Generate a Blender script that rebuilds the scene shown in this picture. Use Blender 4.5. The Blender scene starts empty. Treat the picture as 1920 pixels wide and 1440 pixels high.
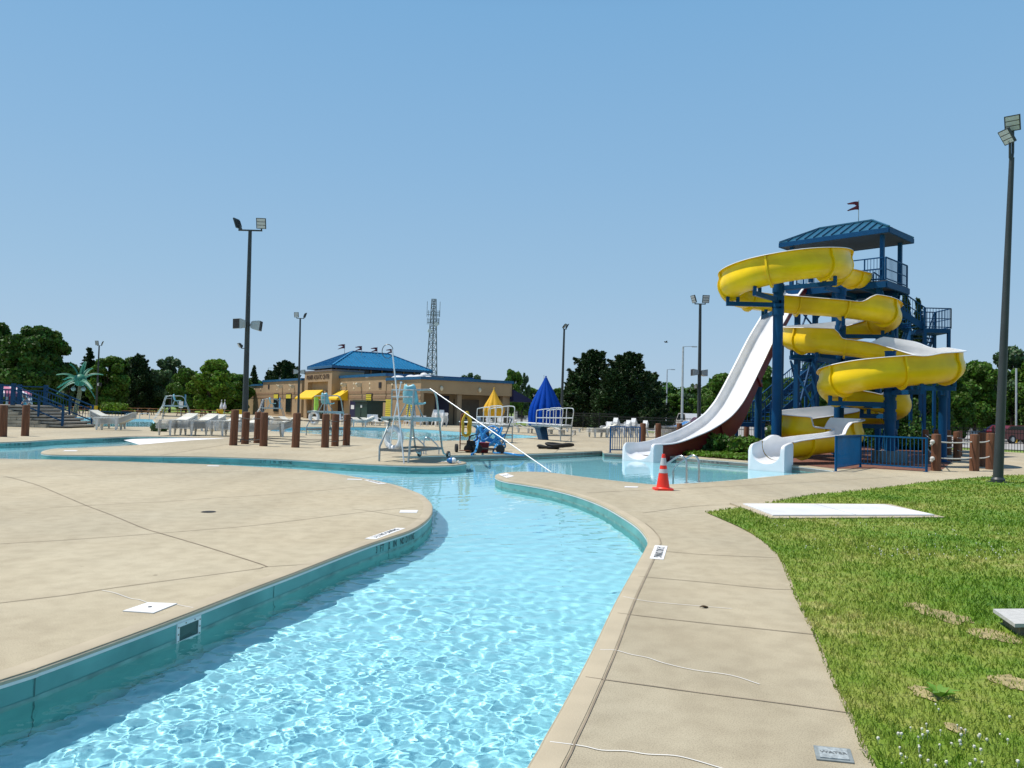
import bpy, bmesh, math, random
import numpy as np
from mathutils import Vector, Matrix, Euler
from mathutils.geometry import delaunay_2d_cdt
R = math.radians
rnd = random.Random(7)
S = bpy.context.scene
COL = S.collection

# ------------------------------------------------------------------ camera
CAMH = 1.52
F_PX = 1442.0
PITCH, ROLL = R(2.03), R(1.5)
cam_d = bpy.data.cameras.new("camera")
cam = bpy.data.objects.new("camera", cam_d)
COL.objects.link(cam)
cam_d.sensor_width = 36.0
cam_d.lens = 36.0 * F_PX / 1920.0
cam_d.clip_start, cam_d.clip_end = 0.05, 6000
CM = Matrix.Translation((0, 0, CAMH)) @ Matrix.Rotation(R(90) + PITCH, 4, 'X') @ Matrix.Rotation(ROLL, 4, 'Z')
cam.matrix_world = CM
S.camera = cam
CR = CM.to_3x3()

# ------------------------------------------------------------------ world, sun, exposure
SUN_EL = R(66)
sx, sy = -0.985, 0.17
SUN = Vector((sx * math.cos(SUN_EL), sy * math.cos(SUN_EL), math.sin(SUN_EL))).normalized()
W = bpy.data.worlds.new("World"); S.world = W
W.use_nodes = True
wn = W.node_tree.nodes; wl = W.node_tree.links
bg = wn["Background"]
sky = wn.new("ShaderNodeTexSky"); sky.sky_type = 'NISHITA'; sky.sun_disc = False
sky.sun_elevation = SUN_EL; sky.sun_rotation = math.atan2(sx, sy)
sky.air_density = 1.0; sky.dust_density = 0.25; sky.ozone_density = 2.2; sky.altitude = 0
# physical sky blended with a tuned blue gradient; unseen zenith darkened to cut fill
wtc = wn.new("ShaderNodeTexCoord"); wsp = wn.new("ShaderNodeSeparateXYZ"); wl.new(wtc.outputs["Generated"], wsp.inputs[0])
wr = wn.new("ShaderNodeValToRGB"); we = wr.color_ramp.elements
we[0].position = 0.0; we[0].color = (0.405, 0.550, 0.715, 1); we[1].position = 1.0; we[1].color = (0.045, 0.13, 0.33, 1)
for ps, cl in ((0.06, (0.385, 0.545, 0.720)), (0.16, (0.325, 0.520, 0.720)), (0.30, (0.262, 0.475, 0.715)), (0.47, (0.200, 0.425, 0.695)), (0.62, (0.095, 0.25, 0.50))):
    q = we.new(ps); q.color = (*cl, 1)
wl.new(wsp.outputs[2], wr.inputs[0])
wm = wn.new("ShaderNodeVectorMath"); wm.operation = 'SCALE'; wm.inputs[3].default_value = 1 / 0.115; wl.new(wr.outputs[0], wm.inputs[0])
wx = wn.new("ShaderNodeMix"); wx.data_type = 'RGBA'; wx.inputs[0].default_value = 0.9
wl.new(sky.outputs[0], wx.inputs[6]); wl.new(wm.outputs[0], wx.inputs[7])
wl.new(wx.outputs[2], bg.inputs[0]); bg.inputs[1].default_value = 0.115
sd = bpy.data.lights.new("sun", 'SUN'); sd.energy = 4.9; sd.angle = R(0.53); sd.color = (1, 0.945, 0.865)
so = bpy.data.objects.new("sun", sd); COL.objects.link(so)
so.rotation_euler = SUN.to_track_quat('Z', 'Y').to_euler()
sd.cycles.is_caustics_light = True
S.view_settings.view_transform = 'Standard'; S.view_settings.look = 'None'
S.view_settings.exposure = 0.03; S.view_settings.gamma = 1.0
S.cycles.use_denoising = True
S.cycles.max_bounces = 8; S.cycles.transmission_bounces = 5; S.cycles.transparent_max_bounces = 8
S.cycles.glossy_bounces = 3; S.cycles.diffuse_bounces = 3
S.cycles.sample_clamp_indirect = 4.0
S.cycles.use_adaptive_sampling = True

# ------------------------------------------------------------------ pixel helpers (photo 1920x1440)
def ray(px, py):
    return (CR @ Vector(((px - 960) / F_PX, -(py - 720) / F_PX, -1))).normalized()
def gp(px, py, z=0.0):
    d = ray(px, py); t = (z - CAMH) / d.z
    return Vector((d.x * t, d.y * t, z))
def at(px, py, Y):
    d = ray(px, py); t = Y / d.y
    return Vector((d.x * t, Y, CAMH + d.z * t))
def hz(px):
    return 771 + (px - 960) * 0.0262
def up_h(px, pybase, pytop):           # height of an upright thing standing at (px, pybase)
    b = gp(px, pybase); return at(px, pytop, b.y).z

# ------------------------------------------------------------------ materials
MATS = {}
def M(name, col, rough=0.6, metal=0.0, var=0.12, scale=4.0, bump=0.0, bscale=None, coat=0.0, spec=0.5, detail=4, col2=None, trans=0.0, stretch=None, island=0.0):
    if name in MATS: return MATS[name]
    m = bpy.data.materials.new(name); m.use_nodes = True
    nt = m.node_tree; n = nt.nodes; l = nt.links
    p = n["Principled BSDF"]
    p.inputs["Roughness"].default_value = rough; p.inputs["Metallic"].default_value = metal
    p.inputs["Specular IOR Level"].default_value = spec
    p.inputs["Coat Weight"].default_value = coat; p.inputs["Coat Roughness"].default_value = 0.12
    tc = n.new("ShaderNodeTexCoord"); mp = n.new("ShaderNodeMapping")
    l.new(tc.outputs["Object"], mp.inputs[0])
    if stretch: mp.inputs["Scale"].default_value = stretch
    no = n.new("ShaderNodeTexNoise"); no.inputs["Scale"].default_value = scale; no.inputs["Detail"].default_value = detail
    l.new(mp.outputs[0], no.inputs["Vector"])
    rp = n.new("ShaderNodeValToRGB")
    c = Vector(col[:3])
    a = col2 if col2 else tuple(c * (1 - var)); b = tuple(min(1, x * (1 + var)) for x in c)
    rp.color_ramp.elements[0].position = 0.3; rp.color_ramp.elements[1].position = 0.7
    rp.color_ramp.elements[0].color = (*a, 1); rp.color_ramp.elements[1].color = (*b, 1)
    l.new(no.outputs["Fac"], rp.inputs[0])
    out = rp.outputs[0]
    if island:
        g = n.new("ShaderNodeNewGeometry"); hsv = n.new("ShaderNodeHueSaturation")
        mr = n.new("ShaderNodeMapRange"); mr.inputs[3].default_value = 1 - island; mr.inputs[4].default_value = 1 + island
        l.new(g.outputs["Random Per Island"], mr.inputs[0]); l.new(mr.outputs[0], hsv.inputs["Value"])
        mr2 = n.new("ShaderNodeMapRange"); mr2.inputs[3].default_value = 0.5 - island * 0.07; mr2.inputs[4].default_value = 0.5 + island * 0.05
        l.new(g.outputs["Random Per Island"], mr2.inputs[0]); l.new(mr2.outputs[0], hsv.inputs["Hue"])
        l.new(out, hsv.inputs["Color"]); out = hsv.outputs[0]
    l.new(out, p.inputs["Base Color"])
    if bump:
        nb = n.new("ShaderNodeTexNoise"); nb.inputs["Scale"].default_value = bscale or scale * 6; nb.inputs["Detail"].default_value = 5
        l.new(mp.outputs[0], nb.inputs["Vector"])
        bu = n.new("ShaderNodeBump"); bu.inputs["Strength"].default_value = bump; bu.inputs["Distance"].default_value = 0.02
        l.new(nb.outputs["Fac"], bu.inputs["Height"]); l.new(bu.outputs[0], p.inputs["Normal"])
    if trans:
        t = n.new("ShaderNodeBsdfTranslucent"); mx = n.new("ShaderNodeMixShader"); mx.inputs[0].default_value = trans
        l.new(out, t.inputs["Color"]); l.new(p.outputs[0], mx.inputs[1]); l.new(t.outputs[0], mx.inputs[2])
        l.new(mx.outputs[0], n["Material Output"].inputs["Surface"])
    MATS[name] = m
    return m

# ------------------------------------------------------------------ mesh builder
class MB:
    def __init__(s): s.v = []; s.f = []
    def add(s, vs, fs):
        o = len(s.v); s.v += [tuple(v) for v in vs]; s.f += [tuple(i + o for i in f) for f in fs]; return s
    def box(s, c, d, rot=None, taper=1.0):
        c = Vector(c); hx, hy, hz_ = d[0] / 2, d[1] / 2, d[2] / 2
        vs = []
        for z in (-1, 1):
            k = taper if z > 0 else 1.0
            for x, y in ((-1, -1), (1, -1), (1, 1), (-1, 1)):
                v = Vector((x * hx * k, y * hy * k, z * hz_))
                if rot is not None: v = rot @ v
                vs.append(c + v)
        return s.add(vs, [(3, 2, 1, 0), (4, 5, 6, 7), (0, 1, 5, 4), (1, 2, 6, 5), (2, 3, 7, 6), (3, 0, 4, 7)])
    def beam(s, p0, p1, w, h, upv=(0, 0, 1)):
        p0, p1 = Vector(p0), Vector(p1); t = (p1 - p0); L = t.length
        if L < 1e-6: return s
        t.normalize(); u = Vector(upv)
        a = t.cross(u)
        if a.length < 1e-4: a = t.cross(Vector((1, 0, 0)))
        a.normalize(); b = a.cross(t)
        rot = Matrix((t, -a, b)).transposed() if False else Matrix(((t.x, a.x, b.x), (t.y, a.y, b.y), (t.z, a.z, b.z)))
        return s.box((p0 + p1) / 2, (L, w, h), rot)
    def cyl(s, p0, p1, r0, r1=None, n=12, caps=True):
        p0, p1 = Vector(p0), Vector(p1); r1 = r0 if r1 is None else r1
        t = (p1 - p0).normalized(); a = t.orthogonal().normalized(); b = t.cross(a)
        vs = []
        for p, r in ((p0, r0), (p1, r1)):
            for i in range(n):
                q = 2 * math.pi * i / n; vs.append(p + (a * math.cos(q) + b * math.sin(q)) * r)
        fs = [(i, (i + 1) % n, n + (i + 1) % n, n + i) for i in range(n)]
        if caps: fs += [tuple(range(n - 1, -1, -1)), tuple(range(n, 2 * n))]
        return s.add(vs, fs)
    def tube(s, pts, r, n=8, closed=False, caps=True):
        pts = [Vector(p) for p in pts]; m = len(pts)
        rs = r if isinstance(r, (list, tuple)) else [r] * m
        tang = []
        for i in range(m):
            if closed: t = pts[(i + 1) % m] - pts[i - 1]
            else: t = pts[min(i + 1, m - 1)] - pts[max(i - 1, 0)]
            tang.append(t.normalized() if t.length > 1e-9 else Vector((0, 0, 1)))
        a = tang[0].orthogonal().normalized()
        o = len(s.v)
        for i in range(m):
            t = tang[i]; a = (a - t * a.dot(t))
            a = a.normalized() if a.length > 1e-6 else t.orthogonal().normalized()
            b = t.cross(a)
            for k in range(n):
                q = 2 * math.pi * k / n
                s.v.append(tuple(pts[i] + (a * math.cos(q) + b * math.sin(q)) * rs[i]))
        for i in range(m if closed else m - 1):
            j = (i + 1) % m
            for k in range(n):
                k2 = (k + 1) % n
                s.f.append((o + i * n + k, o + i * n + k2, o + j * n + k2, o + j * n + k))
        if caps and not closed:
            s.f.append(tuple(o + k for k in range(n - 1, -1, -1)))
            s.f.append(tuple(o + (m - 1) * n + k for k in range(n)))
        return s
    def lathe(s, prof, c=(0, 0, 0), n=24, mod=None):
        c = Vector(c); o = len(s.v); m = len(prof)
        for (r, z) in prof:
            for k in range(n):
                q = 2 * math.pi * k / n; rr = r * (mod(q, z) if mod else 1)
                s.v.append((c.x + rr * math.cos(q), c.y + rr * math.sin(q), c.z + z))
        for i in range(m - 1):
            for k in range(n):
                k2 = (k + 1) % n
                s.f.append((o + i * n + k, o + i * n + k2, o + (i + 1) * n + k2, o + (i + 1) * n + k))
        s.f.append(tuple(o + k for k in range(n - 1, -1, -1))); s.f.append(tuple(o + (m - 1) * n + k for k in range(n)))
        return s
    def prism(s, poly, z0, z1):
        n = len(poly)
        vs = [(p[0], p[1], z0) for p in poly] + [(p[0], p[1], z1) for p in poly]
        fs = [tuple(range(n - 1, -1, -1)), tuple(range(n, 2 * n))] + [(i, (i + 1) % n, n + (i + 1) % n, n + i) for i in range(n)]
        return s.add(vs, fs)
    def hull(s, sec0, sec1):            # two matching rings of points
        n = len(sec0)
        return s.add(list(sec0) + list(sec1), [tuple(range(n - 1, -1, -1)), tuple(range(n, 2 * n))] + [(i, (i + 1) % n, n + (i + 1) % n, n + i) for i in range(n)])
    def sphere(s, c, r, n=10, m=6, sq=(1, 1, 1)):
        c = Vector(c); o = len(s.v)
        for i in range(1, m):
            th = math.pi * i / m
            for k in range(n):
                q = 2 * math.pi * k / n
                s.v.append((c.x + r * sq[0] * math.sin(th) * math.cos(q), c.y + r * sq[1] * math.sin(th) * math.sin(q), c.z - r * sq[2] * math.cos(th)))
        b = len(s.v); s.v += [(c.x, c.y, c.z - r * sq[2]), (c.x, c.y, c.z + r * sq[2])]
        for i in range(m - 2):
            for k in range(n):
                k2 = (k + 1) % n
                s.f.append((o + i * n + k, o + i * n + k2, o + (i + 1) * n + k2, o + (i + 1) * n + k))
        for k in range(n):
            k2 = (k + 1) % n
            s.f.append((b, o + k2, o + k)); s.f.append((b + 1, o + (m - 2) * n + k, o + (m - 2) * n + k2))
        return s
    def build(s, name, mat, parent=None, smooth=40, local=False):
        me = bpy.data.meshes.new(name)
        vs = s.v
        if parent is not None and not local:
            px, py, pz = parent['_o'] if '_o' in parent else (0, 0, 0)
            vs = [(x - px, y - py, z - pz) for x, y, z in vs]
        me.from_pydata(vs, [], s.f); me.update()
        if smooth:
            me.polygons.foreach_set("use_smooth", [True] * len(me.polygons))
            me.set_sharp_from_angle(angle=R(smooth))
        if mat: me.materials.append(mat)
        o = bpy.data.objects.new(name, me); COL.objects.link(o)
        if parent is not None: o.parent = parent
        return o

def thing(name, label, cat, loc=(0, 0, 0), rz=0.0, group=None):
    o = bpy.data.objects.new(name, None); COL.objects.link(o)
    o.location = loc; o.rotation_euler = (0, 0, rz); o.empty_display_size = 0.2
    o['label'] = label; o['category'] = cat; o['_o'] = (loc[0], loc[1], loc[2])
    if group: o['group'] = group
    return o
def tag(o, label, cat, group=None):
    o['label'] = label; o['category'] = cat
    if group: o['group'] = group
    return o
def struct(o): o['kind'] = 'structure'; return o
def stuff(o, label, cat): o['kind'] = 'stuff'; o['label'] = label; o['category'] = cat; return o
def dup(root, loc=None, rz=None, label=None, group=None):
    r = root.copy(); COL.objects.link(r)
    if loc is not None: r.location = loc
    if rz is not None: r.rotation_euler = (0, 0, rz)
    if label: r['label'] = label
    if group: r['group'] = group
    for ch in list(root.children):
        c = ch.copy(); COL.objects.link(c); c.parent = r
        for g in ch.children:
            d = g.copy(); COL.objects.link(d); d.parent = c
    return r

def catmull(pts, k=6, closed=False):
    pts = [Vector(p) for p in pts]; n = len(pts); out = []
    for i in range(n if closed else n - 1):
        p1, p2 = pts[i], pts[(i + 1) % n]
        p0 = pts[i - 1] if (closed or i > 0) else p1 * 2 - p2
        p3 = pts[(i + 2) % n] if (closed or i + 2 < n) else p2 * 2 - p1
        for j in range(k):
            t = j / k
            out.append(0.5 * ((2 * p1) + (p2 - p0) * t + (2 * p0 - 5 * p1 + 4 * p2 - p3) * t * t + (3 * p1 - p0 - 3 * p2 + p3) * t ** 3))
    if not closed: out.append(pts[-1])
    return out
def inside(poly, x, y):
    c = False; n = len(poly); j = n - 1
    for i in range(n):
        xi, yi = poly[i][0], poly[i][1]; xj, yj = poly[j][0], poly[j][1]
        if (yi > y) != (yj > y) and x < (xj - xi) * (y - yi) / (yj - yi) + xi: c = not c
        j = i
    return c
def inside_np(poly, X, Y):
    c = np.zeros(X.shape, bool); n = len(poly); j = n - 1
    for i in range(n):
        xi, yi = poly[i][0], poly[i][1]; xj, yj = poly[j][0], poly[j][1]
        if yi != yj:
            m = ((yi > Y) != (yj > Y)) & (X < (xj - xi) * (Y - yi) / (yj - yi) + xi)
            c ^= m
        j = i
    return c
def sheet(name, outer, holes, z, mat, zf=None):
    pts = []; edges = []
    for poly in [outer] + holes:
        o = len(pts); n = len(poly)
        pts += [Vector((p[0], p[1])) for p in poly]; edges += [(o + i, o + (i + 1) % n) for i in range(n)]
    v, e, f, _, _, _ = delaunay_2d_cdt(pts, edges, [], 0, 1e-5)
    fs = []
    for t in f:
        cx = sum(v[i].x for i in t) / 3; cy = sum(v[i].y for i in t) / 3
        if inside(outer, cx, cy) and not any(inside(h, cx, cy) for h in holes):
            a, b, c = (v[i] for i in t)
            if (b - a).cross(c - a) < 0: t = t[::-1]
            fs.append(tuple(t))
    m = MB(); m.v = [(p.x, p.y, zf(p.x, p.y) if zf else z) for p in v]; m.f = fs
    return m.build(name, mat, smooth=0)
def area(poly): return 0.5 * sum(poly[i - 1][0] * poly[i][1] - poly[i][0] * poly[i - 1][1] for i in range(len(poly)))
def offset(poly, d):                    # d > 0: outwards for a counter-clockwise polygon
    n = len(poly); out = []
    for i in range(n):
        a, b, c = Vector(poly[i - 1][:2]), Vector(poly[i][:2]), Vector(poly[(i + 1) % n][:2])
        e1 = (b - a); e2 = (c - b)
        if e1.length < 1e-6: e1 = e2
        if e2.length < 1e-6: e2 = e1
        e1.normalize(); e2.normalize()
        n1 = Vector((e1.y, -e1.x)); n2 = Vector((e2.y, -e2.x)); nn = n1 + n2
        if nn.length < 1e-3: nn = n1
        nn.normalize(); k = max(0.5, nn.dot(n1))
        out.append(b + nn * (d / k))
    return out
def strip(mb, pts, w, z):               # flat ribbon along a path
    pts = [Vector((p[0], p[1])) for p in pts]; n = len(pts); o = len(mb.v)
    for i in range(n):
        t = (pts[min(i + 1, n - 1)] - pts[max(i - 1, 0)]).normalized(); a = Vector((-t.y, t.x)) * w / 2
        ww = 1.0
        mb.v += [(pts[i].x + a.x * ww, pts[i].y + a.y * ww, z), (pts[i].x - a.x * ww, pts[i].y - a.y * ww, z)]
    for i in range(n - 1): mb.f.append((o + 2 * i + 1, o + 2 * i + 3, o + 2 * i + 2, o + 2 * i))
def text_mesh(txt, size, mat, name, matrix, parent=None, ext=0.0, spacing=1.0, origin=None):
    cu = bpy.data.curves.new("t", 'FONT'); cu.body = txt; cu.size = size; cu.align_x = 'CENTER'; cu.align_y = 'CENTER'
    cu.extrude = ext; cu.space_character = spacing; cu.resolution_u = 2; cu.offset = size * 0.012
    ob = bpy.data.objects.new("t", cu); COL.objects.link(ob)
    dg = bpy.context.evaluated_depsgraph_get(); dg.update()
    me = bpy.data.meshes.new_from_object(ob.evaluated_get(dg)); me.name = name
    bpy.data.objects.remove(ob); bpy.data.curves.remove(cu)
    me.transform(matrix); me.materials.clear(); me.materials.append(mat)
    if parent is not None and '_o' in parent: me.transform(Matrix.Translation(-Vector(parent['_o'])))
    o = bpy.data.objects.new(name, me); COL.objects.link(o)
    if parent is not None: o.parent = parent
    return o
# ================================================================== SETTING
WL = -0.175                              # water level
FLOOR = -0.74
def G(l): return [gp(*p).to_2d() for p in l]
chA = [Vector((-8.4, -5.0)), Vector((-6.3, -2.0)), Vector((-4.6, 0.6)), Vector((-3.45, 2.5))] + G([(0, 1275), (80, 1249), (200, 1206), (333, 1157), (467, 1105), (553, 1073), (630, 1043), (700, 1017), (767, 995), (795, 979), (808, 965), (810.5, 953), (809, 944.6), (802.5, 937), (790, 927), (764, 916.5), (737, 908), (696, 899), (660, 893), (600, 884), (520, 877.5), (475, 875), (400, 871), (325, 868.7), (215, 865), (107, 862), (0, 860), (-250, 854), (-700, 843)])
chF = G([(-700, 829), (-300, 830.5), (0, 829), (100, 824), (200, 820), (255, 817.5), (330, 818.5), (420, 821.6)])
chB = G([(420, 822.2), (350, 826), (250, 834.5), (150, 839.5), (107, 841), (86, 844), (77, 848), (88, 851.2), (120, 852.6), (200, 853.5), (300, 854.5), (400, 856), (480, 858.5), (550, 861.5), (650, 867.5), (750, 872), (810, 872.8), (850, 871.5), (870, 869), (874, 867), (862, 865), (830, 863.5), (780, 860), (735, 857.2)])
chD = G([(735, 856.2), (817, 853.5), (910, 852.5), (1020, 849.5), (1129, 845)])
chE = G([(1133, 849), (1240, 853), (1256, 855), (1330, 861), (1403, 866.5), (1475, 872), (1520, 876), (1567, 882)])
chH = G([(1567, 884), (1480, 890), (1380, 900), (1300, 905.5), (1240, 909)])
chC = G([(1228, 908.8), (1160, 902), (1100, 895), (1060, 889.5), (1035, 886.5), (1000, 884.5), (965, 884.7), (940, 887), (929, 891), (932, 896), (950, 901.5), (985, 907), (1035, 916), (1085, 929), (1130, 946), (1165, 965), (1195, 985), (1211, 1003), (1215, 1014), (1211, 1027), (1159, 1119), (1113, 1214), (1061, 1312), (1021, 1382), (1000, 1419)]) + [Vector((-0.13, 2.62)), Vector((-0.85, 1.0)), Vector((-2.0, -1.0)), Vector((-3.6, -3.2)), Vector((-5.6, -6.0))]
RIV = []
for ch, k in ((chA, 5), (chF, 3), (chB, 4), (chD, 2), (chE, 2), (chH, 2), (chC, 5)):
    RIV += [v.to_2d() for v in catmull([v.to_3d() for v in ch], k)]
if area(RIV) < 0: RIV.reverse()
P2 = [v.to_2d() for v in catmull([v.to_3d() for v in G([(505, 808), (560, 811.5), (655, 817.5), (725, 824), (812, 826.3), (880, 825.3), (940, 823), (1000, 820.5)])], 3)] + \
     [v.to_2d() for v in catmull([v.to_3d() for v in G([(1012, 817.5), (960, 813.5), (885, 810.5), (800, 805), (735, 802), (650, 800.5), (520, 801)])], 3)]
if area(P2) < 0: P2.reverse()
P3 = G([(-300, 799), (60, 800), (200, 800), (288, 800.3), (292, 793), (286, 786), (200, 783), (120, 781), (-300, 776)])
if area(P3) < 0: P3.reverse()

# ---- materials of the setting
def deck_mat():
    m = bpy.data.materials.new("deck_concrete"); m.use_nodes = True
    nt = m.node_tree; n = nt.nodes; l = nt.links; p = n["Principled BSDF"]
    p.inputs["Roughness"].default_value = 0.85; p.inputs["Specular IOR Level"].default_value = 0.3
    tc = n.new("ShaderNodeTexCoord")
    def noise(s, d, st=None):
        t = n.new("ShaderNodeTexNoise"); t.inputs["Scale"].default_value = s; t.inputs["Detail"].default_value = d
        if st:
            mp = n.new("ShaderNodeMapping"); mp.inputs["Scale"].default_value = st; mp.inputs["Rotation"].default_value = (0, 0, 0.5)
            l.new(tc.outputs["Object"], mp.inputs[0]); l.new(mp.outputs[0], t.inputs["Vector"])
        else: l.new(tc.outputs["Object"], t.inputs["Vector"])
        return t.outputs["Fac"]
    def ramp(f, p0, c0, p1, c1):
        r = n.new("ShaderNodeValToRGB"); e = r.color_ramp.elements
        e[0].position = p0; e[0].color = (*c0, 1); e[1].position = p1; e[1].color = (*c1, 1); l.new(f, r.inputs[0]); return r.outputs[0]
    def mul(a, b, f=1.0):
        x = n.new("ShaderNodeMix"); x.data_type = 'RGBA'; x.blend_type = 'MULTIPLY'; x.inputs[0].default_value = f
        l.new(a, x.inputs[6]); l.new(b, x.inputs[7]); return x.outputs[2]
    c = ramp(noise(0.35, 6), 0.32, (0.455, 0.385, 0.260), 0.68, (0.485, 0.425, 0.300))
    c = mul(c, ramp(noise(1.3, 5, (1.0, 0.16, 1)), 0.34, (0.91, 0.905, 0.895), 0.58, (1, 1, 1)))      # broom streaks and damp stains
    c = mul(c, ramp(noise(5.5, 6), 0.33, (0.9, 0.89, 0.88), 0.6, (1.03, 1.03, 1.03)))
    c = mul(c, ramp(noise(140, 2), 0.30, (0.70, 0.70, 0.71), 0.55, (1.04, 1.04, 1.04)))
    c = mul(c, ramp(noise(0.22, 8, (1.0, .45, 1)), 0.40, (0.86, 0.865, 0.875), 0.60, (1.02, 1.02, 1.02)))
    v = n.new("ShaderNodeTexVoronoi"); v.inputs["Scale"].default_value = 1.1; l.new(tc.outputs["Object"], v.inputs["Vector"])
    c = mul(c, ramp(v.outputs["Distance"], 0.012, (0.45, 0.42, 0.4), 0.03, (1, 1, 1)))              # odd dark specks
    l.new(c, p.inputs["Base Color"])
    b = n.new("ShaderNodeBump"); b.inputs["Strength"].default_value = 0.25; b.inputs["Distance"].default_value = 0.004
    l.new(noise(260, 3), b.inputs["Height"]); l.new(b.outputs[0], p.inputs["Normal"])
    return m
def grass_mat(name, blades=False):
    m = bpy.data.materials.new(name); m.use_nodes = True
    nt = m.node_tree; n = nt.nodes; l = nt.links; p = n["Principled BSDF"]
    p.inputs["Roughness"].default_value = 0.6; p.inputs["Specular IOR Level"].default_value = 0.25
    tc = n.new("ShaderNodeTexCoord")
    def noise(s, d):
        t = n.new("ShaderNodeTexNoise"); t.inputs["Scale"].default_value = s; t.inputs["Detail"].default_value = d
        l.new(tc.outputs["Object"], t.inputs["Vector"]); return t.outputs["Fac"]
    r = n.new("ShaderNodeValToRGB"); e = r.color_ramp.elements
    e[0].position = 0.30; e[0].color = (0.055, 0.145, 0.011, 1)
    e[1].position = 0.72; e[1].color = (0.45, 0.40, 0.15, 1)
    x = e.new(0.44); x.color = (0.13, 0.23, 0.018, 1)
    x = e.new(0.57); x.color = (0.22, 0.275, 0.042, 1)
    mx = n.new("ShaderNodeMath"); mx.operation = 'MULTIPLY_ADD'
    l.new(noise(5.0, 4), mx.inputs[0]); mx.inputs[1].default_value = 0.40
    ad = n.new("ShaderNodeMath"); ad.operation = 'MULTIPLY'; ad.inputs[1].default_value = 0.62; l.new(noise(0.55, 4), ad.inputs[0])
    l.new(ad.outputs[0], mx.inputs[2])
    l.new(mx.outputs[0], r.inputs[0])
    out = r.outputs[0]
    if blades:
        g = n.new("ShaderNodeNewGeometry"); hs = n.new("ShaderNodeHueSaturation")
        mr = n.new("ShaderNodeMapRange"); mr.inputs[3].default_value = 0.75; mr.inputs[4].default_value = 1.45
        l.new(g.outputs["Random Per Island"], mr.inputs[0]); l.new(mr.outputs[0], hs.inputs["Value"]); l.new(out, hs.inputs["Color"]); out = hs.outputs[0]
        t = n.new("ShaderNodeBsdfTranslucent"); ms = n.new("ShaderNodeMixShader"); ms.inputs[0].default_value = 0.3
        l.new(out, t.inputs["Color"]); l.new(p.outputs[0], ms.inputs[1]); l.new(t.outputs[0], ms.inputs[2]); l.new(ms.outputs[0], n["Material Output"].inputs["Surface"])
    l.new(out, p.inputs["Base Color"])
    return m
DECK = deck_mat()
JOINT = M("joint_dark", (0.25, 0.20, 0.14), 0.9, var=0.3, scale=3)
CAULK = M("caulk_white", (0.72, 0.70, 0.66), 0.7, var=0.06)
COPE = M("coping_concrete", (0.435, 0.368, 0.255), 0.8, var=0.1, scale=2.5, bump=0.15, bscale=90)
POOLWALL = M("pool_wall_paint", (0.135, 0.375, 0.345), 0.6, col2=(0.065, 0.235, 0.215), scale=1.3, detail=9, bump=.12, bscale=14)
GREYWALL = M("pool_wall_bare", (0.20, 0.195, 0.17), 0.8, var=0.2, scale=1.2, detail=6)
POOLFLOOR = M("pool_floor_paint", (0.50, 0.80, 0.85), 0.6, var=0.05, scale=0.8)
POOLDEEP = M("deep_pool_paint", (0.40, 0.74, 0.80), 0.6, var=0.04, scale=0.8)
WHITEPAINT = M("white_marking", (0.80, 0.79, 0.76), 0.55, var=0.03)
BLACKPAINT = M("black_marking", (0.02, 0.025, 0.03), 0.6, var=0.1)
GRASS = grass_mat("lawn_grass"); BLADES = grass_mat("grass_blades", True)

# ---- ground sheet to the horizon, deck, lawn
BIG = [(-1500, -800), (1500, -800), (1500, 3000), (-1500, 3000)]
holes = [offset(RIV, 0.002), offset(P2, 0.002), offset(P3, 0.002)]
struct(sheet("ground", BIG, [offset(h, 0.12) for h in (RIV, P2, P3)], -0.012, GRASS))
DK = [(-95, -14), (14, -14), (17, 10), (60, 12), (60, 33.5), (38, 33.5), (30, 38.5), (24, 46), (14, 62), (6, 86), (-6, 78), (-40, 118), (-66, 100), (-58, 66), (-95, 62)]
struct(sheet("deck", DK, holes, 0.0, DECK))

# ---- coping nose, white lip, wall, floor of every basin
def basin(poly, floor_z, wallmat, floormat, nm, lip=True, cope=True):
    n = len(poly)
    def ring(d, z): return [(p.x, p.y, z) for p in offset(poly, d)]
    def band(name, mat, rings):
        m = MB(); o = 0
        for r in rings: m.v += r
        for k in range(len(rings) - 1):
            for i in range(n):
                j = (i + 1) % n
                m.f.append((k * n + i, k * n + j, (k + 1) * n + j, (k + 1) * n + i))
        return struct(m.build(name, mat, smooth=35))
    if cope: band("coping", COPE, [ring(0.135, 0.003), ring(0.022, 0.004), ring(0.006, -0.001), ring(-0.006, -0.012), ring(-0.008, -0.028), ring(0.002, -0.030)])
    if lip: band("coping_edge", CAULK, [ring(-0.005, -0.030), ring(-0.006, -0.048), ring(0.003, -0.049)])
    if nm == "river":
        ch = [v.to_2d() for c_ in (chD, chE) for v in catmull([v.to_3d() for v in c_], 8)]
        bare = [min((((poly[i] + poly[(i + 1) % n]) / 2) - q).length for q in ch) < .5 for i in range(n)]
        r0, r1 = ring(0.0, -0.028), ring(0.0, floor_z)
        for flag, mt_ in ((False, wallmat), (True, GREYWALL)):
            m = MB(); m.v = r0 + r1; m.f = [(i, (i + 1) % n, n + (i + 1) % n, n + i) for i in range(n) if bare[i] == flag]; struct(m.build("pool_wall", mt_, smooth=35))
    else: band("pool_wall", wallmat, [ring(0.0, -0.028), ring(0.0, floor_z)])
    struct(sheet("pool_floor", offset(poly, 0.03), [], floor_z, floormat))
basin(RIV, FLOOR, POOLWALL, POOLFLOOR, "river")
basin(P2, -1.7, M("deep_wall", (0.33, 0.58, 0.62), 0.55, var=0.08), POOLDEEP, "deep", lip=False)
basin(P3, -0.75, M("wading_wall", (0.45, 0.68, 0.72), 0.55, var=0.08), POOLFLOOR, "wading", lip=False)

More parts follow.
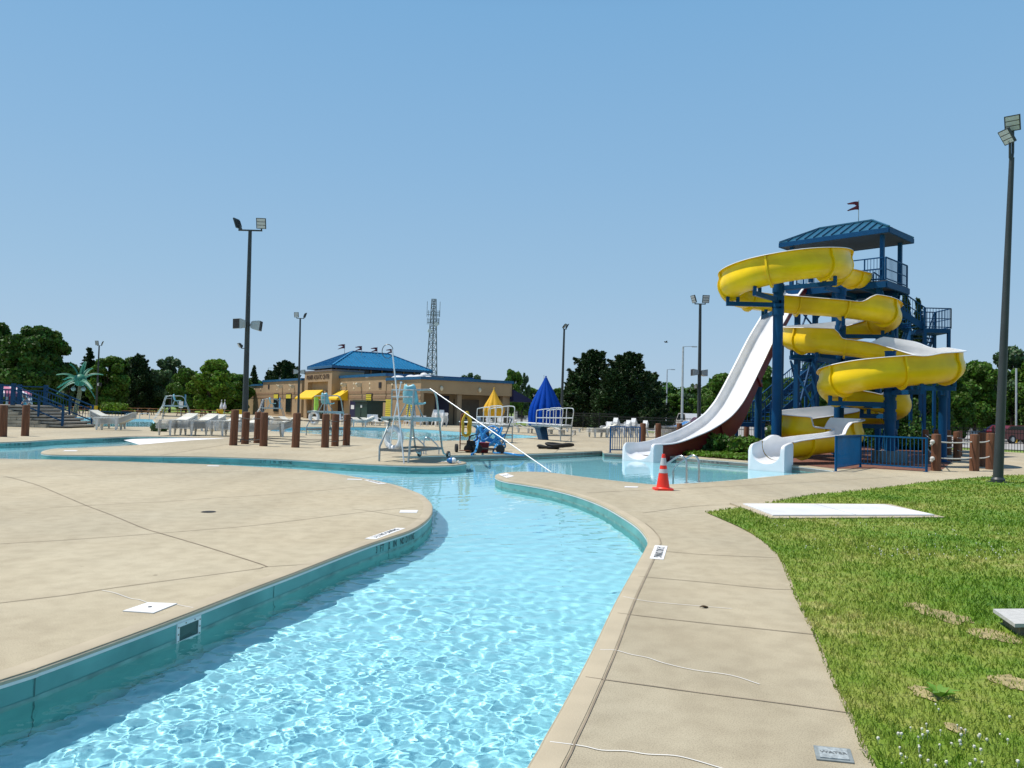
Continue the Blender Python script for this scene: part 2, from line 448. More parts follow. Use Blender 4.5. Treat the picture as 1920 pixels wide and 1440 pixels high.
# ---- water
wj = MB(); tot = sum((RIV[(i + 1) % len(RIV)] - RIV[i]).length for i in range(len(RIV))); acc = 0; nxt = 1.0
for i in range(len(RIV)):
    a, b = RIV[i], RIV[(i + 1) % len(RIV)]; L = (b - a).length
    while acc + L > nxt and L > 1e-6:
        p = a.lerp(b, (nxt - acc) / L); e = (b - a) / L; n_ = Vector((-e.y, e.x)); q = p + n_ * .003; h_ = e * .004
        o_ = len(wj.v); wj.v += [(q.x - h_.x, q.y - h_.y, -.05), (q.x + h_.x, q.y + h_.y, -.05), (q.x + h_.x, q.y + h_.y, FLOOR), (q.x - h_.x, q.y - h_.y, FLOOR)]; wj.f.append((o_, o_ + 1, o_ + 2, o_ + 3)); nxt += 2.44
    acc += L
struct(wj.build("wall_joint", M("wall_joint_dark", (.05, .13, .12), .8), smooth=0))
n_r = len(RIV); m = MB()
for dd, z in ((-.004, WL + .022), (-.004, WL - .018)): m.v += [(p.x, p.y, z) for p in offset(RIV, dd)]
m.f = [(i, (i + 1) % n_r, n_r + (i + 1) % n_r, n_r + i) for i in range(n_r)]
struct(m.build("waterline_stain", M("scum_line", (.17, .33, .29), .7, var=.35, scale=5), smooth=0))
def water_mat(name, tint, bumps, dist, rough=0.0):
    m = bpy.data.materials.new(name); m.use_nodes = True
    nt = m.node_tree; n = nt.nodes; l = nt.links
    n.remove(n["Principled BSDF"]); out = n["Material Output"]
    rf = n.new("ShaderNodeBsdfRefraction"); rf.inputs["IOR"].default_value = 1.333; rf.inputs["Roughness"].default_value = 0.0; rf.inputs["Color"].default_value = (*tint, 1)
    gl = n.new("ShaderNodeBsdfGlossy"); gl.inputs["Roughness"].default_value = rough; gl.inputs["Color"].default_value = (1, 1, 1, 1)
    fr = n.new("ShaderNodeFresnel"); fr.inputs["IOR"].default_value = 1.333
    mx = n.new("ShaderNodeMixShader"); l.new(fr.outputs[0], mx.inputs[0]); l.new(rf.outputs[0], mx.inputs[1]); l.new(gl.outputs[0], mx.inputs[2]); l.new(mx.outputs[0], out.inputs["Surface"])
    tc = n.new("ShaderNodeTexCoord"); prev = None
    for sc, st, dd, strx in bumps:
        mp = n.new("ShaderNodeMapping"); mp.inputs["Scale"].default_value = strx; l.new(tc.outputs["Object"], mp.inputs[0])
        t = n.new("ShaderNodeTexNoise"); t.inputs["Scale"].default_value = sc; t.inputs["Detail"].default_value = 2; l.new(mp.outputs[0], t.inputs["Vector"])
        b = n.new("ShaderNodeBump"); b.inputs["Strength"].default_value = st; b.inputs["Distance"].default_value = dd; l.new(t.outputs["Fac"], b.inputs["Height"])
        if prev: l.new(prev, b.inputs["Normal"])
        prev = b.outputs[0]
    if prev:
        for nd in (rf, gl, fr): l.new(prev, nd.inputs["Normal"])
    return m
WATER = water_mat("water_river", (0.84, 0.975, 1.0), [(3.0, 0.08, 0.03, (1, 1, 1)), (14, 0.05, 0.01, (1, 1, 1))], 0.02)
WATER2 = water_mat("water_still", (0.86, 0.975, 1.0), [(9, 0.15, 0.02, (0.6, 1, 1))], 0.02)

def wave(X, Y, cell, fine=False):
    s_ = np.clip((Y - 5.0) / 9.0, 0, 1); cell = cell if fine else Y * (.0026 + .0036 * s_)
    rg = np.random.RandomState(3); Z = np.zeros_like(X)
    for i in range(56):
        lam = 0.031 * (1.050 ** i) * rg.uniform(0.85, 1.15)
        th = rg.uniform(0, 2 * math.pi); k = 2 * math.pi / lam; ph = rg.uniform(0, 6.28)
        amp = 0.0037 * lam * min(1, .12 / lam) ** .30
        fade = np.clip((lam / cell - 2.5) / 2.5, 0, 1)
        xx = X + 0.08 * np.sin(2.1 * Y + i) ; yy = Y + 0.08 * np.sin(1.7 * X + 2 * i)
        Z += amp * fade * np.sin(k * (xx * math.cos(th) + yy * math.sin(th)) + ph)
    calm = 0.62 + 0.38 * np.sin(0.9 * X + 0.5 * np.sin(0.8 * Y)) * np.sin(0.55 * Y + 1.3)
    return Z * calm
def water(name, poly, mat, dt=0.0062, y0=1.2, ratio=1.0062, y1=None, boost=0.0):
    infl = offset(poly, 0.0)
    xs = [p[0] for p in poly]; ys = [p[1] for p in poly]
    y1 = y1 or max(max(ys) + 0.5, y0 + 1); ny = int(math.ceil(math.log(y1 / y0) / math.log(ratio))) + 1; ratio = (y1 / y0) ** (1 / (ny - 1))
    yy = y0 * ratio ** np.arange(ny)
    tmin = max(-2.2, min(x / max(y, y0) for x, y in zip(xs, ys))) ; tmax = max(x / max(y, y0) for x, y in zip(xs, ys))
    tt = np.arange(tmin - dt, tmax + 2 * dt, dt)
    T, Yg = np.meshgrid(tt, yy); X = T * Yg
    # keep a cell when any of its corners is in the polygon
    ins = inside_np(infl, X, Yg)
    keep = ins[:-1, :-1] | ins[1:, :-1] | ins[:-1, 1:] | ins[1:, 1:]
    Z = WL + (boost * wave(X, Yg, Yg * dt, True) if boost else wave(X, Yg, Yg * dt))
    idx = np.arange(X.size).reshape(X.shape)
    q = np.stack([idx[:-1, :-1][keep], idx[:-1, 1:][keep], idx[1:, 1:][keep], idx[1:, :-1][keep]], 1)
    used, inv = np.unique(q, return_inverse=True); q = inv.reshape(q.shape)
    V = np.stack([X.ravel()[used], Yg.ravel()[used], Z.ravel()[used]], 1)
    me = bpy.data.meshes.new(name); me.vertices.add(len(V)); me.vertices.foreach_set("co", V.astype(np.float32).ravel())
    me.loops.add(q.size); me.loops.foreach_set("vertex_index", q.astype(np.int32).ravel())
    me.polygons.add(len(q)); me.polygons.foreach_set("loop_start", np.arange(0, q.size, 4, dtype=np.int32)); me.polygons.foreach_set("loop_total", np.full(len(q), 4, np.int32))
    me.polygons.foreach_set("use_smooth", np.ones(len(q), bool)); me.update(); me.validate()
    me.materials.append(mat)
    o = bpy.data.objects.new(name, me); COL.objects.link(o); return struct(o)
wr = water("water", RIV, WATER, .0026, 1.6, 1.0034, 8.0); wr2 = water("water", RIV, WATER, .0040, 8.0, 1.0045)
w2 = water("water", P2, WATER2, .0016, min(p.y for p in P2) - .3, 1.0022, None, 3.4)
w3 = water("water", P3, WATER2, .0018, min(p.y for p in P3) - .3, 1.0025, None, 3.4)
# river behind the camera
back = [(-8.45, -5.05), (-5.55, -6.05), (-3.5, -3.2), (-1.9, -1), (-0.55, 1.595), (-4.05, 1.595), (-4.7, 0.6), (-6.4, -2)]
struct(sheet("water", back, [], WL, WATER))
for w in (wr, wr2, w2, w3): w.cycles.is_caustics_caster = True
for o in COL.objects:
    if o.name.startswith(("pool_floor", "pool_wall")): o.cycles.is_caustics_receiver = True
# ================================================================== DECK DETAILS AND LAWN
def gline(px, k=6): return catmull([gp(*p) for p in px], k)
jm = MB()
for l, w in (([(0, 892.5), (17, 895), (67, 908.7), (112, 927), (162, 948), (212, 967), (265, 989), (300, 1000), (375, 1022), (480, 1055), (501, 1063)], .016),
          ([(92, 952), (165, 948), (240, 944), (320, 940), (400, 934), (480, 929.5), (600, 920), (660, 914), (735, 908.3)], .014),
          ([(-200, 1032), (0, 1020), (150, 1011), (300, 1000), (375, 994), (480, 985), (660, 963), (702, 958), (780, 951)], .012),
          ([(-200, 1155), (0, 1131), (125, 1116), (225, 1101), (375, 1081), (480, 1067), (501, 1063), (583, 1058)], .011),
          ([(660, 954.5), (691, 958), (733, 965), (790, 974.5)], .012),
          ([(1228, 1032), (1320, 1040), (1457, 1046)], .012), ([(1197, 1081), (1320, 1092), (1439, 1104), (1487, 1106)], .011),
          ([(1158, 1150), (1300, 1166.5), (1430, 1180), (1525, 1190)], .011), ([(1098, 1270), (1200, 1284), (1300, 1298), (1454, 1318), (1591, 1337)], .010),
          ([(1205, 962), (1320, 948), (1440, 946)], .014), ([(1100, 924), (1300, 915), (1500, 905), (1700, 893)], .02), ([(-200, 903), (100, 893), (400, 886), (560, 882)], .02),
          ([(100, 848), (400, 843), (700, 846), (900, 846)], .03), ([(300, 854), (480, 826), (620, 812)], .03), ([(640, 866), (800, 842), (980, 824)], .03),
          ([(830, 852), (1000, 838), (1200, 831)], .03), ([(1040, 849), (1060, 830), (1080, 812)], .03)):
    strip(jm, gline(l), w, 0.004)
struct(jm.build("expansion_joint", JOINT, smooth=0))
cj = []
q = offset(RIV, 0.150)
for p in q:
    if p.x > -1.5 and p.y < 13 and p.x > -0.3 + 0.02 * p.y: cj.append(p)
cj = [p for p in cj if not (p.y > 11)]
cj.sort(key=lambda p: p.y)
m = MB(); strip(m, cj, 0.010, 0.005); struct(m.build("coping_joint", JOINT, smooth=0))
cm = MB()
for l in ([(1168, 1119), (1214, 1128), (1300, 1136), (1372, 1142)], [(1125, 1219), (1153, 1220), (1183, 1228), (1214, 1234), (1244, 1244), (1300, 1257), (1370, 1267), (1424, 1284)],
          [(1031, 1392), (1092, 1400), (1128, 1408), (1174, 1409.5), (1214, 1415.6), (1263, 1418), (1300, 1426), (1350, 1441), (1420, 1462)],
          [(191, 1107.5), (215, 1112.5), (245, 1123), (260, 1125), (277, 1131)], [(332, 1134.5), (345, 1137), (362, 1140)]):
    strip(cm, gline(l, 4), .007, 0.0045)
struct(cm.build("crack_filler", CAULK, smooth=0))

def quad_plate(name, px, z, mat, label, cat, group=None):
    p = [gp(*q) for q in px]; c = sum(p, Vector()) / 4
    mb = MB(); pts = [(v.x, v.y) for v in p]
    if area(pts) < 0: pts.reverse()
    mb.prism(pts, 0.0008, z)
    e = thing(name, label, cat, (c.x, c.y, 0), group=group)
    mb.build("plate", mat, e, smooth=0)
    return e, p
PLATE = M("white_plate", (0.74, 0.73, 0.70), 0.5, var=0.05, scale=20)
def marker(px, label, txt, flip=False):          # px: a,b along one short end ... corners in order round the plate; long axis a->d
    e, p = quad_plate("depth_marker", px, 0.006, WHITEPAINT, label, "depth marker", "no diving tiles set in the pool edge")
    c = sum(p, Vector()) / 4; la = ((p[1] - p[0]) + (p[2] - p[3])) / 2; sa = ((p[3] - p[0]) + (p[2] - p[1])) / 2
    ax = la.normalized() * (-1 if flip else 1); ay = Vector((-ax.y, ax.x, 0))
    L = la.length; Hh = abs(sa.dot(ay))
    mt = Matrix(((ax.x, ay.x, 0, c.x), (ax.y, ay.y, 0, c.y), (0, 0, 1, 0.0085), (0, 0, 0, 1)))
    ch = L / (len(txt) * 0.66)
    text_mesh(txt, min(Hh * 0.95, ch), BLACKPAINT, "lettering", mt @ Matrix.Diagonal((1, min(1.6, Hh * 0.85 / min(Hh * 0.95, ch)), 1, 1)), e)
marker([(1218, 1048), (1228, 1023), (1251.6, 1024.6), (1244, 1050)], "white depth tile with black lettering on the right walkway beside the river bend", "3-2 NO DIVING", True)
marker([(684, 1010.7), (743, 990.4), (760, 991), (705, 1011.5)], "white depth tile with black lettering on the left deck above the painted wall words", "3-2 NO DIVING")
marker([(711, 908), (683, 900.3), (691, 900), (724.6, 907)], "white depth tile at the rear rim of the rounded left deck", "NO DIVING", True)
marker([(935, 890), (950, 887.5), (964, 893), (950, 896)], "white depth tile on the rounded tip of the right peninsula", "NO DIVING")
for px, lb in (([(748.5, 961.8), (751, 957), (784, 957), (781.4, 962)], "plain white rectangular access plate near the rounded corner of the left deck"),
               ([(650, 899.5), (652, 898), (680, 898.8), (678, 900.2)], "thin white access plate beside the tile at the rear rim of the left deck"),
               ([(387, 874), (390, 872.8), (412, 873.2), (409, 874.6)], "small white access plate at the far edge of the left deck"),
               ([(1170, 914), (1172, 912), (1197, 912.5), (1195, 914.6)], "small white access plate left of the traffic cone"),
               ([(118, 846), (122, 844.5), (146, 844.5), (142, 846.2)], "small white access plate on the left tip of the middle peninsula")):
    quad_plate("access_plate", px, 0.006, PLATE, lb, "deck plate")
# skimmer lid with finger hole, wall skimmer
e, p = quad_plate("skimmer_hatch", [(230, 1147), (277.5, 1131), (332.5, 1133), (287.5, 1151)], 0.008, PLATE, "white square skimmer lid on the left deck above the wall opening", "skimmer lid")
c = gp(281, 1140); m = MB(); m.cyl((c.x, c.y, 0.0082), (c.x, c.y, 0.0105), 0.014); m.build("finger_hole", BLACKPAINT, e)
def riv_param(pt):
    best = None; acc = 0; n = len(RIV)
    for i in range(n):
        a, b = RIV[i], RIV[(i + 1) % n]; ab = b - a; L = ab.length
        t = max(0, min(1, (Vector(pt[:2]) - a).dot(ab) / max(1e-9, L * L))); d = (a + ab * t - Vector(pt[:2])).length
        if best is None or d < best[0]: best = (d, acc + t * L)
        acc += L
    return best[1]
def riv_at(s):
    n = len(RIV); tot = sum((RIV[(i + 1) % n] - RIV[i]).length for i in range(n)); s %= tot
    for i in range(n):
        a, b = RIV[i], RIV[(i + 1) % n]; L = (b - a).length
        if s <= L and L > 1e-9:
            e = (b - a) / L; return a + e * s, e
        s -= L
    return RIV[0], Vector((1, 0))
def wall_frame(s, z, off):
    p, e = riv_at(s); n_ = Vector((-e.y, e.x))
    return Matrix(((-e.x, 0, n_.x, p.x + n_.x * off), (-e.y, 0, n_.y, p.y + n_.y * off), (0, 1, 0, z), (0, 0, 0, 1)))
sa, sb = riv_param(gp(334, 1158)), riv_param(gp(380, 1141)); sm = (sa + sb) / 2; sw = abs(sa - sb)
mt = wall_frame(sm, -0.125, 0.004)
e = thing("skimmer", "white rectangular wall skimmer with dark opening in the left river wall", "skimmer", tuple(mt.translation))
def lbox(mb, c, d, mtx=mt): return mb.box(mtx @ Vector(c), d, mtx.to_3x3())
m = MB(); t = 0.027; hh = 0.155
for c, d in (((0, hh / 2 - t / 2, 0), (sw, t, .012)), ((0, -hh / 2 + t / 2, 0), (sw, t, .012)), ((-sw / 2 + t / 2, 0, 0), (t, hh - 2 * t, .012)), ((sw / 2 - t / 2, 0, 0), (t, hh - 2 * t, .012))): lbox(m, c, d)
m.build("frame", PLATE, e, smooth=0)
m = MB(); lbox(m, (0, 0, -0.002), (sw - 2 * t, hh - 2 * t, .004)); m.build("opening", M("skimmer_dark", (0.02, 0.07, 0.06), 0.4), e, smooth=0)
for k in range(8):
    q = MB(); x = (-sw / 2 + t / 2 if k in (0, 1, 2) else sw / 2 - t / 2) if k < 6 else (-.04 if k == 6 else .06); y = (-0.05, 0, 0.05)[k % 3] if k < 6 else hh / 2 - t / 2
    q.cyl(mt @ Vector((x, y, .006)), mt @ Vector((x, y, .009)), .006, n=8); q.build("screw", JOINT, e)

def wall_text(txt, pa, pb, label, zc, h, mat=BLACKPAINT):
    s0, s1 = riv_param(gp(*pa)), riv_param(gp(*pb)); n = len(txt)
    a0 = riv_at(s0)[0]
    e = thing("depth_lettering", label, "lettering", (a0.x, a0.y, zc), group="no diving words painted on the pool walls")
    V = []; Fc = []
    def flush():
        if V:
            m = MB(); m.v = list(V); m.f = list(Fc); m.build("word", mat, e, smooth=0); V.clear(); Fc.clear()
    for i, chh in enumerate(txt):
        if chh == ' ': flush(); continue
        s = s0 + (s1 - s0) * (i + 0.5) / n
        o = text_mesh(chh, h * 1.38, mat, "c", wall_frame(s, zc, 0.004) @ Matrix.Diagonal((min(1.0, abs(s1 - s0) / n / (h * 0.86)), 1, 1, 1)))
        b = len(V); V += [tuple(v.co) for v in o.data.vertices]; Fc += [tuple(b + k for k in p.vertices) for p in o.data.polygons]
        me = o.data; bpy.data.objects.remove(o); bpy.data.meshes.remove(me)
    flush(); return e
wall_text("3 FT  2 IN  NO DIVING", (703, 1015.5), (777, 990.5), "black words 3 FT 2 IN NO DIVING on the wall at the rounded left deck", -0.100, 0.080)
wall_text("3 FT  2 IN  NO DIVING", (488, 858.8), (548, 861.4), "black words 3 FT 2 IN NO DIVING on the middle peninsula wall", -0.100, 0.080)
wall_text("3 FT  4 IN  NO DIVING", (1314, 859.7), (1366, 863.8), "black words 3 FT 4 IN NO DIVING on the wall between the slides", -0.100, 0.080)
wall_text("2 FT  8 IN  NO DIVING", (10, 828.6), (52, 826.5), "black words on the far river wall below the two leftmost bollards", -0.100, 0.080)
wall_text("2 FT  4 IN  NO DIVING", (194, 820.3), (226, 818.7), "black words on the far river wall beside the white beach entry", -0.100, 0.080)
wall_text("3 FT  4 IN  NO DIVING", (1076, 847.4), (1110, 845.8), "black words on the shaded far wall of the plunge pool", -0.100, 0.080)
# white beach entry of the river
m = MB(); pl = [gp(232, 819.4), gp(257, 816.9), gp(330, 818.2), gp(421, 821.4), gp(421, 822.4), gp(350, 826.2), gp(285, 831.5)]
far0 = gp(421, 822)
def rz_(x, y):
    d = (Vector((x, y)) - Vector((far0.x, far0.y))).length
    return 0.002 - 0.033 * max(0, d - 0.1)
struct(sheet("beach_entry", [(p.x, p.y) for p in pl], [], 0, M("beach_white", (0.78, 0.77, 0.76), 0.6, var=0.04), zf=rz_))
# floor drain, valve cover, dead leaf
c = gp(391, 960); e = thing("floor_drain", "round dark floor drain grate in the middle of the left deck", "drain", (c.x, c.y, 0))
m = MB(); m.cyl((c.x, c.y, 0.001), (c.x, c.y, 0.004), 0.10, n=24); m.build("rim", M("drain_iron", (0.12, 0.11, 0.10), 0.7), e)
m = MB()
for k in range(-4, 5):
    w = math.sqrt(max(0, .09 ** 2 - (k * .02) ** 2)); m.box((c.x + k * .02, c.y, 0.006), (.010, 2 * w, .003))
m.build("grate", M("drain_bars", (0.06, 0.055, 0.05), 0.6), e, smooth=0)
e, p = quad_plate("valve_cover", [(1525, 1400), (1594, 1407), (1602, 1433), (1531, 1426)], 0.007, M("valve_frame", (0.22, 0.25, 0.25), 0.6, var=0.2, scale=30), "grey rectangular valve cover set flush in the near right walkway", "valve cover")
cc = sum(p, Vector()) / 4; m = MB(); pi = [cc + (v - cc) * 0.78 for v in p]; pts = [(v.x, v.y) for v in pi]
if area(pts) < 0: pts.reverse()
m.prism(pts, 0.0072, 0.0115); m.build("lid", M("valve_lid", (0.36, 0.40, 0.40), 0.55, var=0.3, scale=60, bump=0.4), e, smooth=0)
ax = (p[1] - p[0]).normalized(); ay = Vector((-ax.y, ax.x, 0))
text_mesh("WATER", 0.034, M("valve_word", (0.12, 0.13, 0.13), 0.6), "lettering", Matrix(((ax.x, ay.x, 0, cc.x), (ax.y, ay.y, 0, cc.y), (0, 0, 1, 0.013), (0, 0, 0, 1))), e)
c = gp(1320, 1140); m = MB(); o = []
for k in range(9):
    a = k / 8 * math.pi; m.v += [(c.x - .035 + .07 * k / 8, c.y - .016 * math.sin(a), .012 + .008 * math.sin(a)), (c.x - .035 + .07 * k / 8, c.y, .004 + .004 * math.sin(2 * a)), (c.x - .035 + .07 * k / 8, c.y + .016 * math.sin(a), .010 + .008 * math.sin(a))]
for k in range(8):
    for j in (0, 1): m.f.append((3 * k + j, 3 * k + 3 + j, 3 * k + 4 + j, 3 * k + 1 + j))
tag(m.build("dead_leaf", M("leaf_brown", (0.10, 0.06, 0.03), 0.7)), "small curled brown leaf lying on the right walkway", "leaf")

# ---- lawn
LAWN = [v.to_2d() for v in catmull([gp(*p) for p in [(1325, 962), (1382, 987), (1423, 1010), (1457.5, 1040), (1476, 1071), (1490, 1109), (1511, 1152), (1539, 1212), (1570, 1290), (1592, 1331), (1632, 1421)]], 4)] + \
       [Vector((1.52, 2.6)), Vector((1.1, 0.8)), Vector((0.9, -6)), Vector((14, -6)), Vector((16, 8)), Vector((34, 12)), Vector((30, 21.5))] + \
       [v.to_2d() for v in catmull([gp(*p) for p in [(2150, 886), (1920, 891.5), (1876, 893), (1807, 898), (1720, 907), (1645, 916.6), (1600, 922), (1520, 929.5), (1429, 946.5)]], 3)]
if area(LAWN) < 0: LAWN.reverse()
struct(sheet("lawn", LAWN, [], 0.012, GRASS))
soil = []
SOIL = M("bare_soil", (0.34, 0.28, 0.13), 0.9, var=0.35, scale=12, bump=0.6, bscale=40)
def blob(px, py, rx, ry, seed):
    r = random.Random(seed); c = gp(px, py); ed = gp(px + rx, py); ey = gp(px, py - ry); a = (ed - c).length; b = (ey - c).length
    return [Vector((c.x + a * math.cos(t) * (0.7 + .5 * r.random()), c.y + b * math.sin(t) * (0.7 + .5 * r.random()))) for t in [k / 18 * 2 * math.pi for k in range(18)]]
for px, py, rx, ry, sd_ in ((1722, 1141, 22, 8, 1), (1775, 1160, 34, 12, 2), (1862, 1195, 40, 11, 3), (1902, 1285, 36, 14, 4), (1733, 1305, 24, 13, 5), (1790, 1372, 18, 9, 8)):
    b = [v.to_2d() for v in catmull([v.to_3d() for v in blob(px, py, rx, ry, sd_)], 2, True)]; soil.append(b)
    struct(sheet("bare_soil", b, [], 0.017 + 0.0004 * sd_, SOIL))
# white hatch and its concrete frame
HF = G([(1368, 945.5), (1668, 948), (1772, 973), (1446, 975)])
if area(HF) < 0: HF.reverse()
hc = sum(HF, Vector((0, 0))) / 4
e = thing("access_hatch", "large white flat access hatch framed in concrete on the lawn", "hatch", (hc.x, hc.y, 0))
m = MB(); m.prism([tuple(v) for v in HF], 0.0, 0.030); m.build("concrete_frame", COPE, e, smooth=0)
HI = [v for v in offset(G([(1393, 949.3), (1658, 950.5), (1752, 970.2), (1449, 971.2)]), 0)]
if area(HI) < 0: HI.reverse()
m = MB(); m.prism([tuple(v) for v in HI], 0.0305, 0.048); m.build("cover", M("hatch_white", (0.74, 0.75, 0.77), 0.45, col2=(0.64, 0.64, 0.63), scale=1.1, detail=9), e, smooth=0)
mid = (HI[0] + HI[1]) / 2, (HI[2] + HI[3]) / 2
m = MB(); m.beam((*mid[0], .0500), (*mid[1], .0500), .012, .003); m.build("seam", M("hatch_seam", (0.45, 0.46, 0.48), 0.5), e, smooth=0)
# concrete pedestal at the right edge
p0 = gp(1911, 1190); a = gp(1862, 1142, .11); b = gp(1903, 1170, .11); ex = Vector((0.95, 0.12, 0)).normalized(); ed = (a - b); ed.z = 0; L = ed.length
e = thing("utility_pedestal", "pale concrete utility pedestal with a flat cap at the right edge of the lawn", "pedestal", (p0.x, p0.y, 0))
poly = [b.to_2d(), (b + ex * 0.55).to_2d(), (b + ex * 0.55 + ed).to_2d(), a.to_2d()]
cx = sum(poly, Vector((0, 0))) / 4; inn = [cx + (v - cx) * 0.78 for v in poly]
m = MB(); m.prism([tuple(v) for v in inn], 0.0, 0.085); m.build("base", M("pedestal_base", (0.20, 0.16, 0.12), 0.9, var=0.3, scale=15), e, smooth=0)
m = MB(); m.prism([tuple(v) for v in poly], 0.086, 0.112); m.build("cap", M("pedestal_cap", (0.50, 0.49, 0.46), 0.7, var=0.1, scale=25, bump=.2), e, smooth=0)
pedpoly = poly

# ---- grass blades (one object: nobody could count them)
rg = np.random.RandomState(11)
def scatter(n, x0, x1, y0, y1): return rg.uniform(x0, x1, n), rg.uniform(y0, y1, n)
LAWN_E = offset(LAWN, 0.028)
PX = []; PY = []
def want(d): return 4300 * np.minimum(1.0, (4.5 / np.maximum(d, .1)) ** 1.9)
for (x0, x1, y0, y1) in ((1.0, 4.5, 0.6, 5), (4.5, 9, 0.6, 5), (1.2, 7, 5, 8), (7, 14, 3, 8), (1.2, 11, 8, 12.5), (11, 20, 8, 12.5), (2.5, 14, 12.5, 18), (14, 32, 12.5, 18), (4, 34, 18, 26)):
    d0 = math.hypot(max(x0, 0), y0); dens = float(want(np.array(d0)))
    x, y = scatter(int((x1 - x0) * (y1 - y0) * dens), x0, x1, y0, y1)
    k = (rg.rand(len(x)) < want(np.hypot(x, y)) / dens); x, y = x[k], y[k]
    k = inside_np(LAWN_E, x, y); x, y = x[k], y[k]
    k = ~inside_np([tuple(v) for v in HF], x, y) & ~inside_np([tuple(v) for v in pedpoly], x, y); x, y = x[k], y[k]
    k = np.ones(len(x), bool)
    for b in soil:
        bc = sum(b, Vector((0, 0))) / len(b); br = max((v - bc).length for v in b); dq = np.hypot(x - bc.x, y - bc.y) / br
        k &= ~(inside_np(b, x, y) & (rg.rand(len(x)) < 0.74 - .66 * dq))
    x, y = x[k], y[k]
    PX.append(x); PY.append(y)
PX = np.concatenate(PX); PY = np.concatenate(PY); N = len(PX)
D = np.hypot(PX, PY)
pn = 0.5 + 0.25 * np.sin(1.9 * PX + 0.7 * np.sin(1.3 * PY)) + 0.25 * np.sin(2.3 * PY + 1.1 * np.sin(0.9 * PX))
H = (0.020 + 0.030 * rg.rand(N)) * (0.75 + 0.55 * pn); Wd = 0.0026 * (0.7 + 0.7 * rg.rand(N)) * np.maximum(1, (D / 4.5) ** .95)
an = rg.uniform(0, 2 * np.pi, N); ld = rg.uniform(0, 2 * np.pi, N); le = H * (0.25 + 0.9 * rg.rand(N))
cx, sy_ = np.cos(an) * Wd, np.sin(an) * Wd; lx, ly = np.cos(ld) * le, np.sin(ld) * le
z0 = np.full(N, 0.010)
V = np.empty((N, 5, 3), np.float32)
V[:, 0] = np.stack([PX - cx, PY - sy_, z0], 1); V[:, 1] = np.stack([PX + cx, PY + sy_, z0], 1)
V[:, 2] = np.stack([PX + cx * .8 + lx * .35, PY + sy_ * .8 + ly * .35, z0 + H * .6], 1); V[:, 3] = np.stack([PX - cx * .8 + lx * .35, PY - sy_ * .8 + ly * .35, z0 + H * .6], 1)
V[:, 4] = np.stack([PX + lx, PY + ly, z0 + H * .95], 1)
b = np.arange(N, dtype=np.int32)[:, None] * 5
LI = np.concatenate([b + np.array([[0, 1, 2, 3]]), b + np.array([[3, 2, 4]])], 1).astype(np.int32).ravel()
ls = (np.arange(N)[:, None] * 7 + np.array([[0, 4]])).astype(np.int32).ravel(); lt = np.tile(np.array([4, 3], np.int32), N)
me = bpy.data.meshes.new("grass"); me.vertices.add(N * 5); me.vertices.foreach_set("co", V.ravel())
me.loops.add(len(LI)); me.loops.foreach_set("vertex_index", LI); me.polygons.add(2 * N); me.polygons.foreach_set("loop_start", ls); me.polygons.foreach_set("loop_total", lt); me.update()
me.materials.append(BLADES); o = bpy.data.objects.new("grass", me); COL.objects.link(o); stuff(o, "short mown lawn grass of mixed green and dry blades", "grass")
# white clover heads
m = MB(); r = random.Random(5)
def clover(n, fx):
    k = 0
    while k < n:
        px, py = fx(); p = gp(px, py)
        if inside(LAWN, p.x, p.y):
            h = 0.028 + 0.02 * r.random(); rr = 0.0068 * (0.7 + 0.6 * r.random()); m.sphere((p.x, p.y, h), rr, 6, 4); m.cyl((p.x, p.y, 0.01), (p.x, p.y, h), 0.0015, n=4, caps=False)
        k += 1
clover(32, lambda: (r.gauss(1760, 60), r.uniform(1375, 1450))); clover(12, lambda: (r.uniform(1620, 1900), r.uniform(1290, 1440)))
clover(80, lambda: (r.uniform(1640, 2000), r.gauss(1041, 7))); clover(18, lambda: (r.uniform(1500, 1760), r.gauss(1030, 6))); clover(25, lambda: (r.uniform(1440, 1900), r.uniform(985, 1010)))
stuff(m.build("clover_flowers", M("clover_white", (0.72, 0.70, 0.62), 0.7, var=0.15)), "tiny white clover heads scattered in the lawn", "clover")
# broad-leaved weed
c = gp(1762, 1312); m = MB()
for k in range(9):
    a = k * 0.72 + .3; L = .07 + .02 * (k % 3); d = Vector((math.cos(a), math.sin(a), 0)); sd2 = Vector((-d.y, d.x, 0)) * .018; u = Vector((0, 0, 1)); o_ = Vector((c.x, c.y, .012))
    m.add([o_, o_ + d * L * .5 + sd2 + u * .045, o_ + d * L + u * .05, o_ + d * L * .5 - sd2 + u * .045], [(0, 1, 2, 3)])
tag(m.build("weed", M("weed_green", (0.14, 0.30, 0.03), 0.5, trans=.2)), "small bright green broad-leaved weed by a bare patch in the lawn", "weed")
# ================================================================== POLES, POSTS, RAILS, POOL FURNITURE
POLE = M("pole_paint", (0.035, 0.042, 0.042), 0.45, var=0.15, scale=2)
LENS = M("lamp_lens", (0.55, 0.57, 0.58), 0.25, var=0.05, scale=12)
STEEL = M("stainless", (0.52, 0.53, 0.54), 0.28, metal=0.9, var=0.08)
GALV = M("galvanised", (0.36, 0.40, 0.40), 0.42, metal=0.55, var=0.15, scale=8)
WHITE = M("white_plastic", (0.78, 0.78, 0.76), 0.45, var=0.04)
AQUA = M("aqua_plastic", (0.20, 0.47, 0.55), 0.4, var=0.06)
BLUE = M("blue_paint", (0.001, 0.085, 0.215), 0.55, var=0.12, scale=1.5, spec=.2)
RUB = M("black_rubber", (0.015, 0.015, 0.015), 0.7, var=0.2)
def basis(d, up=Vector((0, 0, 1))):               # local y = facing d
    d = Vector(d).normalized(); x = d.cross(up).normalized(); z = x.cross(d)
    return Matrix(((x.x, d.x, z.x), (x.y, d.y, z.y), (x.z, d.z, z.z)))
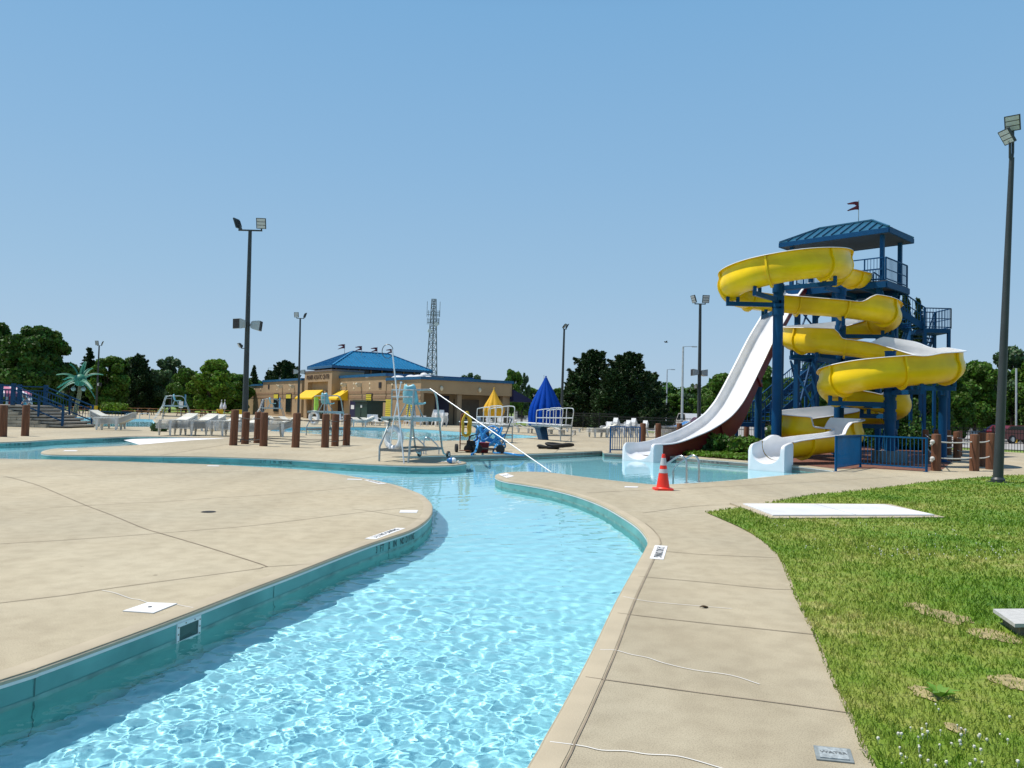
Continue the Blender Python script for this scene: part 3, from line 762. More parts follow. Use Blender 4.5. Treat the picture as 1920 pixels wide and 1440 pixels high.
def flood(root, foot, face, sz=0.36, neck=0.16):
    Rm = basis(face); foot = Vector(foot); c = foot + Vector((0, 0, neck)) + Vector(face).normalized() * 0.10 + Vector((0, 0, sz * 0.3))
    m = MB(); m.cyl(foot, foot + Vector((0, 0, neck)), .032, n=8); m.box(foot + Vector((0, 0, neck * .8)), (.09, .09, .09)); m.beam(foot + Vector((0, 0, neck)), c, .05, .05)
    m.box(c, (sz, .055, sz * 1.12), Rm)
    for k in range(-2, 3): m.box(c + Rm @ Vector((k * sz * .17, -.05, 0)), (.014, .05, sz * .7), Rm)
    f = m.build("floodlight", POLE, root, smooth=30)
    m = MB()
    for k in (-1, 0, 1): m.box(c + Rm @ Vector((0, .030, k * sz * .35)), (sz * .84, .008, sz * .29), Rm)
    l = m.build("lens", LENS, None, smooth=0); o = Vector(root['_o']); l.data.transform(Matrix.Translation(-o)); l.parent = f
def horn(root, pos, face, s=0.36):
    Rm = basis(face); p = Vector(pos); m = MB()
    def ring(w, d): return [p + Rm @ Vector((x * w / 2, d, z * w / 2)) for x, z in ((-1, -1), (1, -1), (1, 1), (-1, 1))]
    m.hull(ring(s * .55, .04), ring(s * .80, .12)); m.hull(ring(s * .80, .1205), ring(s * .97, .34)); m.hull(ring(s, .3405), ring(s, .42)); m.cyl(p, p + Rm @ Vector((0, .06, 0)), .06, n=10)
    f = m.build("speaker", M("speaker_grey", (0.42, 0.46, 0.46), 0.5, var=0.06), root, smooth=25)
    m = MB(); m.box(p + Rm @ Vector((0, .424, 0)), (s * .94, .006, s * .94), Rm)
    g = m.build("grille", M("speaker_grille", (0.02, 0.02, 0.022), 0.8), None, smooth=0); g.data.transform(Matrix.Translation(-Vector(root['_o']))); g.parent = f
def light_pole(label, base, top, rb, rt, heads, arm=None, sz=0.36, horns=(), small=None):
    base = Vector(base); top = Vector(top)
    r = thing("light_pole", label, "light pole", tuple(base), group="tall dark floodlight poles")
    m = MB(); m.cyl(base, top, rb, rt, 16); m.build("pole", POLE, r)
    m = MB(); m.box(base + Vector((0, 0, .015)), (rb * 3.2, rb * 3.2, .03)); m.lathe([(rb * 1.35, 0.03), (rb * 1.35, .09), (rb * 1.06, .14)], base, 16)
    m.build("base_plate", POLE, r, smooth=30)
    if arm:
        a, b = Vector(arm[0]), Vector(arm[1]); m = MB(); m.beam(top + a, top + b, .055, .055)
        m.build("crossarm", POLE, r, smooth=0)
    for off, face in heads: flood(r, top + Vector(off), face, sz)
    for off, face in horns: horn(r, base + (top - base) * off[0] + Vector(off[1]), face, 0.40)
    if small:
        p = base + (top - base) * small[0]; sd_ = Vector(small[1])
        m = MB(); m.beam(p, p + sd_, .03, .03); m.build("bracket", POLE, r, smooth=0); flood(r, p + sd_, small[2], .17, .12)
    return r
def PP(px, py, Y, topx, topy):
    b = at(px, py, Y); b.z = 0; return b, at(topx, topy, Y)
b, t = PP(458, 829, gp(458, 829).y, 469, 432)
light_pole("dark floodlight pole with two grey speakers behind the bollards of the middle peninsula", b, t, .125, .07,
           [((-.44, 0, .03), (-.75, .2, -.30)), ((.46, 0, .03), (.10, -1, -.32))], ((-.47, 0, 0), (.49, 0, 0)), .38,
           [((.553, (-.10, -.05, 0)), (-.50, -.87, -.03)), ((.553, (.10, .05, 0)), (.95, .05, -.1))], (.44, (-.22, 0, 0), (-.6, -.5, -.5)))
b, t = PP(559, 793, 66, 563, 597)
light_pole("dark floodlight pole with a white speaker in front of the building entrance", b, t, .11, .07,
           [((-.30, 0, .03), (-.15, -1, -.2)), ((.32, 0, .03), (.7, .5, -.3))], ((-.32, 0, 0), (.34, 0, 0)), .40,
           [((.49, (-.05, -.05, 0)), (-.9, -.4, 0)), ((.49, (.05, .05, 0)), (1, .1, 0))])
b, t = PP(1052, 796, 65, 1058, 617)
light_pole("dark floodlight pole standing right behind the closed blue umbrella", b, t, .13, .08,
           [((-.05, 0, .03), (.6, -.2, -.5)), ((.16, .1, .0), (.85, .1, -.45))], ((-.1, 0, 0), (.2, .1, 0)), .42)
b, t = PP(1310, 828, 46, 1313, 570)
light_pole("dark floodlight pole with speakers just left of the white slide", b, t, .125, .08,
           [((-.32, 0, .03), (-.8, -.3, -.3)), ((.30, 0, .03), (.05, -1, -.25))], ((-.34, 0, 0), (.32, 0, 0)), .42,
           [((.50, (-.05, 0, 0)), (-1, -.1, 0)), ((.50, (.05, .05, 0)), (.85, .4, 0))], (.38, (-.22, 0, 0), (-.3, -.8, -.3)))
b, t = PP(1871, 905, gp(1871, 905).y, 1897, 296)
light_pole("tall dark floodlight pole planted in the lawn at the right edge", b, t, .122, .062,
           [((.05, .03, .68), (-.62, -.75, -.42)), ((-.06, -.02, .34), (-.95, -.12, -.62))], None, .36)
m = MB(); m.tube([t + Vector((0, 0, -.1)), t + Vector((.05, .03, .15)), t + Vector((.05, .03, .70))], .032, 8); m.tube([t + Vector((0, 0, -.1)), t + Vector((-.06, -.02, .0)), t + Vector((-.06, -.02, .36))], .032, 8)
lp_ = [o for o in COL.objects if o.name.startswith('light_pole') and 'planted in the lawn' in o['label']][0]; m.build('head_bracket', POLE, lp_)
b, t = PP(180, 776, 96, 186, 648)
light_pole("distant dark floodlight pole rising behind the artificial palm", b, t, .12, .08,
           [((-.22, 0, .03), (-.3, -1, -.2)), ((.3, 0, .03), (.8, .3, -.3))], ((-.25, 0, 0), (.32, 0, 0)), .5, [((.42, (.05, 0, 0)), (.9, -.4, 0))])
# pale lamp standards of the car park
LGREY = M("lamp_grey", (0.55, 0.57, 0.58), 0.5, metal=.3)
for px, pt, Y, arm, lb, wd in ((1281, 650, 75, .9, "tall pale grey lamp standard left of the speaker pole, bigger of two", .13), (1251, 693, 95, .5, "thin pale grey lamp standard, smaller one behind the pine", .09), (880, 702, 140, .0, "slim white pole above the roof right of the building", .08),
                           (1020, 703, 120, 0, "slim white pole just left of the blue umbrella top", .06), (503, 690, 150, 1.2, "faint far lamp standard above the left roof of the building", .07)):
    tp = at(px, pt, Y); r = thing("lamp_standard", lb, "lamp post", (tp.x, Y, 0), group="pale lamp standards of the car park")
    m = MB(); m.cyl((tp.x, Y, 0), tp, wd, wd * .7, 8); m.build("pole", LGREY, r)
    if arm:
        m = MB(); m.beam(tp, tp + Vector((arm, 0, .05)), .07, .05); m.box(tp + Vector((arm + .2, 0, .02)), (.5, .22, .1)); m.build("lamp_head", LGREY, r, smooth=0)

# ---- timber bollards and ropes
WOOD = M("bollard_timber", (0.155, 0.060, 0.026), 0.75, var=0.35, scale=3, bump=0.5, bscale=14, stretch=(6, 6, .6))
WOOD_T = M("bollard_top", (0.20, 0.095, 0.05), 0.85, var=0.25, scale=10)
def bollard(px, pb, pt, rad, label, Y=None, group="round timber bollards"):
    b = gp(px, pb); h = at(px, pt, b.y).z; rr = random.Random(int(px))
    r = thing("bollard", label, "bollard", (b.x, b.y, 0), rr.uniform(0, 6), group)
    m = MB(); n = 20
    lean = Vector((rr.uniform(-.02, .02), rr.uniform(-.02, .02), 0))
    for z, k in ((0, 1.03), (.08, 1.0), (h * .5, .985), (h - .03, .965), (h, .90)):
        for i in range(n):
            a = 2 * math.pi * i / n; q = rad * k * (1 + .03 * math.sin(3 * a + px))
            m.v.append((q * math.cos(a) + lean.x * z, q * math.sin(a) + lean.y * z, z))
    for k in range(4):
        for i in range(n): m.f.append((k * n + i, k * n + (i + 1) % n, (k + 1) * n + (i + 1) % n, (k + 1) * n + i))
    m.build("post", WOOD, r, smooth=40, local=True)
    m = MB(); m.lathe([(rad * .905, h - .002), (rad * .88, h + .012), (rad * .3, h + .02)], (lean.x * h, lean.y * h, 0), n); m.build("top_cut", WOOD_T, r, smooth=30, local=True)
    return Vector((b.x, b.y, h))
BP = {}
for px, pb, pt, lb in ((5, 819, 760, "leftmost timber bollard at the photo edge by the stone stairs"), (47, 817.5, 760, "timber bollard in front of the stone stair wall"),
                       (437, 835, 769, "leftmost bollard of the roped ring around the speaker pole"), (459, 832.5, 773, "bollard standing directly in front of the speaker pole foot"), (482, 830.7, 773, "rear bollard just right of the speaker pole"),
                       (494, 836.5, 774, "thick front bollard right of the speaker pole"), (554, 839, 775, "lone bollard below the second floodlight pole"), (609, 839, 777, "front bollard of the trio left of the lifeguard chair"),
                       (628, 836.5, 777, "middle darker bollard of the trio left of the lifeguard chair"), (649, 835, 777.5, "rightmost bollard of the trio left of the lifeguard chair")):
    BP[px] = bollard(px, pb, pt, .142, lb)
for px, pb, pt, lb in ((1755, 883, 814.7, "front bollard with knotted rope ends right of the blue fence"), (1827, 883, 815, "front bollard in the middle of the right roped row"), (1857, 880, 813, "front bollard just left of the tall lawn pole"),
                       (1735, 852, 806, "rear bollard above the corner of the blue fence"), (1757, 857, 806, "rear bollard half hidden by the knotted rope bollard"), (1778, 853, 807, "slim rear bollard in the centre of the right group"),
                       (1798, 855, 807.5, "rear bollard right of the dark shaded one"), (1794, 864, 810, "dark shaded bollard in the middle of the right group"), (1841, 875, 812, "shaded bollard between the two rightmost front bollards")):
    BP[px] = bollard(px, pb, pt, .140, lb)
for px, pb, pt, lb in ((1205, 832, 794, "bollard behind the small picket fence by the white slide"), (1234, 832, 794.6, "bollard in front of the blue topped lounger stack"), (1273, 831, 794, "bollard rising behind the lower bend of the white slide"), (1399, 831, 796, "bollard in the shade left of the tower stair landing")):
    BP[px] = bollard(px, pb, pt, .155, lb)
ROPE_D = M("rope_dark", (0.10, 0.095, 0.085), 0.9, var=.3, scale=40); ROPE_W = M("rope_white", (0.62, 0.60, 0.55), 0.9, var=.15, scale=40)
def ropes(pairs, mat, zs, sag, rad, lab, grp):
    for a, b in pairs:
        for lv, z in zip(("upper", "lower"), zs):
            p, q = BP[a].copy(), BP[b].copy(); p.z = p.z * z; q.z = q.z * z
            d = (q - p).normalized(); p += d * .12; q -= d * .12
            m = MB(); m.tube([p.lerp(q, k / 10) - Vector((0, 0, sag * 4 * (k / 10) * (1 - k / 10))) for k in range(11)], rad, 6)
            tag(m.build("rope", mat), lab(a, b, lv), "rope", grp)
nm = {437: "leftmost", 459: "pole-foot", 482: "rear", 494: "thick front", 554: "lone", 609: "trio front", 628: "trio middle", 649: "trio right"}
ropes([(437, 494), (494, 554), (554, 609), (609, 649), (649, 628), (628, 482), (482, 459), (459, 437)], ROPE_D, (.82, .20), .05, .014,
      lambda a, b, lv: f"dark {lv} rope from the {nm[a]} bollard to the {nm[b]} bollard", "dark ropes between bollards on the peninsula")
nm2 = {1755: "knotted", 1827: "front middle", 1857: "front right", 1735: "corner rear", 1757: "hidden rear", 1778: "slim rear", 1798: "rear right", 1794: "dark shaded", 1841: "shaded right"}
ropes([(1755, 1827), (1827, 1857), (1735, 1778), (1757, 1798), (1778, 1798), (1794, 1841), (1735, 1755)], ROPE_W, (.80, .36), .03, .020,
      lambda a, b, lv: f"white {lv} rope from the {nm2[a]} bollard to the {nm2[b]} bollard", "white ropes of the right bollard group")
ropes([(1205, 1234), (1234, 1273)], ROPE_D, (.8, .35), .04, .018, lambda a, b, lv: f"{lv} rope behind the white slide, {'left' if a == 1205 else 'right'} span", "ropes behind the white slide")
for i, z in enumerate((.72, .26)):
    c = BP[1755] + Vector((-.16, -.08, 0)); m = MB(); m.sphere((c.x, c.y, BP[1755].z * (z + .08)), .075, 8, 6, (1, 1, .9)); m.sphere((c.x - .03, c.y, BP[1755].z * (z + .02)), .05, 8, 6)
    tag(m.build("rope_knot", ROPE_W), f"{'upper' if i == 0 else 'lower'} white knotted rope end on the bollard right of the blue fence", "rope knot")

# ---- picket fences
def fence_panel(root, a, b, h, pick=0.1, foot=True, z0=.12):
    a, b = Vector(a), Vector(b); a.z = b.z = 0; L = (b - a).length; d = (b - a) / L
    m = MB(); m.beam(a + Vector((0, 0, h)), b + Vector((0, 0, h)), .045, .045); m.build("top_rail", BLUE, root, smooth=0)
    m = MB(); m.beam(a + Vector((0, 0, z0)), b + Vector((0, 0, z0)), .045, .045); m.build("bottom_rail", BLUE, root, smooth=0)
    n = int(L / pick); m = MB()
    for k in range(1, n):
        p = a + d * L * k / n; m.beam(p + Vector((0, 0, z0 + .023)), p + Vector((0, 0, h - .023)), .018, .018, (d.x, d.y, 0))
    m.build("pickets", BLUE, root, smooth=0)
def fposts(root, pts, h):
    for p in pts:
        m = MB(); m.box((p.x, p.y, h / 2 + .01), (.055, .055, h + .02)); m.box((p.x, p.y, .006), (.13, .13, .012)); m.build("post", BLUE, root, smooth=0)
A, B, C_ = gp(1567, 884), gp(1613, 876), gp(1737, 885)
r = thing("picket_fence", "blue metal picket fence in two panels in front of the yellow slide", "fence", tuple(A))
fence_panel(r, A, B, 1.03, .095); fence_panel(r, B, C_, 1.03, .115); fposts(r, (A, B, C_), 1.03)
A, B = gp(1144, 849), gp(1199, 849.6)
r = thing("picket_fence", "small dark blue picket fence left of the white slide end", "fence", tuple(A))
fence_panel(r, A, B, 1.02, .09); fposts(r, (A, B), 1.02)

# ---- traffic cone
c = gp(1243, 918.5); H = .73
r = thing("traffic_cone", "orange traffic cone with two grey bands at the pool edge", "traffic cone", tuple(c))
ORG = M("cone_orange", (0.85, 0.035, 0.012), 0.45, var=.06); REF = M("cone_band", (0.52, 0.54, 0.56), 0.35, var=.08, scale=60)
def cr(z): return .135 - (.135 - .032) * (z - .04) / (H - .04)
m = MB(); m.lathe([(cr(.04) + .02, .04), (cr(.06), .06), (cr(H), H - .004), (cr(H) - .01, H)], c, 28); m.build("cone_body", ORG, r, smooth=30)
m = MB(); q = [(c.x + sx_ * (.19 if abs(sx_) == 1 else .17), c.y + sy_2 * (.19 if abs(sy_2) == 1 else .17)) for sx_, sy_2 in ((-1, -.85), (-.85, -1), (.85, -1), (1, -.85), (1, .85), (.85, 1), (-.85, 1), (-1, .85))]
m.prism(q, .0, .04); m.build("base", ORG, r, smooth=0)
for z0, z1 in ((.345, .425), (.50, .65)):
    m = MB(); m.lathe([(cr(z0) + .003, z0), (cr(z1) + .003, z1)], c, 28); m.f = m.f[:-2]; m.build("reflective_band", REF, r, smooth=30)

# ---- grab rails
def grab(label, posts, dirv, h, mat=STEEL, rad=.022, steps=True):
    c = sum((Vector(p) for p in posts), Vector()) / len(posts)
    r = thing("pool_ladder", label, "pool ladder", tuple(c)); d = Vector(dirv)
    for p in posts:
        p = Vector(p); pts = catmull([p, p + Vector((0, 0, h * .55)), p + d * .06 + Vector((0, 0, h * .9)), p + d * .28 + Vector((0, 0, h)), p + d * .62 + Vector((0, 0, h * .80)), p + d * 1.0 + Vector((0, 0, h * .45)), p + d * 1.06 + Vector((0, 0, 0)), p + d * 1.06 + Vector((0, 0, -.95))], 5)
        m = MB(); m.tube(pts, rad, 10); m.build("rail", mat, r)
        m = MB(); m.lathe([(.05, 0), (.05, .012), (.026, .022)], p, 14); m.build("flange", mat, r)
    if steps and len(posts) == 2:
        for z in (-.35, -.62, -.88):
            m = MB(); m.beam(Vector(posts[0]) + d * 1.06 + Vector((0, 0, z)), Vector(posts[1]) + d * 1.06 + Vector((0, 0, z)), .08, .03); m.build("step", WHITE, r, smooth=0)
grab("shiny steel pool ladder with two arched rails right of the traffic cone", [gp(1287, 905.8), gp(1310, 903.7)], (-.47, .42, 0), .60)
grab("steel pool ladder rails behind the near lifeguard chair", [gp(769, 852), gp(794, 851.5)], (.48, .10, 0), .56)
for k, px in enumerate((245, 271)):
    a, b_ = gp(px - 9, 786), gp(px + 9, 786); m = MB(); m.tube(catmull([a, a + Vector((0, 0, .40)), a.lerp(b_, .12) + Vector((0, 0, .48)), a.lerp(b_, .88) + Vector((0, 0, .48)), b_ + Vector((0, 0, .40)), b_], 4), .03, 8)
    tag(m.build("handrail", STEEL), f"{'left' if k == 0 else 'right'} low steel handrail loop at the far left pool", "handrail")

# ---- lifeguard chairs
def guard_chair(label, org, udir, wdir, ln=2.6, w=.92, steps=False, ring=False):
    r = thing("lifeguard_chair", label, "lifeguard chair", tuple(org), group="raised lifeguard chairs"); u = Vector(udir).normalized(); v = Vector(wdir).normalized(); o = Vector(org)
    def L(a, b, z): return o + u * a + v * b + Vector((0, 0, z))
    legs = [[(0, 0, 0), (0, 0, .42), (.30, 0, .80), (.62, 0, 1.22)], [(0, w, 0), (.06, w, .5), (.16, w, 1.22), (.22, w, 2.08)],
            [(2.58, w, .11), (2.36, w, .16), (2.22, w, .34), (1.95, w, 1.22), (1.72, w, 1.88), (1.55, w, 2.06), (1.3, w, 2.10), (.22, w, 2.05)], [(2.58, 0, .11), (2.36, 0, .16), (2.22, 0, .34), (1.95, 0, 1.22)]]
    for lg in legs:
        m = MB(); m.tube([L(*p) for p in lg], .030, 8); m.build("leg", GALV, r)
    for seq in ([(.62, 0, 1.22), (.62, 0, 2.05), (.22, w, 2.05)], [(.62, 0, 2.05), (1.3, 0, 2.08), (1.6, 0, 1.98), (1.95, 0, 1.22)], [(.62, 0, 1.85), (.22, w, 1.85)]):
        m = MB(); m.tube([L(*p) for p in seq], .022, 8); m.build("guard_rail", GALV, r)
    m = MB()
    for a, b_ in (((0, 0, .33), (2.2, 0, .33)), ((0.04, w, .33), (2.2, w, .33)), ((0, 0, .33), (.04, w, .33)), ((2.2, 0, .33), (2.2, w, .33))): m.beam(L(*a), L(*b_), .05, .07)
    m.build("base_frame", M("frame_grey", (0.20, 0.20, 0.19), 0.5, metal=.4), r, smooth=0)
    m = MB(); Rm = Matrix(((u.x, v.x, 0), (u.y, v.y, 0), (0, 0, 1))); m.box(L(1.05, w / 2, 1.25), (1.75, w + .06, .05), Rm); m.box(L(1.05, -.05, 1.215), (1.8, .04, .11), Rm); m.box(L(1.05, w + .05, 1.215), (1.8, .04, .11), Rm)
    m.build("platform", M("platform_aqua", (0.36, 0.46, 0.47), 0.5, var=.08), r, smooth=0)
    # moulded seat: pan, curved back and side wings
    m = MB(); sp = []
    for (y, z, hw) in ((.42, .00, .27), (.40, -.03, .28), (0, -.02, .25), (-.10, .05, .24), (-.16, .25, .22), (-.19, .46, .17), (-.19, .50, .10)):
        row = []
        for k in range(-4, 5):
            t = k / 4; row.append((y + .10 * t * t * (1 if z > .03 else 0), t * hw, z + .05 * t * t))
        sp.append(row)
    o2 = len(m.v)
    for row in sp:
        for (a, b_, z) in row: m.v.append(tuple(L(.95 + a, w / 2 + b_, 1.68 + z)))
    for i in range(len(sp) - 1):
        for k in range(8): m.f.append((o2 + i * 9 + k, o2 + (i + 1) * 9 + k, o2 + (i + 1) * 9 + k + 1, o2 + i * 9 + k + 1))
    s = m.build("seat", AQUA, r, smooth=50); md = s.modifiers.new("t", 'SOLIDIFY'); md.thickness = .025
    m = MB()
    for a, b_ in ((.75, .2), (.75, w - .2), (1.25, .2), (1.25, w - .2)): m.beam(L(a, b_, 1.27), L(1.0 + (a - 1) * .4, w / 2 + (b_ - w / 2) * .5, 1.66), .035, .035)
    m.build("seat_stand", GALV, r, smooth=0)
    for b_ in (-.04, w + .04):
        wc = L(2.62, b_, .115); wh = MB(); wh.cyl(wc - v * .025, wc + v * .025, .115, n=18); ww = wh.build("wheel", RUB, r)
        hb = MB(); hb.cyl(wc - v * .029, wc + v * .029, .06, n=12); hh = hb.build("hub", STEEL, None); hh.data.transform(Matrix.Translation(-o)); hh.parent = ww
    if steps:
        for k in range(5):
            m = MB(); m.box(L(-.55 + .12 * k, w / 2, .2 + .2 * k), (.2, w * .8, .035), Rm); m.build("step", WHITE, r, smooth=0)
        for b_ in (.08, w - .08):
            m = MB(); m.tube([L(-.68, b_, 0), L(0, b_, 1.25), L(.2, b_, 2.0), L(.6, b_, 2.1)], .025, 8); m.build("stair_rail", WHITE, r)
        m = MB(); m.box(L(1.75, w / 2, 1.75), (.06, w * .7, .95), Rm); m.build("backboard", M("backboard_blue", (0.05, 0.25, 0.45), .5), r, smooth=0)
    return r, L
F1 = gp(711, 865); ud = (gp(787, 857) - F1); wd_ = gp(751, 869) - F1
ud.normalize(); wd_ = Vector((ud.y, -ud.x, 0))
gc, GL = guard_chair("near steel lifeguard chair with aqua seat on the middle peninsula tip", F1, ud, wd_)
F1b = gp(574, 816.5); guard_chair("smaller lifeguard chair with aqua seat between the bollards and the building", F1b, ud, wd_)
guard_chair("lifeguard tower with white steps beyond the lounger stacks on the left", gp(306, 787), (.95, .3, 0), (.3, -.95, 0), steps=True)
guard_chair("lifeguard chair with blue board half hidden behind the peninsula bollards", gp(486, 789), (.9, .4, 0), (.4, -.9, 0), steps=True)
def life_ring(label, c, nrm, rr=.285):
    n_ = Vector(nrm).normalized(); x = n_.cross(Vector((0, 0, 1))).normalized(); c = Vector(c)
    r = thing("life_ring", label, "life ring", tuple(c), group="white life rings")
    m = MB(); m.tube([c + (x * math.cos(a) + Vector((0, 0, 1)) * math.sin(a)) * rr for a in [2 * math.pi * k / 36 for k in range(36)]], .082, 12, closed=True); m.build("ring", M("ring_white", (0.80, 0.81, 0.82), .55, var=.03), r)
    m = MB(); pts = []
    for k in range(49):
        a = 2 * math.pi * k / 48; pts.append(c + (x * math.cos(a) + Vector((0, 0, 1)) * math.sin(a)) * (rr + .088 + .03 * abs(math.sin(2 * a))) + n_ * .01)
    m.tube(pts, .009, 5); m.build("grab_line", ROPE_W, r)
    for k in range(4):
        a = math.pi / 4 + k * math.pi / 2; cc = c + (x * math.cos(a) + Vector((0, 0, 1)) * math.sin(a)) * rr; tg = (-x * math.sin(a) + Vector((0, 0, 1)) * math.cos(a))
        m = MB(); m.cyl(cc - tg * .03, cc + tg * .03, .086, n=12); m.build("band", M("ring_band", (0.70, 0.71, 0.72), .5), r)
lr = at(738.5, 822, F1.y + .25); life_ring("white life ring hanging on the near lifeguard chair", lr, (-.62, -.8, 0))
m = MB(); m.tube(catmull([lr + Vector((0, 0, .29)), lr + Vector((.05, 0, .5)), GL(.2, .4, 1.22)], 4), .012, 6); m.tube(catmull([lr + Vector((-.05, 0, -.3)), lr + Vector((-.25, .1, -.1)), lr + Vector((-.35, .3, .05))], 4), .01, 5)
tag(m.build("hanging_line", ROPE_W), "white line holding the life ring on the near lifeguard chair", "rope")
life_ring("white life ring hanging on the smaller lifeguard chair by the bollards", at(589, 783, F1b.y + .2), (-.5, -.85, 0))
m = MB(); q0 = at(593, 745, F1b.y + .3); q1 = at(591, 774, F1b.y + .3); m.tube([q0, q0.lerp(q1, .5) + Vector((.03, 0, 0)), q1], [.10, .12, .07], 10)
tag(m.build("rescue_tube", M("tube_lime", (0.45, 0.75, 0.08), .5)), "lime green rescue tube upright on the smaller lifeguard chair", "rescue tube")
# rescue poles
ALU = M("white_pole", (0.74, 0.75, 0.76), 0.35, metal=.2, var=.04)
f0 = gp(757.5, 869); tp = at(735.5, 655, F1.y + .1)
r = thing("shepherds_crook", "long white rescue pole with a big wire hook leaning on the near lifeguard chair", "rescue pole", tuple(f0))
m = MB(); m.cyl(f0, tp, .020, n=10); m.build("pole", ALU, r)
m = MB(); lc = tp + Vector((-.13, 0, -.06)); m.tube([tp] + [lc + Vector((.16 * math.cos(a), 0, .20 * math.sin(a))) for a in [0.35 + 2 * math.pi * k / 22 for k in range(21)]], .011, 6); m.build("hook", M("hook_wire", (0.10, 0.11, 0.12), .4, metal=.5), r)
a_ = at(752, 717, F1.y); b_ = GL(.1, .35, 1.1); m = MB(); m.cyl(b_, a_, .018, n=8); m.sphere(a_, .035, 8, 6); m.cyl(b_, GL(.05, .3, .34), .018, n=8)
tag(m.build("reaching_pole", ALU), "short white reaching pole with a rounded tip on the near lifeguard chair", "rescue pole")
a_ = GL(1.25, .92, 2.13); e_ = gp(1033, 886.3); e_.z = .017; m = MB(); m.cyl(e_, a_, .015, n=10)
tag(m.build("vacuum_pole", ALU), "very long white pole slanting from the lifeguard chair to the right peninsula", "pool pole")
# buoys and line at the peninsula tip
c = gp(838, 866.5); m = MB(); pts = [Vector((c.x + .22 * math.cos(k * .9) * (1 - k / 60), c.y + .12 * math.sin(k * 1.1), .012 + .002 * (k % 3))) for k in range(30)] + [gp(852, 866, .03), gp(858, 866.5, .05), gp(862, 866, -.05)]
m.tube(pts, .012, 6); tag(m.build("float_line", ROPE_W), "heap of white float line on the peninsula tip", "rope")
for px, py, z, col, lb in ((846, 863.5, .085, (0.02, 0.16, 0.42), "blue and white float lying on the peninsula tip"), (859, 872, -.06, (0.78, 0.79, 0.8), "white cone float hanging over the peninsula edge")):
    c = gp(px, py, z); r = thing("pool_float", lb, "float", tuple(c)); m = MB()
    if z > 0: m.sphere(c, .085, 12, 8, (1.5, 1, 1)); m.build("body", M("float_blue", col, .35), r); m = MB(); m.sphere(c + Vector((.06, 0, .0)), .087, 12, 8, (1.0, 1, 1)); m.build("end_cap", WHITE, r)
    else: m.lathe([(.005, -.12), (.05, -.06), (.095, .05), (.09, .09), (.02, .10)], c, 14); m.build("body", WHITE, r); m = MB(); m.sphere(c + Vector((0, 0, .11)), .03, 8, 6); m.build("eyelet", ROPE_W, r)

# ---- springboards
def springboard(label, back, tip):
    back, tip = Vector(back), Vector(tip); d = (tip - back); L = d.length; d.normalize(); s = Vector((-d.y, d.x, 0)); r = thing("diving_board", label, "diving board", tuple(back), group="springboards with white rails")
    def Pn(a, b, z): return back + d * a + s * b + Vector((0, 0, z))
    Rm = Matrix(((d.x, s.x, 0), (d.y, s.y, 0), (0, 0, 1)))
    m = MB(); m.beam(Pn(0, 0, .86), Pn(L, 0, .90), .50, .05); m.build("board", WHITE, r, smooth=0)
    m = MB(); pa = [Pn(2.35 + x, y, 0) for x, y in ((-.22, -.2), (.22, -.2), (.22, .2), (-.22, .2))]; pb = [Pn(2.65 + x, y, .62) for x, y in ((-.26, -.24), (.26, -.24), (.26, .24), (-.26, .24))]
    pc = [Pn(2.75 + x, y, .80) for x, y in ((-.85, -.3), (.85, -.3), (.85, .3), (-.85, .3))]; m.hull(pa, pb); m.hull([p + Vector((0, 0, .002)) for p in pb], pc); m.build("pedestal", M("pedestal_blue", (0.008, 0.05, 0.12), .4, var=.1), r, smooth=20)
    for b_ in (-.33, .33):
        m = MB(); m.tube([Pn(.12, b_, 0), Pn(.12, b_, .82)], .03, 8); m.build("rear_leg", GALV, r)
        for seq in ([(.10, .80), (0, 1.3), (-.05, 1.62), (.12, 1.76), (1.05, 1.74), (1.2, 1.62), (1.22, .80)], [(.65, .80), (.60, 1.74)], [(1.22, 1.60), (1.35, 1.70), (2.45, 1.62), (2.6, 1.5), (2.62, .82)], [(1.9, .82), (1.9, 1.66)], [(-.02, 1.25), (2.62, 1.20)]):
            m = MB(); pts = [Pn(a, b_, z) for a, z in seq]; m.tube(catmull(pts, 3) if len(pts) > 3 else pts, .024, 8); m.build("rail", M("rail_white", (0.66, 0.68, 0.68), .35, metal=.3), r)
    m = MB(); m.beam(Pn(0.0, 0, .78), Pn(3.2, 0, .78), .62, .08); m.build("board_frame", GALV, r, smooth=0)
    m = MB(); m.beam(Pn(.1, -.33, .35), Pn(.1, .33, .35), .1, .04); m.build("rung", GALV, r, smooth=0)
    return r
springboard("springboard with white rails in front of the closed yellow umbrella", (-.15, 36.9, 0), (-2.55, 41.1, 0))
springboard("springboard with white rails in front of the closed blue umbrella", (2.95, 40.2, 0), (.55, 44.5, 0))

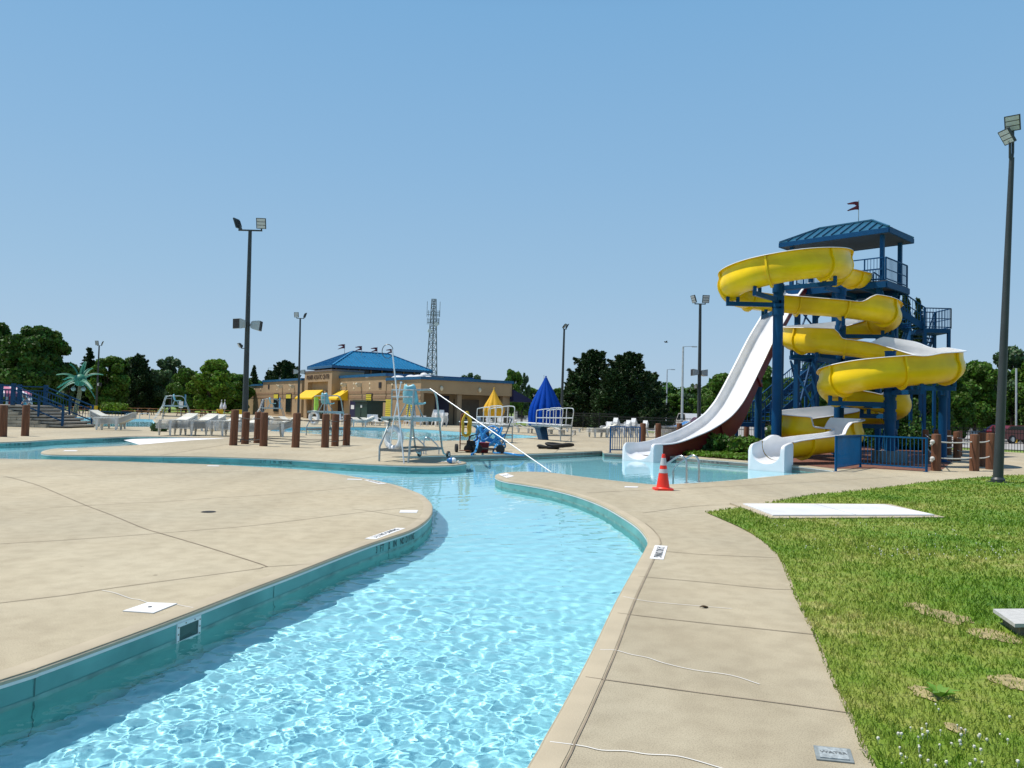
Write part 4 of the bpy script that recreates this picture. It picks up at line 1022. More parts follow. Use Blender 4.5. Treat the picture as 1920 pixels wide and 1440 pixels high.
# ---- closed shade umbrellas
def closed_umbrella(label, px, Y, pytop, pybot, wpx, mat, folds, belly=.72, cat="umbrella"):
    zt, zb = at(px, pytop, Y).z, at(px, pybot, Y).z; x = at(px, pybot, Y).x; w = wpx / 2 * Y / F_PX
    r = thing("closed_umbrella", label, cat, (x, Y, 0), group="furled shade umbrellas"); H_ = zt - zb
    m = MB(); prof = []
    for t, k in ((0, .80), (.06, .88), (.18, 1.0), (.30, .97), (.45, .78), (.62, .52), (.78, .30), (.90, .14), (.97, .07), (1.0, .02)) if belly > .7 else ((0, .94), (.12, .97), (.26, .95), (.40, .87), (.55, .69), (.7, .48), (.84, .27), (.94, .13), (.985, .075), (1.0, .02)):
        prof.append((w * k, zb + H_ * t))
    prof2 = []
    for (r0, z0), (r1, z1) in zip(prof, prof[1:]): prof2 += [(r0 + (r1 - r0) * q / 3, z0 + (z1 - z0) * q / 3) for q in range(3)]
    prof2.append(prof[-1])
    m.lathe(prof2, (x, Y, 0), folds * 9, mod=lambda a, z: 1.02 + (.085 + .04 * math.sin(3 * a + 1)) * min(1, .25 + 1.1 * (zt - z) / H_) * (2 * abs(math.cos(folds * a / 2 + .5 * math.sin(2 * a))) ** .7 - 1.25))
    m.f = m.f[:-2] + m.f[-1:]
    m.build("canopy", mat, r, smooth=60)
    m = MB(); m.cyl((x, Y, 0), (x, Y, zt - .02), .05, n=10); m.build("pole", GALV, r)
    m = MB(); m.sphere((x, Y, zt + .03), .06, 10, 6); m.build("finial", mat, r)
closed_umbrella("closed bright yellow shade umbrella beside the building", 925, 57, 729, 780.5, 38, M("canvas_yellow", (0.78, 0.42, 0.012), .7, var=.06, trans=.15), 10, .75)
closed_umbrella("big closed royal blue shade umbrella behind the right springboard", 1021.5, 51, 707, 797, 62, M("canvas_blue", (0.001, 0.052, 0.34), .75, var=.06, trans=.08, spec=.1), 14, .6)
for dx in (-3, 3): closed_umbrella(f"small furled white umbrella left of the speaker pole, {'left' if dx < 0 else 'right'} of a pair", 418 + dx, 88, 751, 767, 6, WHITE, 5, .75)
# ================================================================== SLIDES AND TOWER
YEL = M("slide_yellow", (0.86, 0.58, 0.001), 0.36, col2=(0.74, 0.47, 0.004), scale=1.1, detail=8, coat=0.06, spec=.3)
GEL = M("slide_white", (0.77, 0.77, 0.775), 0.32, col2=(0.70, 0.705, 0.71), scale=1.3, detail=8, coat=0.3)
MAR = M("slide_maroon", (0.13, 0.008, 0.012), 0.45, var=0.15, scale=1.2)
NAVY = M("tower_blue", (0.001, 0.060, 0.165), 0.55, var=0.12, scale=1.5, spec=.2)
UP = Vector((0, 0, 1))
struct(sheet("mulch_bed", G([(1257, 852.2), (1330, 858), (1403, 863.2), (1475, 869.5), (1520, 873.5), (1568, 879), (1640, 879), (1733, 884), (1768, 880), (1790, 862), (1725, 838), (1420, 826), (1272, 838)]), [], 0.006, M("mulch", (0.16, 0.065, 0.04), 0.95, var=.5, scale=9, bump=.8, bscale=30)))

PATH = [(16.4, 36.2, 8.25), (15.0, 34.8, 8.15), (13.6, 33.2, 7.95), (13.0, 31.5, 7.75), (12.7, 30.0, 7.55), (11.9, 28.9, 7.4), (10.6, 28.45, 7.2), (9.2, 29.0, 6.95), (8.65, 30.3, 6.75), (9.2, 31.6, 6.6),
        (10.5, 32.1, 6.5), (12.2, 32.1, 6.4), (13.8, 32.1, 6.3), (15.5, 32.4, 6.15), (16.45, 33.7, 5.98), (15.9, 35.2, 5.75), (14.4, 35.9, 5.5), (12.95, 35.2, 5.25), (12.55, 34.0, 5.02), (13.0, 32.6, 4.82),
        (14.3, 31.9, 4.65), (15.3, 31.3, 4.4), (15.95, 30.3, 4.08), (16.2, 28.9, 3.74), (15.6, 27.5, 3.50), (14.2, 26.85, 3.32), (12.6, 27.0, 3.12), (11.95, 28.4, 2.88), (12.5, 29.7, 2.65), (13.8, 30.0, 2.45),
        (15.0, 30.1, 2.25), (15.45, 31.2, 2.05), (14.9, 32.5, 1.76), (13.4, 33.0, 1.52), (11.75, 32.5, 1.30), (11.25, 31.2, 1.16), (11.6, 30.1, 1.08), (12.3, 29.4, 1.04), (12.5, 28.5, 1.02), (11.9, 27.6, .92), (10.7, 26.9, .80), (9.35, 26.05, .66), (8.80, 25.52, .60)]
fp = catmull(PATH, 10); nf = len(fp)
fl_l = [0]
for i in range(1, nf): fl_l.append(fl_l[-1] + (fp[i] - fp[i - 1]).length)
ftan = [(fp[min(i + 1, nf - 1)] - fp[max(i - 1, 0)]).normalized() for i in range(nf)]
kap = []
for i in range(nf):
    a, b = ftan[max(i - 2, 0)], ftan[min(i + 2, nf - 1)]; ds = max(.01, fl_l[min(i + 2, nf - 1)] - fl_l[max(i - 2, 0)])
    kap.append((a.x * b.y - a.y * b.x) / ds)
ks = [sum(kap[max(0, i - 4):i + 5]) / len(kap[max(0, i - 4):i + 5]) for i in range(nf)]
def sst(x): x = max(0, min(1, x)); return x * x * (3 - 2 * x)
RAD = .51
def section(i, rad, top_extra=0.0):            # list of (side, up) offsets: left rim over the bottom to the right rim; left = +side
    k = ks[i]; ef = sst((nf - 1 - i) / 22); hl = .14 + .40 * ef * sst((-k - .10) / .24); hr = .14 + .40 * ef * sst((k - .10) / .24)
    def wx(h): return math.sqrt(max(.02, rad * rad - min(.27, max(0, h - .02)) ** 2))
    pts = [(wx(hl + top_extra), hl + top_extra), (wx(hl * .75), hl * .75), (wx(hl * .5), hl * .5), (wx(hl * .25), hl * .25)]
    for q in range(0, 13): a = math.pi * q / 12; pts.append((rad * math.cos(a), -rad * math.sin(a)))
    pts += [(-wx(hr * .25), hr * .25), (-wx(hr * .5), hr * .5), (-wx(hr * .75), hr * .75), (-wx(hr + top_extra), hr + top_extra)]
    return pts, hl, hr
def frame(i):
    t = ftan[i]; s = UP.cross(t).normalized(); u = t.cross(s)
    return fp[i], s, u
r = thing("water_slide", "twisting yellow water slide with white inside on blue columns", "water slide", (13.5, 30, 0))
shell = MB(); bed = MB()
for i in range(nf):
    p, s, u = frame(i); so_, hl, hr = section(i, RAD); si, _, _ = section(i, RAD - .03, .012)
    xl, xr = so_[0][0], so_[-1][0]; so_ = [(xl + .11, hl - .012)] + so_ + [(xr - .11, hr - .012)]
    si = [(xl + .11, hl - .010), (xl + .10, hl + .014)] + si + [(xr - .10, hr + .014), (xr - .11, hr - .010)]
    shell.v += [tuple(p + s * a + u * b) for a, b in so_]; bed.v += [tuple(p + s * a + u * b) for a, b in si]
no_, ni = len(so_), len(si)
for i in range(nf - 1):
    for k in range(no_ - 1): shell.f.append((i * no_ + k, i * no_ + k + 1, (i + 1) * no_ + k + 1, (i + 1) * no_ + k))
    for k in range(ni - 1): bed.f.append((i * ni + k, (i + 1) * ni + k, (i + 1) * ni + k + 1, i * ni + k + 1))
shell.build("flume_shell", YEL, r, smooth=50); bed.build("flume_bed", GEL, r, smooth=50)
RIBI = []
dist = 1.1
while dist < fl_l[-1] - .6:
    i = min(range(nf), key=lambda j: abs(fl_l[j] - dist)); RIBI.append(i); dist += 2.05
for i in RIBI:
    p, s, u = frame(i); t = ftan[i]; m = MB(); so_, hl, hr = section(i, RAD + .004); n = len(so_)
    big, _, _ = section(i, RAD + .075)
    ring0 = []
    for (a, b), (c_, d_) in zip(so_, big):
        if b < -RAD * .85: d_ -= .05 * (1 - abs(c_) / RAD)
        ring0.append(((a, b), (c_, min(d_, b + .004 if b > .02 else d_))))
    for off in (-.035, .035):
        for (a, b), (c_, d_) in ring0: m.v += [tuple(p + t * off + s * a + u * b), tuple(p + t * off + s * c_ + u * d_)]
    for k in range(n - 1):
        a0, a1 = 2 * k, 2 * k + 2; o = 2 * n
        m.f += [(a0, a0 + 1, a1 + 1, a1), (o + a0, o + a1, o + a1 + 1, o + a0 + 1), (a0 + 1, o + a0 + 1, o + a1 + 1, a1 + 1)]
    m.build("joint_rib", YEL, r, smooth=30)
def exit_block(root, c, d, hw, top, ubot, urad, back, mat, topb, ubb, hwb, zbase=-.70):
    d = Vector(d).normalized(); s = UP.cross(d); c = Vector(c); m = MB(); n = 14
    def sec(off, tp, ub, w):
        ring = [(w, zbase), (w, tp - .08), (w - .03, tp - .02), (w - .09, tp), (urad + .02, tp)]
        for q in range(n + 1):
            a = math.pi * q / n; x = urad * math.cos(a); z = tp - .03 - (tp - .03 - ub) * (math.sin(a) ** .75)
            ring.append((x, z))
        ring += [(-urad - .02, tp), (-w + .09, tp), (-w + .03, tp - .02), (-w, tp - .08), (-w, zbase)]
        return [c + d * off + s * x + UP * z for x, z in ring]
    secs = [sec(0, top - .14, ubot, hw), sec(-.05, top - .05, ubot + .01, hw), sec(-.14, top, ubot + .02, hw), sec(-back * .6, top * .4 + topb * .6, ubot * .4 + ubb * .6, hw * .5 + hwb * .5), sec(-back, topb, ubb, hwb)]
    k = len(secs[0]); m.v = [tuple(p) for q in secs for p in q]
    for j in range(len(secs) - 1):
        for i in range(k - 1): m.f.append((j * k + i, (j + 1) * k + i, (j + 1) * k + i + 1, j * k + i + 1))
    for i in range(5, 5 + n):
        a = (i - 5) / n
    # front and back faces as strips between the U and the outline
    for j in (0, len(secs) - 1):
        b0 = j * k; f = tuple(b0 + i for i in range(k))
        if j == 0: m.f.append(f)
    return m.build("exit_trough", mat, root, smooth=35)
exd = Vector((-.70, -.71, 0))
exit_block(r, (8.30, 25.02, 0), exd, .62, .66, .02, .49, .69, GEL, .75, .12, .60)
def column(root, x, y, z, rad, name="support_column"):
    m = MB(); m.cyl((x, y, 0), (x, y, z), rad, n=20); m.cyl((x, y, z + .001), (x, y, z + .03), rad + .015, n=20); m.cyl((x, y, 0), (x, y, .04), rad + .12, n=20); m.build(name, NAVY, root)
COLS = {'A': (10.45, 30.3, 7.0, .195), 'C': (14.5, 34.0, 7.35, .195), 'B': (14.10, 28.65, 4.1, .19), 'E': (13.2, 31.0, 2.2, .19), 'D': (16.6, 29.6, 2.75, .15)}
for k in COLS: column(r, *COLS[k])
for ck, idxs in (('A', (5, 7, 8, 10)), ('C', (2, 12, 14, 16, 18, 19)), ('B', (22, 24, 25, 27, 29)), ('E', (31, 33, 35)), ('D', (23,))):
    cx, cy, cz, crad = COLS[ck]
    for ip in idxs:
        i = min(ip * 10, nf - 1); p = fp[i]; z = p.z - RAD - .24
        if z < .1: continue
        z = min(z, cz - .12) ; q = Vector((p.x, p.y, z)); base = Vector((cx, cy, z)); dv = (q - base); dv.z = 0
        m = MB(); m.beam(base, q + dv.normalized() * .25, .13, .17); m.build("support_arm", NAVY, r, smooth=0)
        m = MB(); m.cyl((cx, cy, z - .16), (cx, cy, z + .16), crad + .035, n=20); m.build("collar", NAVY, r)
        s = UP.cross(ftan[i]).normalized(); m = MB()
        for sg in (-1, 1):
            w = q + s * .0 + dv.normalized() * .2 * sg; m.beam(w + Vector((0, 0, .05)), w + Vector((0, 0, p.z - RAD - z + .03)), .09, .12)
        m.build("saddle", NAVY, r, smooth=0)
m = MB(); m.beam((13.2, 31.0, 2.1), (14.1, 28.65, 2.1), .16, .2); m.build("support_arm", NAVY, r, smooth=0)
m = MB(); m.box((14.05, 28.55, .21), (1.0, .75, .42)); bm_ = m.build("footing", M("footing_concrete", (0.17, 0.19, 0.19), .9, var=.35, scale=3, stretch=(3, 3, .6)), r, smooth=0)

# ---- straight white speed slide
ES, SS = Vector((5.12, 28.85, 0)), Vector((13.8, 38.0, 0)); dS = SS - ES; dSn = dS.normalized()
prof = [(0, .02), (.06, .05), (.12, .14), (.192, .31), (.30, .62), (.42, 1.14), (.50, 1.72), (.56, 2.36), (.656, 3.58), (.76, 4.93), (.869, 6.15), (.94, 6.98), (1.0, 7.55), (1.05, 7.86), (1.12, 7.95)]
sp = catmull([ES + dS * t + UP * z for t, z in prof], 6); ns = len(sp)
r2 = thing("speed_slide", "straight steep white water slide with dark red underside", "water slide", (ES.x, ES.y, 0))
U1 = [(.70, .40), (.69, .43), (.60, .44), (.575, .40), (.56, .26), (.50, .10), (.38, .02), (.2, -.01), (0, -.015)]
U1 = U1 + [(-a, b) for a, b in U1[-2::-1]]
U2 = [(.70, .40), (.62, .395), (.62, .28), (.58, .05), (.52, -.07), (.4, -.10), (0, -.11)]
U2 = U2 + [(-a, b) for a, b in U2[-2::-1]]
bed = MB(); und = MB()
for i in range(ns):
    t = (sp[min(i + 1, ns - 1)] - sp[max(i - 1, 0)]).normalized(); s = UP.cross(t).normalized(); u = t.cross(s)
    bed.v += [tuple(sp[i] + s * a + u * b) for a, b in U1]
    und.v += [tuple(sp[i] + s * a + u * b) for a, b in U2]
k1, k2 = len(U1), len(U2)
for i in range(ns - 1):
    for k in range(k1 - 1): bed.f.append((i * k1 + k, i * k1 + k + 1, (i + 1) * k1 + k + 1, (i + 1) * k1 + k))
    for k in range(k2 - 1): und.f.append((i * k2 + k, (i + 1) * k2 + k, (i + 1) * k2 + k + 1, i * k2 + k + 1))
bed.build("slide_bed", GEL, r2, smooth=50); und.build("underside", MAR, r2, smooth=50)
# skirt of the lower run
m = MB()
for sg in (-1, 1):
    o = len(m.v)
    for i in range(0, 54):
        t = (sp[min(i + 1, ns - 1)] - sp[max(i - 1, 0)]).normalized(); s = UP.cross(t).normalized(); p = sp[i] + s * .605 * sg
        zb = max(-.55, sp[i].z - .20 - .62 * max(0, 1 - sp[i].z / 3.2)); m.v += [tuple(p + UP * .30), (p.x, p.y, zb)]
    for i in range(53): m.f.append((o + 2 * i, o + 2 * i + 1, o + 2 * i + 3, o + 2 * i + 2))
m.build("skirt", MAR, r2, smooth=50)
exit_block(r2, ES - dSn * .62, -dSn, .68, .47, -.14, .56, .61, GEL, .475, -.02, .69)
for tt in (.40, .72, .90):
    p = ES + dS * tt; z = [q.z for q in sp if (q - ES).to_2d().length >= dS.length * tt][0]
    m = MB(); m.cyl((p.x, p.y, 0), (p.x, p.y, z - .48), .16, n=16); m.build("support_column", NAVY, r2)
for tt in (.36, .62, .80, .95):
    p = ES + dS * tt; i = min(range(ns), key=lambda j: abs((sp[j] - ES).to_2d().length - dS.length * tt)); t = (sp[i + 1] - sp[i]).normalized(); s = UP.cross(t).normalized(); u = t.cross(s)
    m = MB()
    for sg in (-1, 1): m.beam(sp[i] + s * .63 * sg + u * .36, sp[i] + s * .63 * sg - u * .30, .10, .12)
    m.beam(sp[i] + s * .68 - u * .24, sp[i] - s * .68 - u * .24, .12, .14); m.build("joint_flange", MAR, r2, smooth=0)
m = MB(); m.beam(ES + dS * .06 + UP * -.12, ES + dS * .36 + UP * -.02, 1.15, .34); m.build("base_plinth", M("plinth_blue", (0.006, 0.03, 0.14), .5, var=.2), r2, smooth=0)

# ---- tower
N_, L_, R_ = Vector((17.1, 35.0, 0)), Vector((13.4, 38.8, 0)), Vector((19.35, 37.15, 0)); a_ = (L_ - N_); b_ = (R_ - N_); la, lb_ = a_.length, b_.length; ua, ub = a_ / la, b_ / lb_
def T(a, b, z): return N_ + ua * a + ub * b + UP * z
EZ, PZ = 10.42, 8.02
tw = thing("slide_tower", "blue steel slide tower with hipped metal roof and outside stairs", "slide tower", (16.4, 38, 0))
RT = Matrix(((ua.x, ub.x, 0), (ua.y, ub.y, 0), (0, 0, 1)))
ROOF = M("tower_roof", (0.022, 0.125, 0.205), 0.30, metal=.2, var=.06, coat=.2)
m = MB(); c = [T(0, 0, EZ), T(la, 0, EZ), T(la, lb_, EZ), T(0, lb_, EZ)]; rg0, rg1 = T(1.35, lb_ / 2, EZ + .80), T(la - 1.35, lb_ / 2, EZ + .80)
m.add(c + [rg0, rg1], [(0, 4, 5, 1), (1, 5, 2), (2, 5, 4, 3), (3, 4, 0)])
sm_ = MB()
def seam(p, q): sm_.beam(p + UP * .03, q + UP * .03, .045, .06)
for k in range(1, 12):
    t = k / 12; e0 = T(la * t, 0, EZ); rr_ = max(0, min(1, min(la * t, la - la * t) / 1.35)); seam(e0, T(la * t, lb_ / 2 * rr_, EZ + .80 * rr_)); seam(T(la * t, lb_, EZ), T(la * t, lb_ - lb_ / 2 * rr_, EZ + .80 * rr_))
for k in range(1, 7):
    t = k / 7; rr_ = min(t, 1 - t) * 2; seam(T(0, lb_ * t, EZ), T(1.35 * rr_, lb_ * t, EZ + .80 * rr_)); seam(T(la, lb_ * t, EZ), T(la - 1.35 * rr_, lb_ * t, EZ + .80 * rr_))
for p, q in ((c[0], rg0), (c[3], rg0), (c[1], rg1), (c[2], rg1), (rg0, rg1)): m.beam(p + UP * .04, q + UP * .04, .10, .07)
m.build("roof", ROOF, tw, smooth=0); sm_.build("roof_seams", M("seam_navy", (.003, .045, .10), .4), tw, smooth=0)
m = MB()
for p, q in ((c[0], c[1]), (c[1], c[2]), (c[2], c[3]), (c[3], c[0])): m.beam(p - UP * .12, q - UP * .12, .08, .22)
m.build("fascia", NAVY, tw, smooth=0)
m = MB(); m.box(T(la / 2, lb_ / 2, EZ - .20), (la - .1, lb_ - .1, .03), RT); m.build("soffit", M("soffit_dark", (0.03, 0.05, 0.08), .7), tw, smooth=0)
I = .45
cor = [(I, I), (la - I, I), (la - I, lb_ - I), (I, lb_ - I)]
for a, b in cor:
    m = MB(); m.beam(T(a, b, PZ - .25), T(a, b, EZ - .22), .17, .17, tuple(ub)); m.build("roof_post", NAVY, tw, smooth=0)
    m = MB(); m.beam(T(a * .9 + .2, b * .9 + .15, 0), T(a * .9 + .2, b * .9 + .15, PZ - .28), .22, .22, tuple(ub)); m.build("column", NAVY, tw, smooth=0)
for a in (la * .5,):
    for b in (I, lb_ - I): m = MB(); m.beam(T(a, b, 0), T(a, b, PZ - .28), .20, .20, tuple(ub)); m.build("column", NAVY, tw, smooth=0)
m = MB(); m.box(T(la / 2, lb_ / 2, PZ - .04), (la - .3, lb_ - .3, .07), RT)
m.build("platform_floor", M("floor_dark", (0.05, 0.06, 0.08), .7), tw, smooth=0)
m = MB()
for q0, q1 in (((.15, .15), (la - .15, .15)), ((la - .15, .15), (la - .15, lb_ - .15)), ((la - .15, lb_ - .15), (.15, lb_ - .15)), ((.15, lb_ - .15), (.15, .15))): m.beam(T(*q0, PZ - .20), T(*q1, PZ - .20), .12, .28)
for t in (.25, .5, .75): m.beam(T(la * t, .2, PZ - .22), T(la * t, lb_ - .2, PZ - .22), .12, .2)
m.build("platform_frame", NAVY, tw, smooth=0)
def railing(root, p0, p1, h=1.07, pick=.14, name="railing", mid=True):
    p0, p1 = Vector(p0), Vector(p1); m = MB(); L = (p1 - p0).to_2d().length
    m.beam(p0 + UP * h, p1 + UP * h, .05, .05); m.beam(p0 + UP * .09, p1 + UP * .09, .04, .04)
    if mid: m.beam(p0 + UP * h * .5, p1 + UP * h * .5, .035, .035)
    n = max(1, int(L / pick))
    for k in range(n + 1):
        q = p0.lerp(p1, k / n); w = .05 if k in (0, n) else .018; m.beam(q + UP * .02, q + UP * h, w, w)
    m.build(name, NAVY, root, smooth=0)
railing(tw, T(.2, .2, PZ), T(.2, lb_ - .2, PZ)); railing(tw, T(.3, .2, PZ), T(1.15, .2, PZ)); railing(tw, T(2.35, .2, PZ), T(la - 1.2, .2, PZ)); railing(tw, T(la - .2, 1.5, PZ), T(la - .2, lb_ - .2, PZ)); railing(tw, T(1.4, lb_ - .2, PZ), T(la - .2, lb_ - .2, PZ))
m = MB(); m.beam(T(.3, .18, PZ + 1.07), T(3.4, .18, PZ + 1.07), .04, .05); m.build("top_rail", NAVY, tw, smooth=0)
for z0, z1 in ((.3, 4.45), (4.75, 7.6)):
    for (p, q) in ((cor[1], cor[2]), (cor[0], cor[3]), ((la * .5, I), cor[1])):
        m = MB(); m.beam(T(*p, z0), T(*q, z1), .07, .07); m.beam(T(*q, z0), T(*p, z1), .07, .07); m.build("cross_brace", NAVY, tw, smooth=0)
for p, q in ((cor[1], cor[2]), (cor[0], cor[1]), (cor[0], cor[3]), (cor[2], cor[3])):
    m = MB(); m.beam(T(*p, 4.6), T(*q, 4.6), .14, .20); m.build("girt", NAVY, tw, smooth=0)
def flight(p0, p1, w=1.2, nst=14):
    p0, p1 = Vector(p0), Vector(p1); d = (p1 - p0); d2 = Vector((d.x, d.y, 0)).normalized(); s = Vector((-d2.y, d2.x, 0)); m = MB()
    for sg in (-1, 1): m.beam(p0 + s * w / 2 * sg, p1 + s * w / 2 * sg, .06, .30)
    m.build("stair_stringer", NAVY, tw, smooth=0)
    m = MB(); RR = Matrix(((d2.x, s.x, 0), (d2.y, s.y, 0), (0, 0, 1)))
    for k in range(nst): m.box(p0.lerp(p1, (k + .5) / nst) + UP * .03, (.27, w - .08, .04), RR)
    m.build("stair_treads", NAVY, tw, smooth=0)
    for sg in (-1, 1): railing(tw, p0 + s * w / 2 * sg + UP * .1, p1 + s * w / 2 * sg + UP * .1, 1.0, .16, "stair_railing")
def landing(c, lx, ly, z, rails, legs=True):
    m = MB(); m.box((c[0], c[1], z - .1), (lx, ly, .22)); m.build("landing", NAVY, tw, smooth=0)
    for p, q in rails: railing(tw, (c[0] + p[0] * lx / 2, c[1] + p[1] * ly / 2, z), (c[0] + q[0] * lx / 2, c[1] + q[1] * ly / 2, z), name="landing_railing")
    if legs:
        for sx_ in (-.9, .9):
            for sy_2 in (-.9, .9): m = MB(); m.beam((c[0] + sx_ * lx / 2, c[1] + sy_2 * ly / 2, 0), (c[0] + sx_ * lx / 2, c[1] + sy_2 * ly / 2, z - .2), .14, .14, (1, 0, 0)); m.build("landing_leg", NAVY, tw, smooth=0)
landing((12.2, 39.9), 1.5, 1.3, 1.25, [((-1, -1), (1, -1)), ((-1, -1), (-1, 1))])
flight((13.0, 40.0, 1.25), (17.0, 42.3, 4.25)); flight((11.4, 40.2, .05), (11.45, 39.9, .1), 1.2, 2) if False else None
landing((20.0, 43.9), 6.4, 1.9, 4.3, [((-1, 1), (1, 1)), ((-.7, -1), (.45, -1))])
flight((22.5, 43.6, 4.3), (22.1, 41.4, 6.35), 1.2, 10)
landing((22.1, 40.7), 1.4, 1.5, 6.4, [((-1, -1), (1, -1)), ((1, -1), (1, 1)), ((-.1, 1), (1, 1))])
flight((21.4, 40.7, 6.4), (18.2, 39.7, PZ), 1.15, 9); landing((17.6, 39.6), 1.3, 1.3, PZ, [((-1, 1), (1, 1))], False)
f0 = T(2.0, lb_ / 2, EZ + .78); fl = thing("pennant_flag", "swallow-tailed dark red pennant on the slide tower roof", "flag", tuple(f0), group="dark red swallow-tailed pennants")
m = MB(); m.cyl(f0, f0 + UP * 1.15, .02, n=8); m.build("pole", GALV, fl)
def pennant(m, top, L, h, dirv=Vector((-1, .1, 0))):
    d = dirv.normalized(); cols = 8; o = len(m.v); nrm = Vector((-d.y, d.x, 0))
    for part in (0, 1):
        o = len(m.v)
        for k in range(cols + 1):
            t = k / cols; w = nrm * (.09 * L * math.sin(5 * t + part)); dr = UP * (-.25 * L * t * t * (.6 + part * .5))
            y0 = -(part * .5) * h; y1 = -(part * .5 + .5) * h
            if part == 0: y1 = y1 + t * .5 * h * .75 if t > .25 else y1
            else: y0 = y0 - t * .5 * h * .4 if t > .25 else y0; y1 = y1 + t * .2 * h
            if t == 1: y1 = y0 - .002
            p = top + d * L * t + w + dr; m.v += [tuple(p + UP * y0), tuple(p + UP * y1)]
        for k in range(cols): m.f.append((o + 2 * k, o + 2 * k + 1, o + 2 * k + 3, o + 2 * k + 2))
FLAG = M("flag_maroon", (0.13, 0.02, 0.035), .8, var=.1, trans=.2)
m = MB(); pennant(m, f0 + UP * 1.08, .55, .42); m.build("cloth", FLAG, fl, smooth=60)
# ================================================================== BUILDINGS BEYOND THE POOLS
BP0, BP1 = Vector((-41.6, 121.0, 0)), Vector((-8.7, 73.5, 0)); bu = (BP1 - BP0).normalized(); BL = (BP1 - BP0).length; bn = Vector((bu.y, -bu.x, 0))
if bn.y > 0: bn = -bn
def fs(px, py, d=0.0):                      # pixel on the front wall plane -> (distance along the wall, height)
    q = ray(px, py); o = Vector((0, 0, CAMH)); p0 = BP0 + bn * d; t = (p0 - o).dot(bn) / q.dot(bn); h = o + q * t; return (h - p0).dot(bu), h.z
def FB(s, d, z): return BP0 + bu * s + bn * d + UP * z
RB = Matrix(((bu.x, bn.x, 0), (bu.y, bn.y, 0), (0, 0, 1)))
def fbox(mb, s0, s1, d0, d1, z0, z1): return mb.box(FB((s0 + s1) / 2, (d0 + d1) / 2, (z0 + z1) / 2), (abs(s1 - s0), abs(d1 - d0), abs(z1 - z0)), RB)
TAN = M("block_tan", (0.40, 0.275, 0.155), 0.85, var=0.10, scale=.5, detail=8, bump=.15, bscale=6)
TAN2 = M("block_band", (0.30, 0.185, 0.105), 0.85, var=0.10, scale=1)
BMET = M("metal_blue", (0.006, 0.095, 0.22), 0.35, var=.08, scale=.6, coat=.2)
GLASS = M("dark_glass", (0.012, 0.02, 0.025), 0.12, var=.2, scale=1)
LOUV = M("louver_yellow", (0.72, 0.60, 0.06), .5, var=.06)
DKBLUE = M("door_navy", (0.008, 0.012, 0.06), .45, var=.1)
DARKIN = M("dark_interior", (0.012, 0.010, 0.012), .8, var=.2)
b = thing("aquatic_center", "long tan block bathhouse with blue metal hipped roof and yellow awnings", "building", tuple(FB(BL * .6, 0, 0)))
_, zlo = fs(760, 715); _, zlo2 = fs(480, 722); zlo = (zlo + zlo2) / 2
s1 = fs(494, 720)[0]; s2 = fs(567, 720)[0]; s3 = fs(623, 720)[0]; s4 = fs(725, 720)[0]
zmid = fs(530, 714)[1]; zmid2 = fs(675, 709)[1]; zm = (zmid + zmid2) / 2; ztow = fs(595, 697)[1]
WD = 10.6
m = MB(); fbox(m, 0, s1, 0, -WD, 0, zlo); fbox(m, s4, BL, 0, -WD, 3.05, zlo); m2 = m
fbox(m, s1 + .001, s2, 0.06, -WD + .05, 0, zm); fbox(m, s3, s4 - .001, 0.06, -WD + .05, 0, zm); fbox(m, s4, BL - .003, 0, -.35, 0, 3.049)
m.build("wall", TAN, b, smooth=0)
# porch on the shaded right end: back wall and piers behind the overhang
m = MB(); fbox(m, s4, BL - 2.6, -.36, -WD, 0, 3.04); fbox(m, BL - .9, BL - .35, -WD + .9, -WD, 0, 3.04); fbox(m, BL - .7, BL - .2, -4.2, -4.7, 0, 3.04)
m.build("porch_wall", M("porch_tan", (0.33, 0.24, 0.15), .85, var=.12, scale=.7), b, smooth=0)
m = MB()
for a, c_, z in ((0, s1, zlo), (s4, BL + .12, zlo)): fbox(m, a - .05, c_ + .05, .12, -WD - .1, z, z + .28)
for a, c_ in ((s1, s2), (s3, s4)): fbox(m, a - .06, c_ + .06, .19, -WD, zm + .001, zm + .30)
m.build("parapet_cap", BMET, b, smooth=0)
for yp in (737, 745):
    m = MB(); z = fs(600, yp)[1]
    for a, c_, d_ in ((0, s1, 0), (s4, BL, 0), (s1, s2, .06), (s3, s4, .06)):
        m = MB(); fbox(m, a, c_, d_, d_ + .035, z - .14, z + .14); m.build("string_course", TAN2, b, smooth=0)
# entrance tower with recess and lettering
e0, e1 = fs(571, 720, 1.0)[0], fs(622, 720, 1.0)[0]; zt = fs(595, 697.5, 1.0)[1]; zr = fs(595, 716, 1.0)[1]
m = MB(); pw = (e1 - e0) * .13; fbox(m, e0, e1, 1.0, -3, zr, zt); fbox(m, e0, e0 + pw, 1.0, -.2, 0, zr - .001); fbox(m, e1 - pw, e1, 1.0, -.2, 0, zr - .001); zl = fs(595, 733, 1.0)[1]; fbox(m, e0 + pw, e1 - pw, .45, -.2, zl, zr - .001)
m.build("entrance_block", TAN, b, smooth=0)
m = MB(); fbox(m, e0 + pw, e1 - pw, .12, .06, 0, zl - .002); m.build("entrance_opening", DARKIN, b, smooth=0)
m = MB()
for k in range(3): fbox(m, e0 + pw + (e1 - e0 - 2 * pw) * (.12 + .29 * k), e0 + pw + (e1 - e0 - 2 * pw) * (.20 + .29 * k), .7, .3, 0, zl - .004)
m.build("entrance_pier", TAN, b, smooth=0)
m = MB(); fbox(m, e0 - .08, e1 + .08, 1.08, -3, zt + .001, zt + .2); m.build("entrance_cap", M("cap_grey", (.16, .13, .12), .6), b, smooth=0)
zc = fs(595, 707.3, 1.0)[1]; wc = FB((e0 + e1) / 2, 1.004, zc)
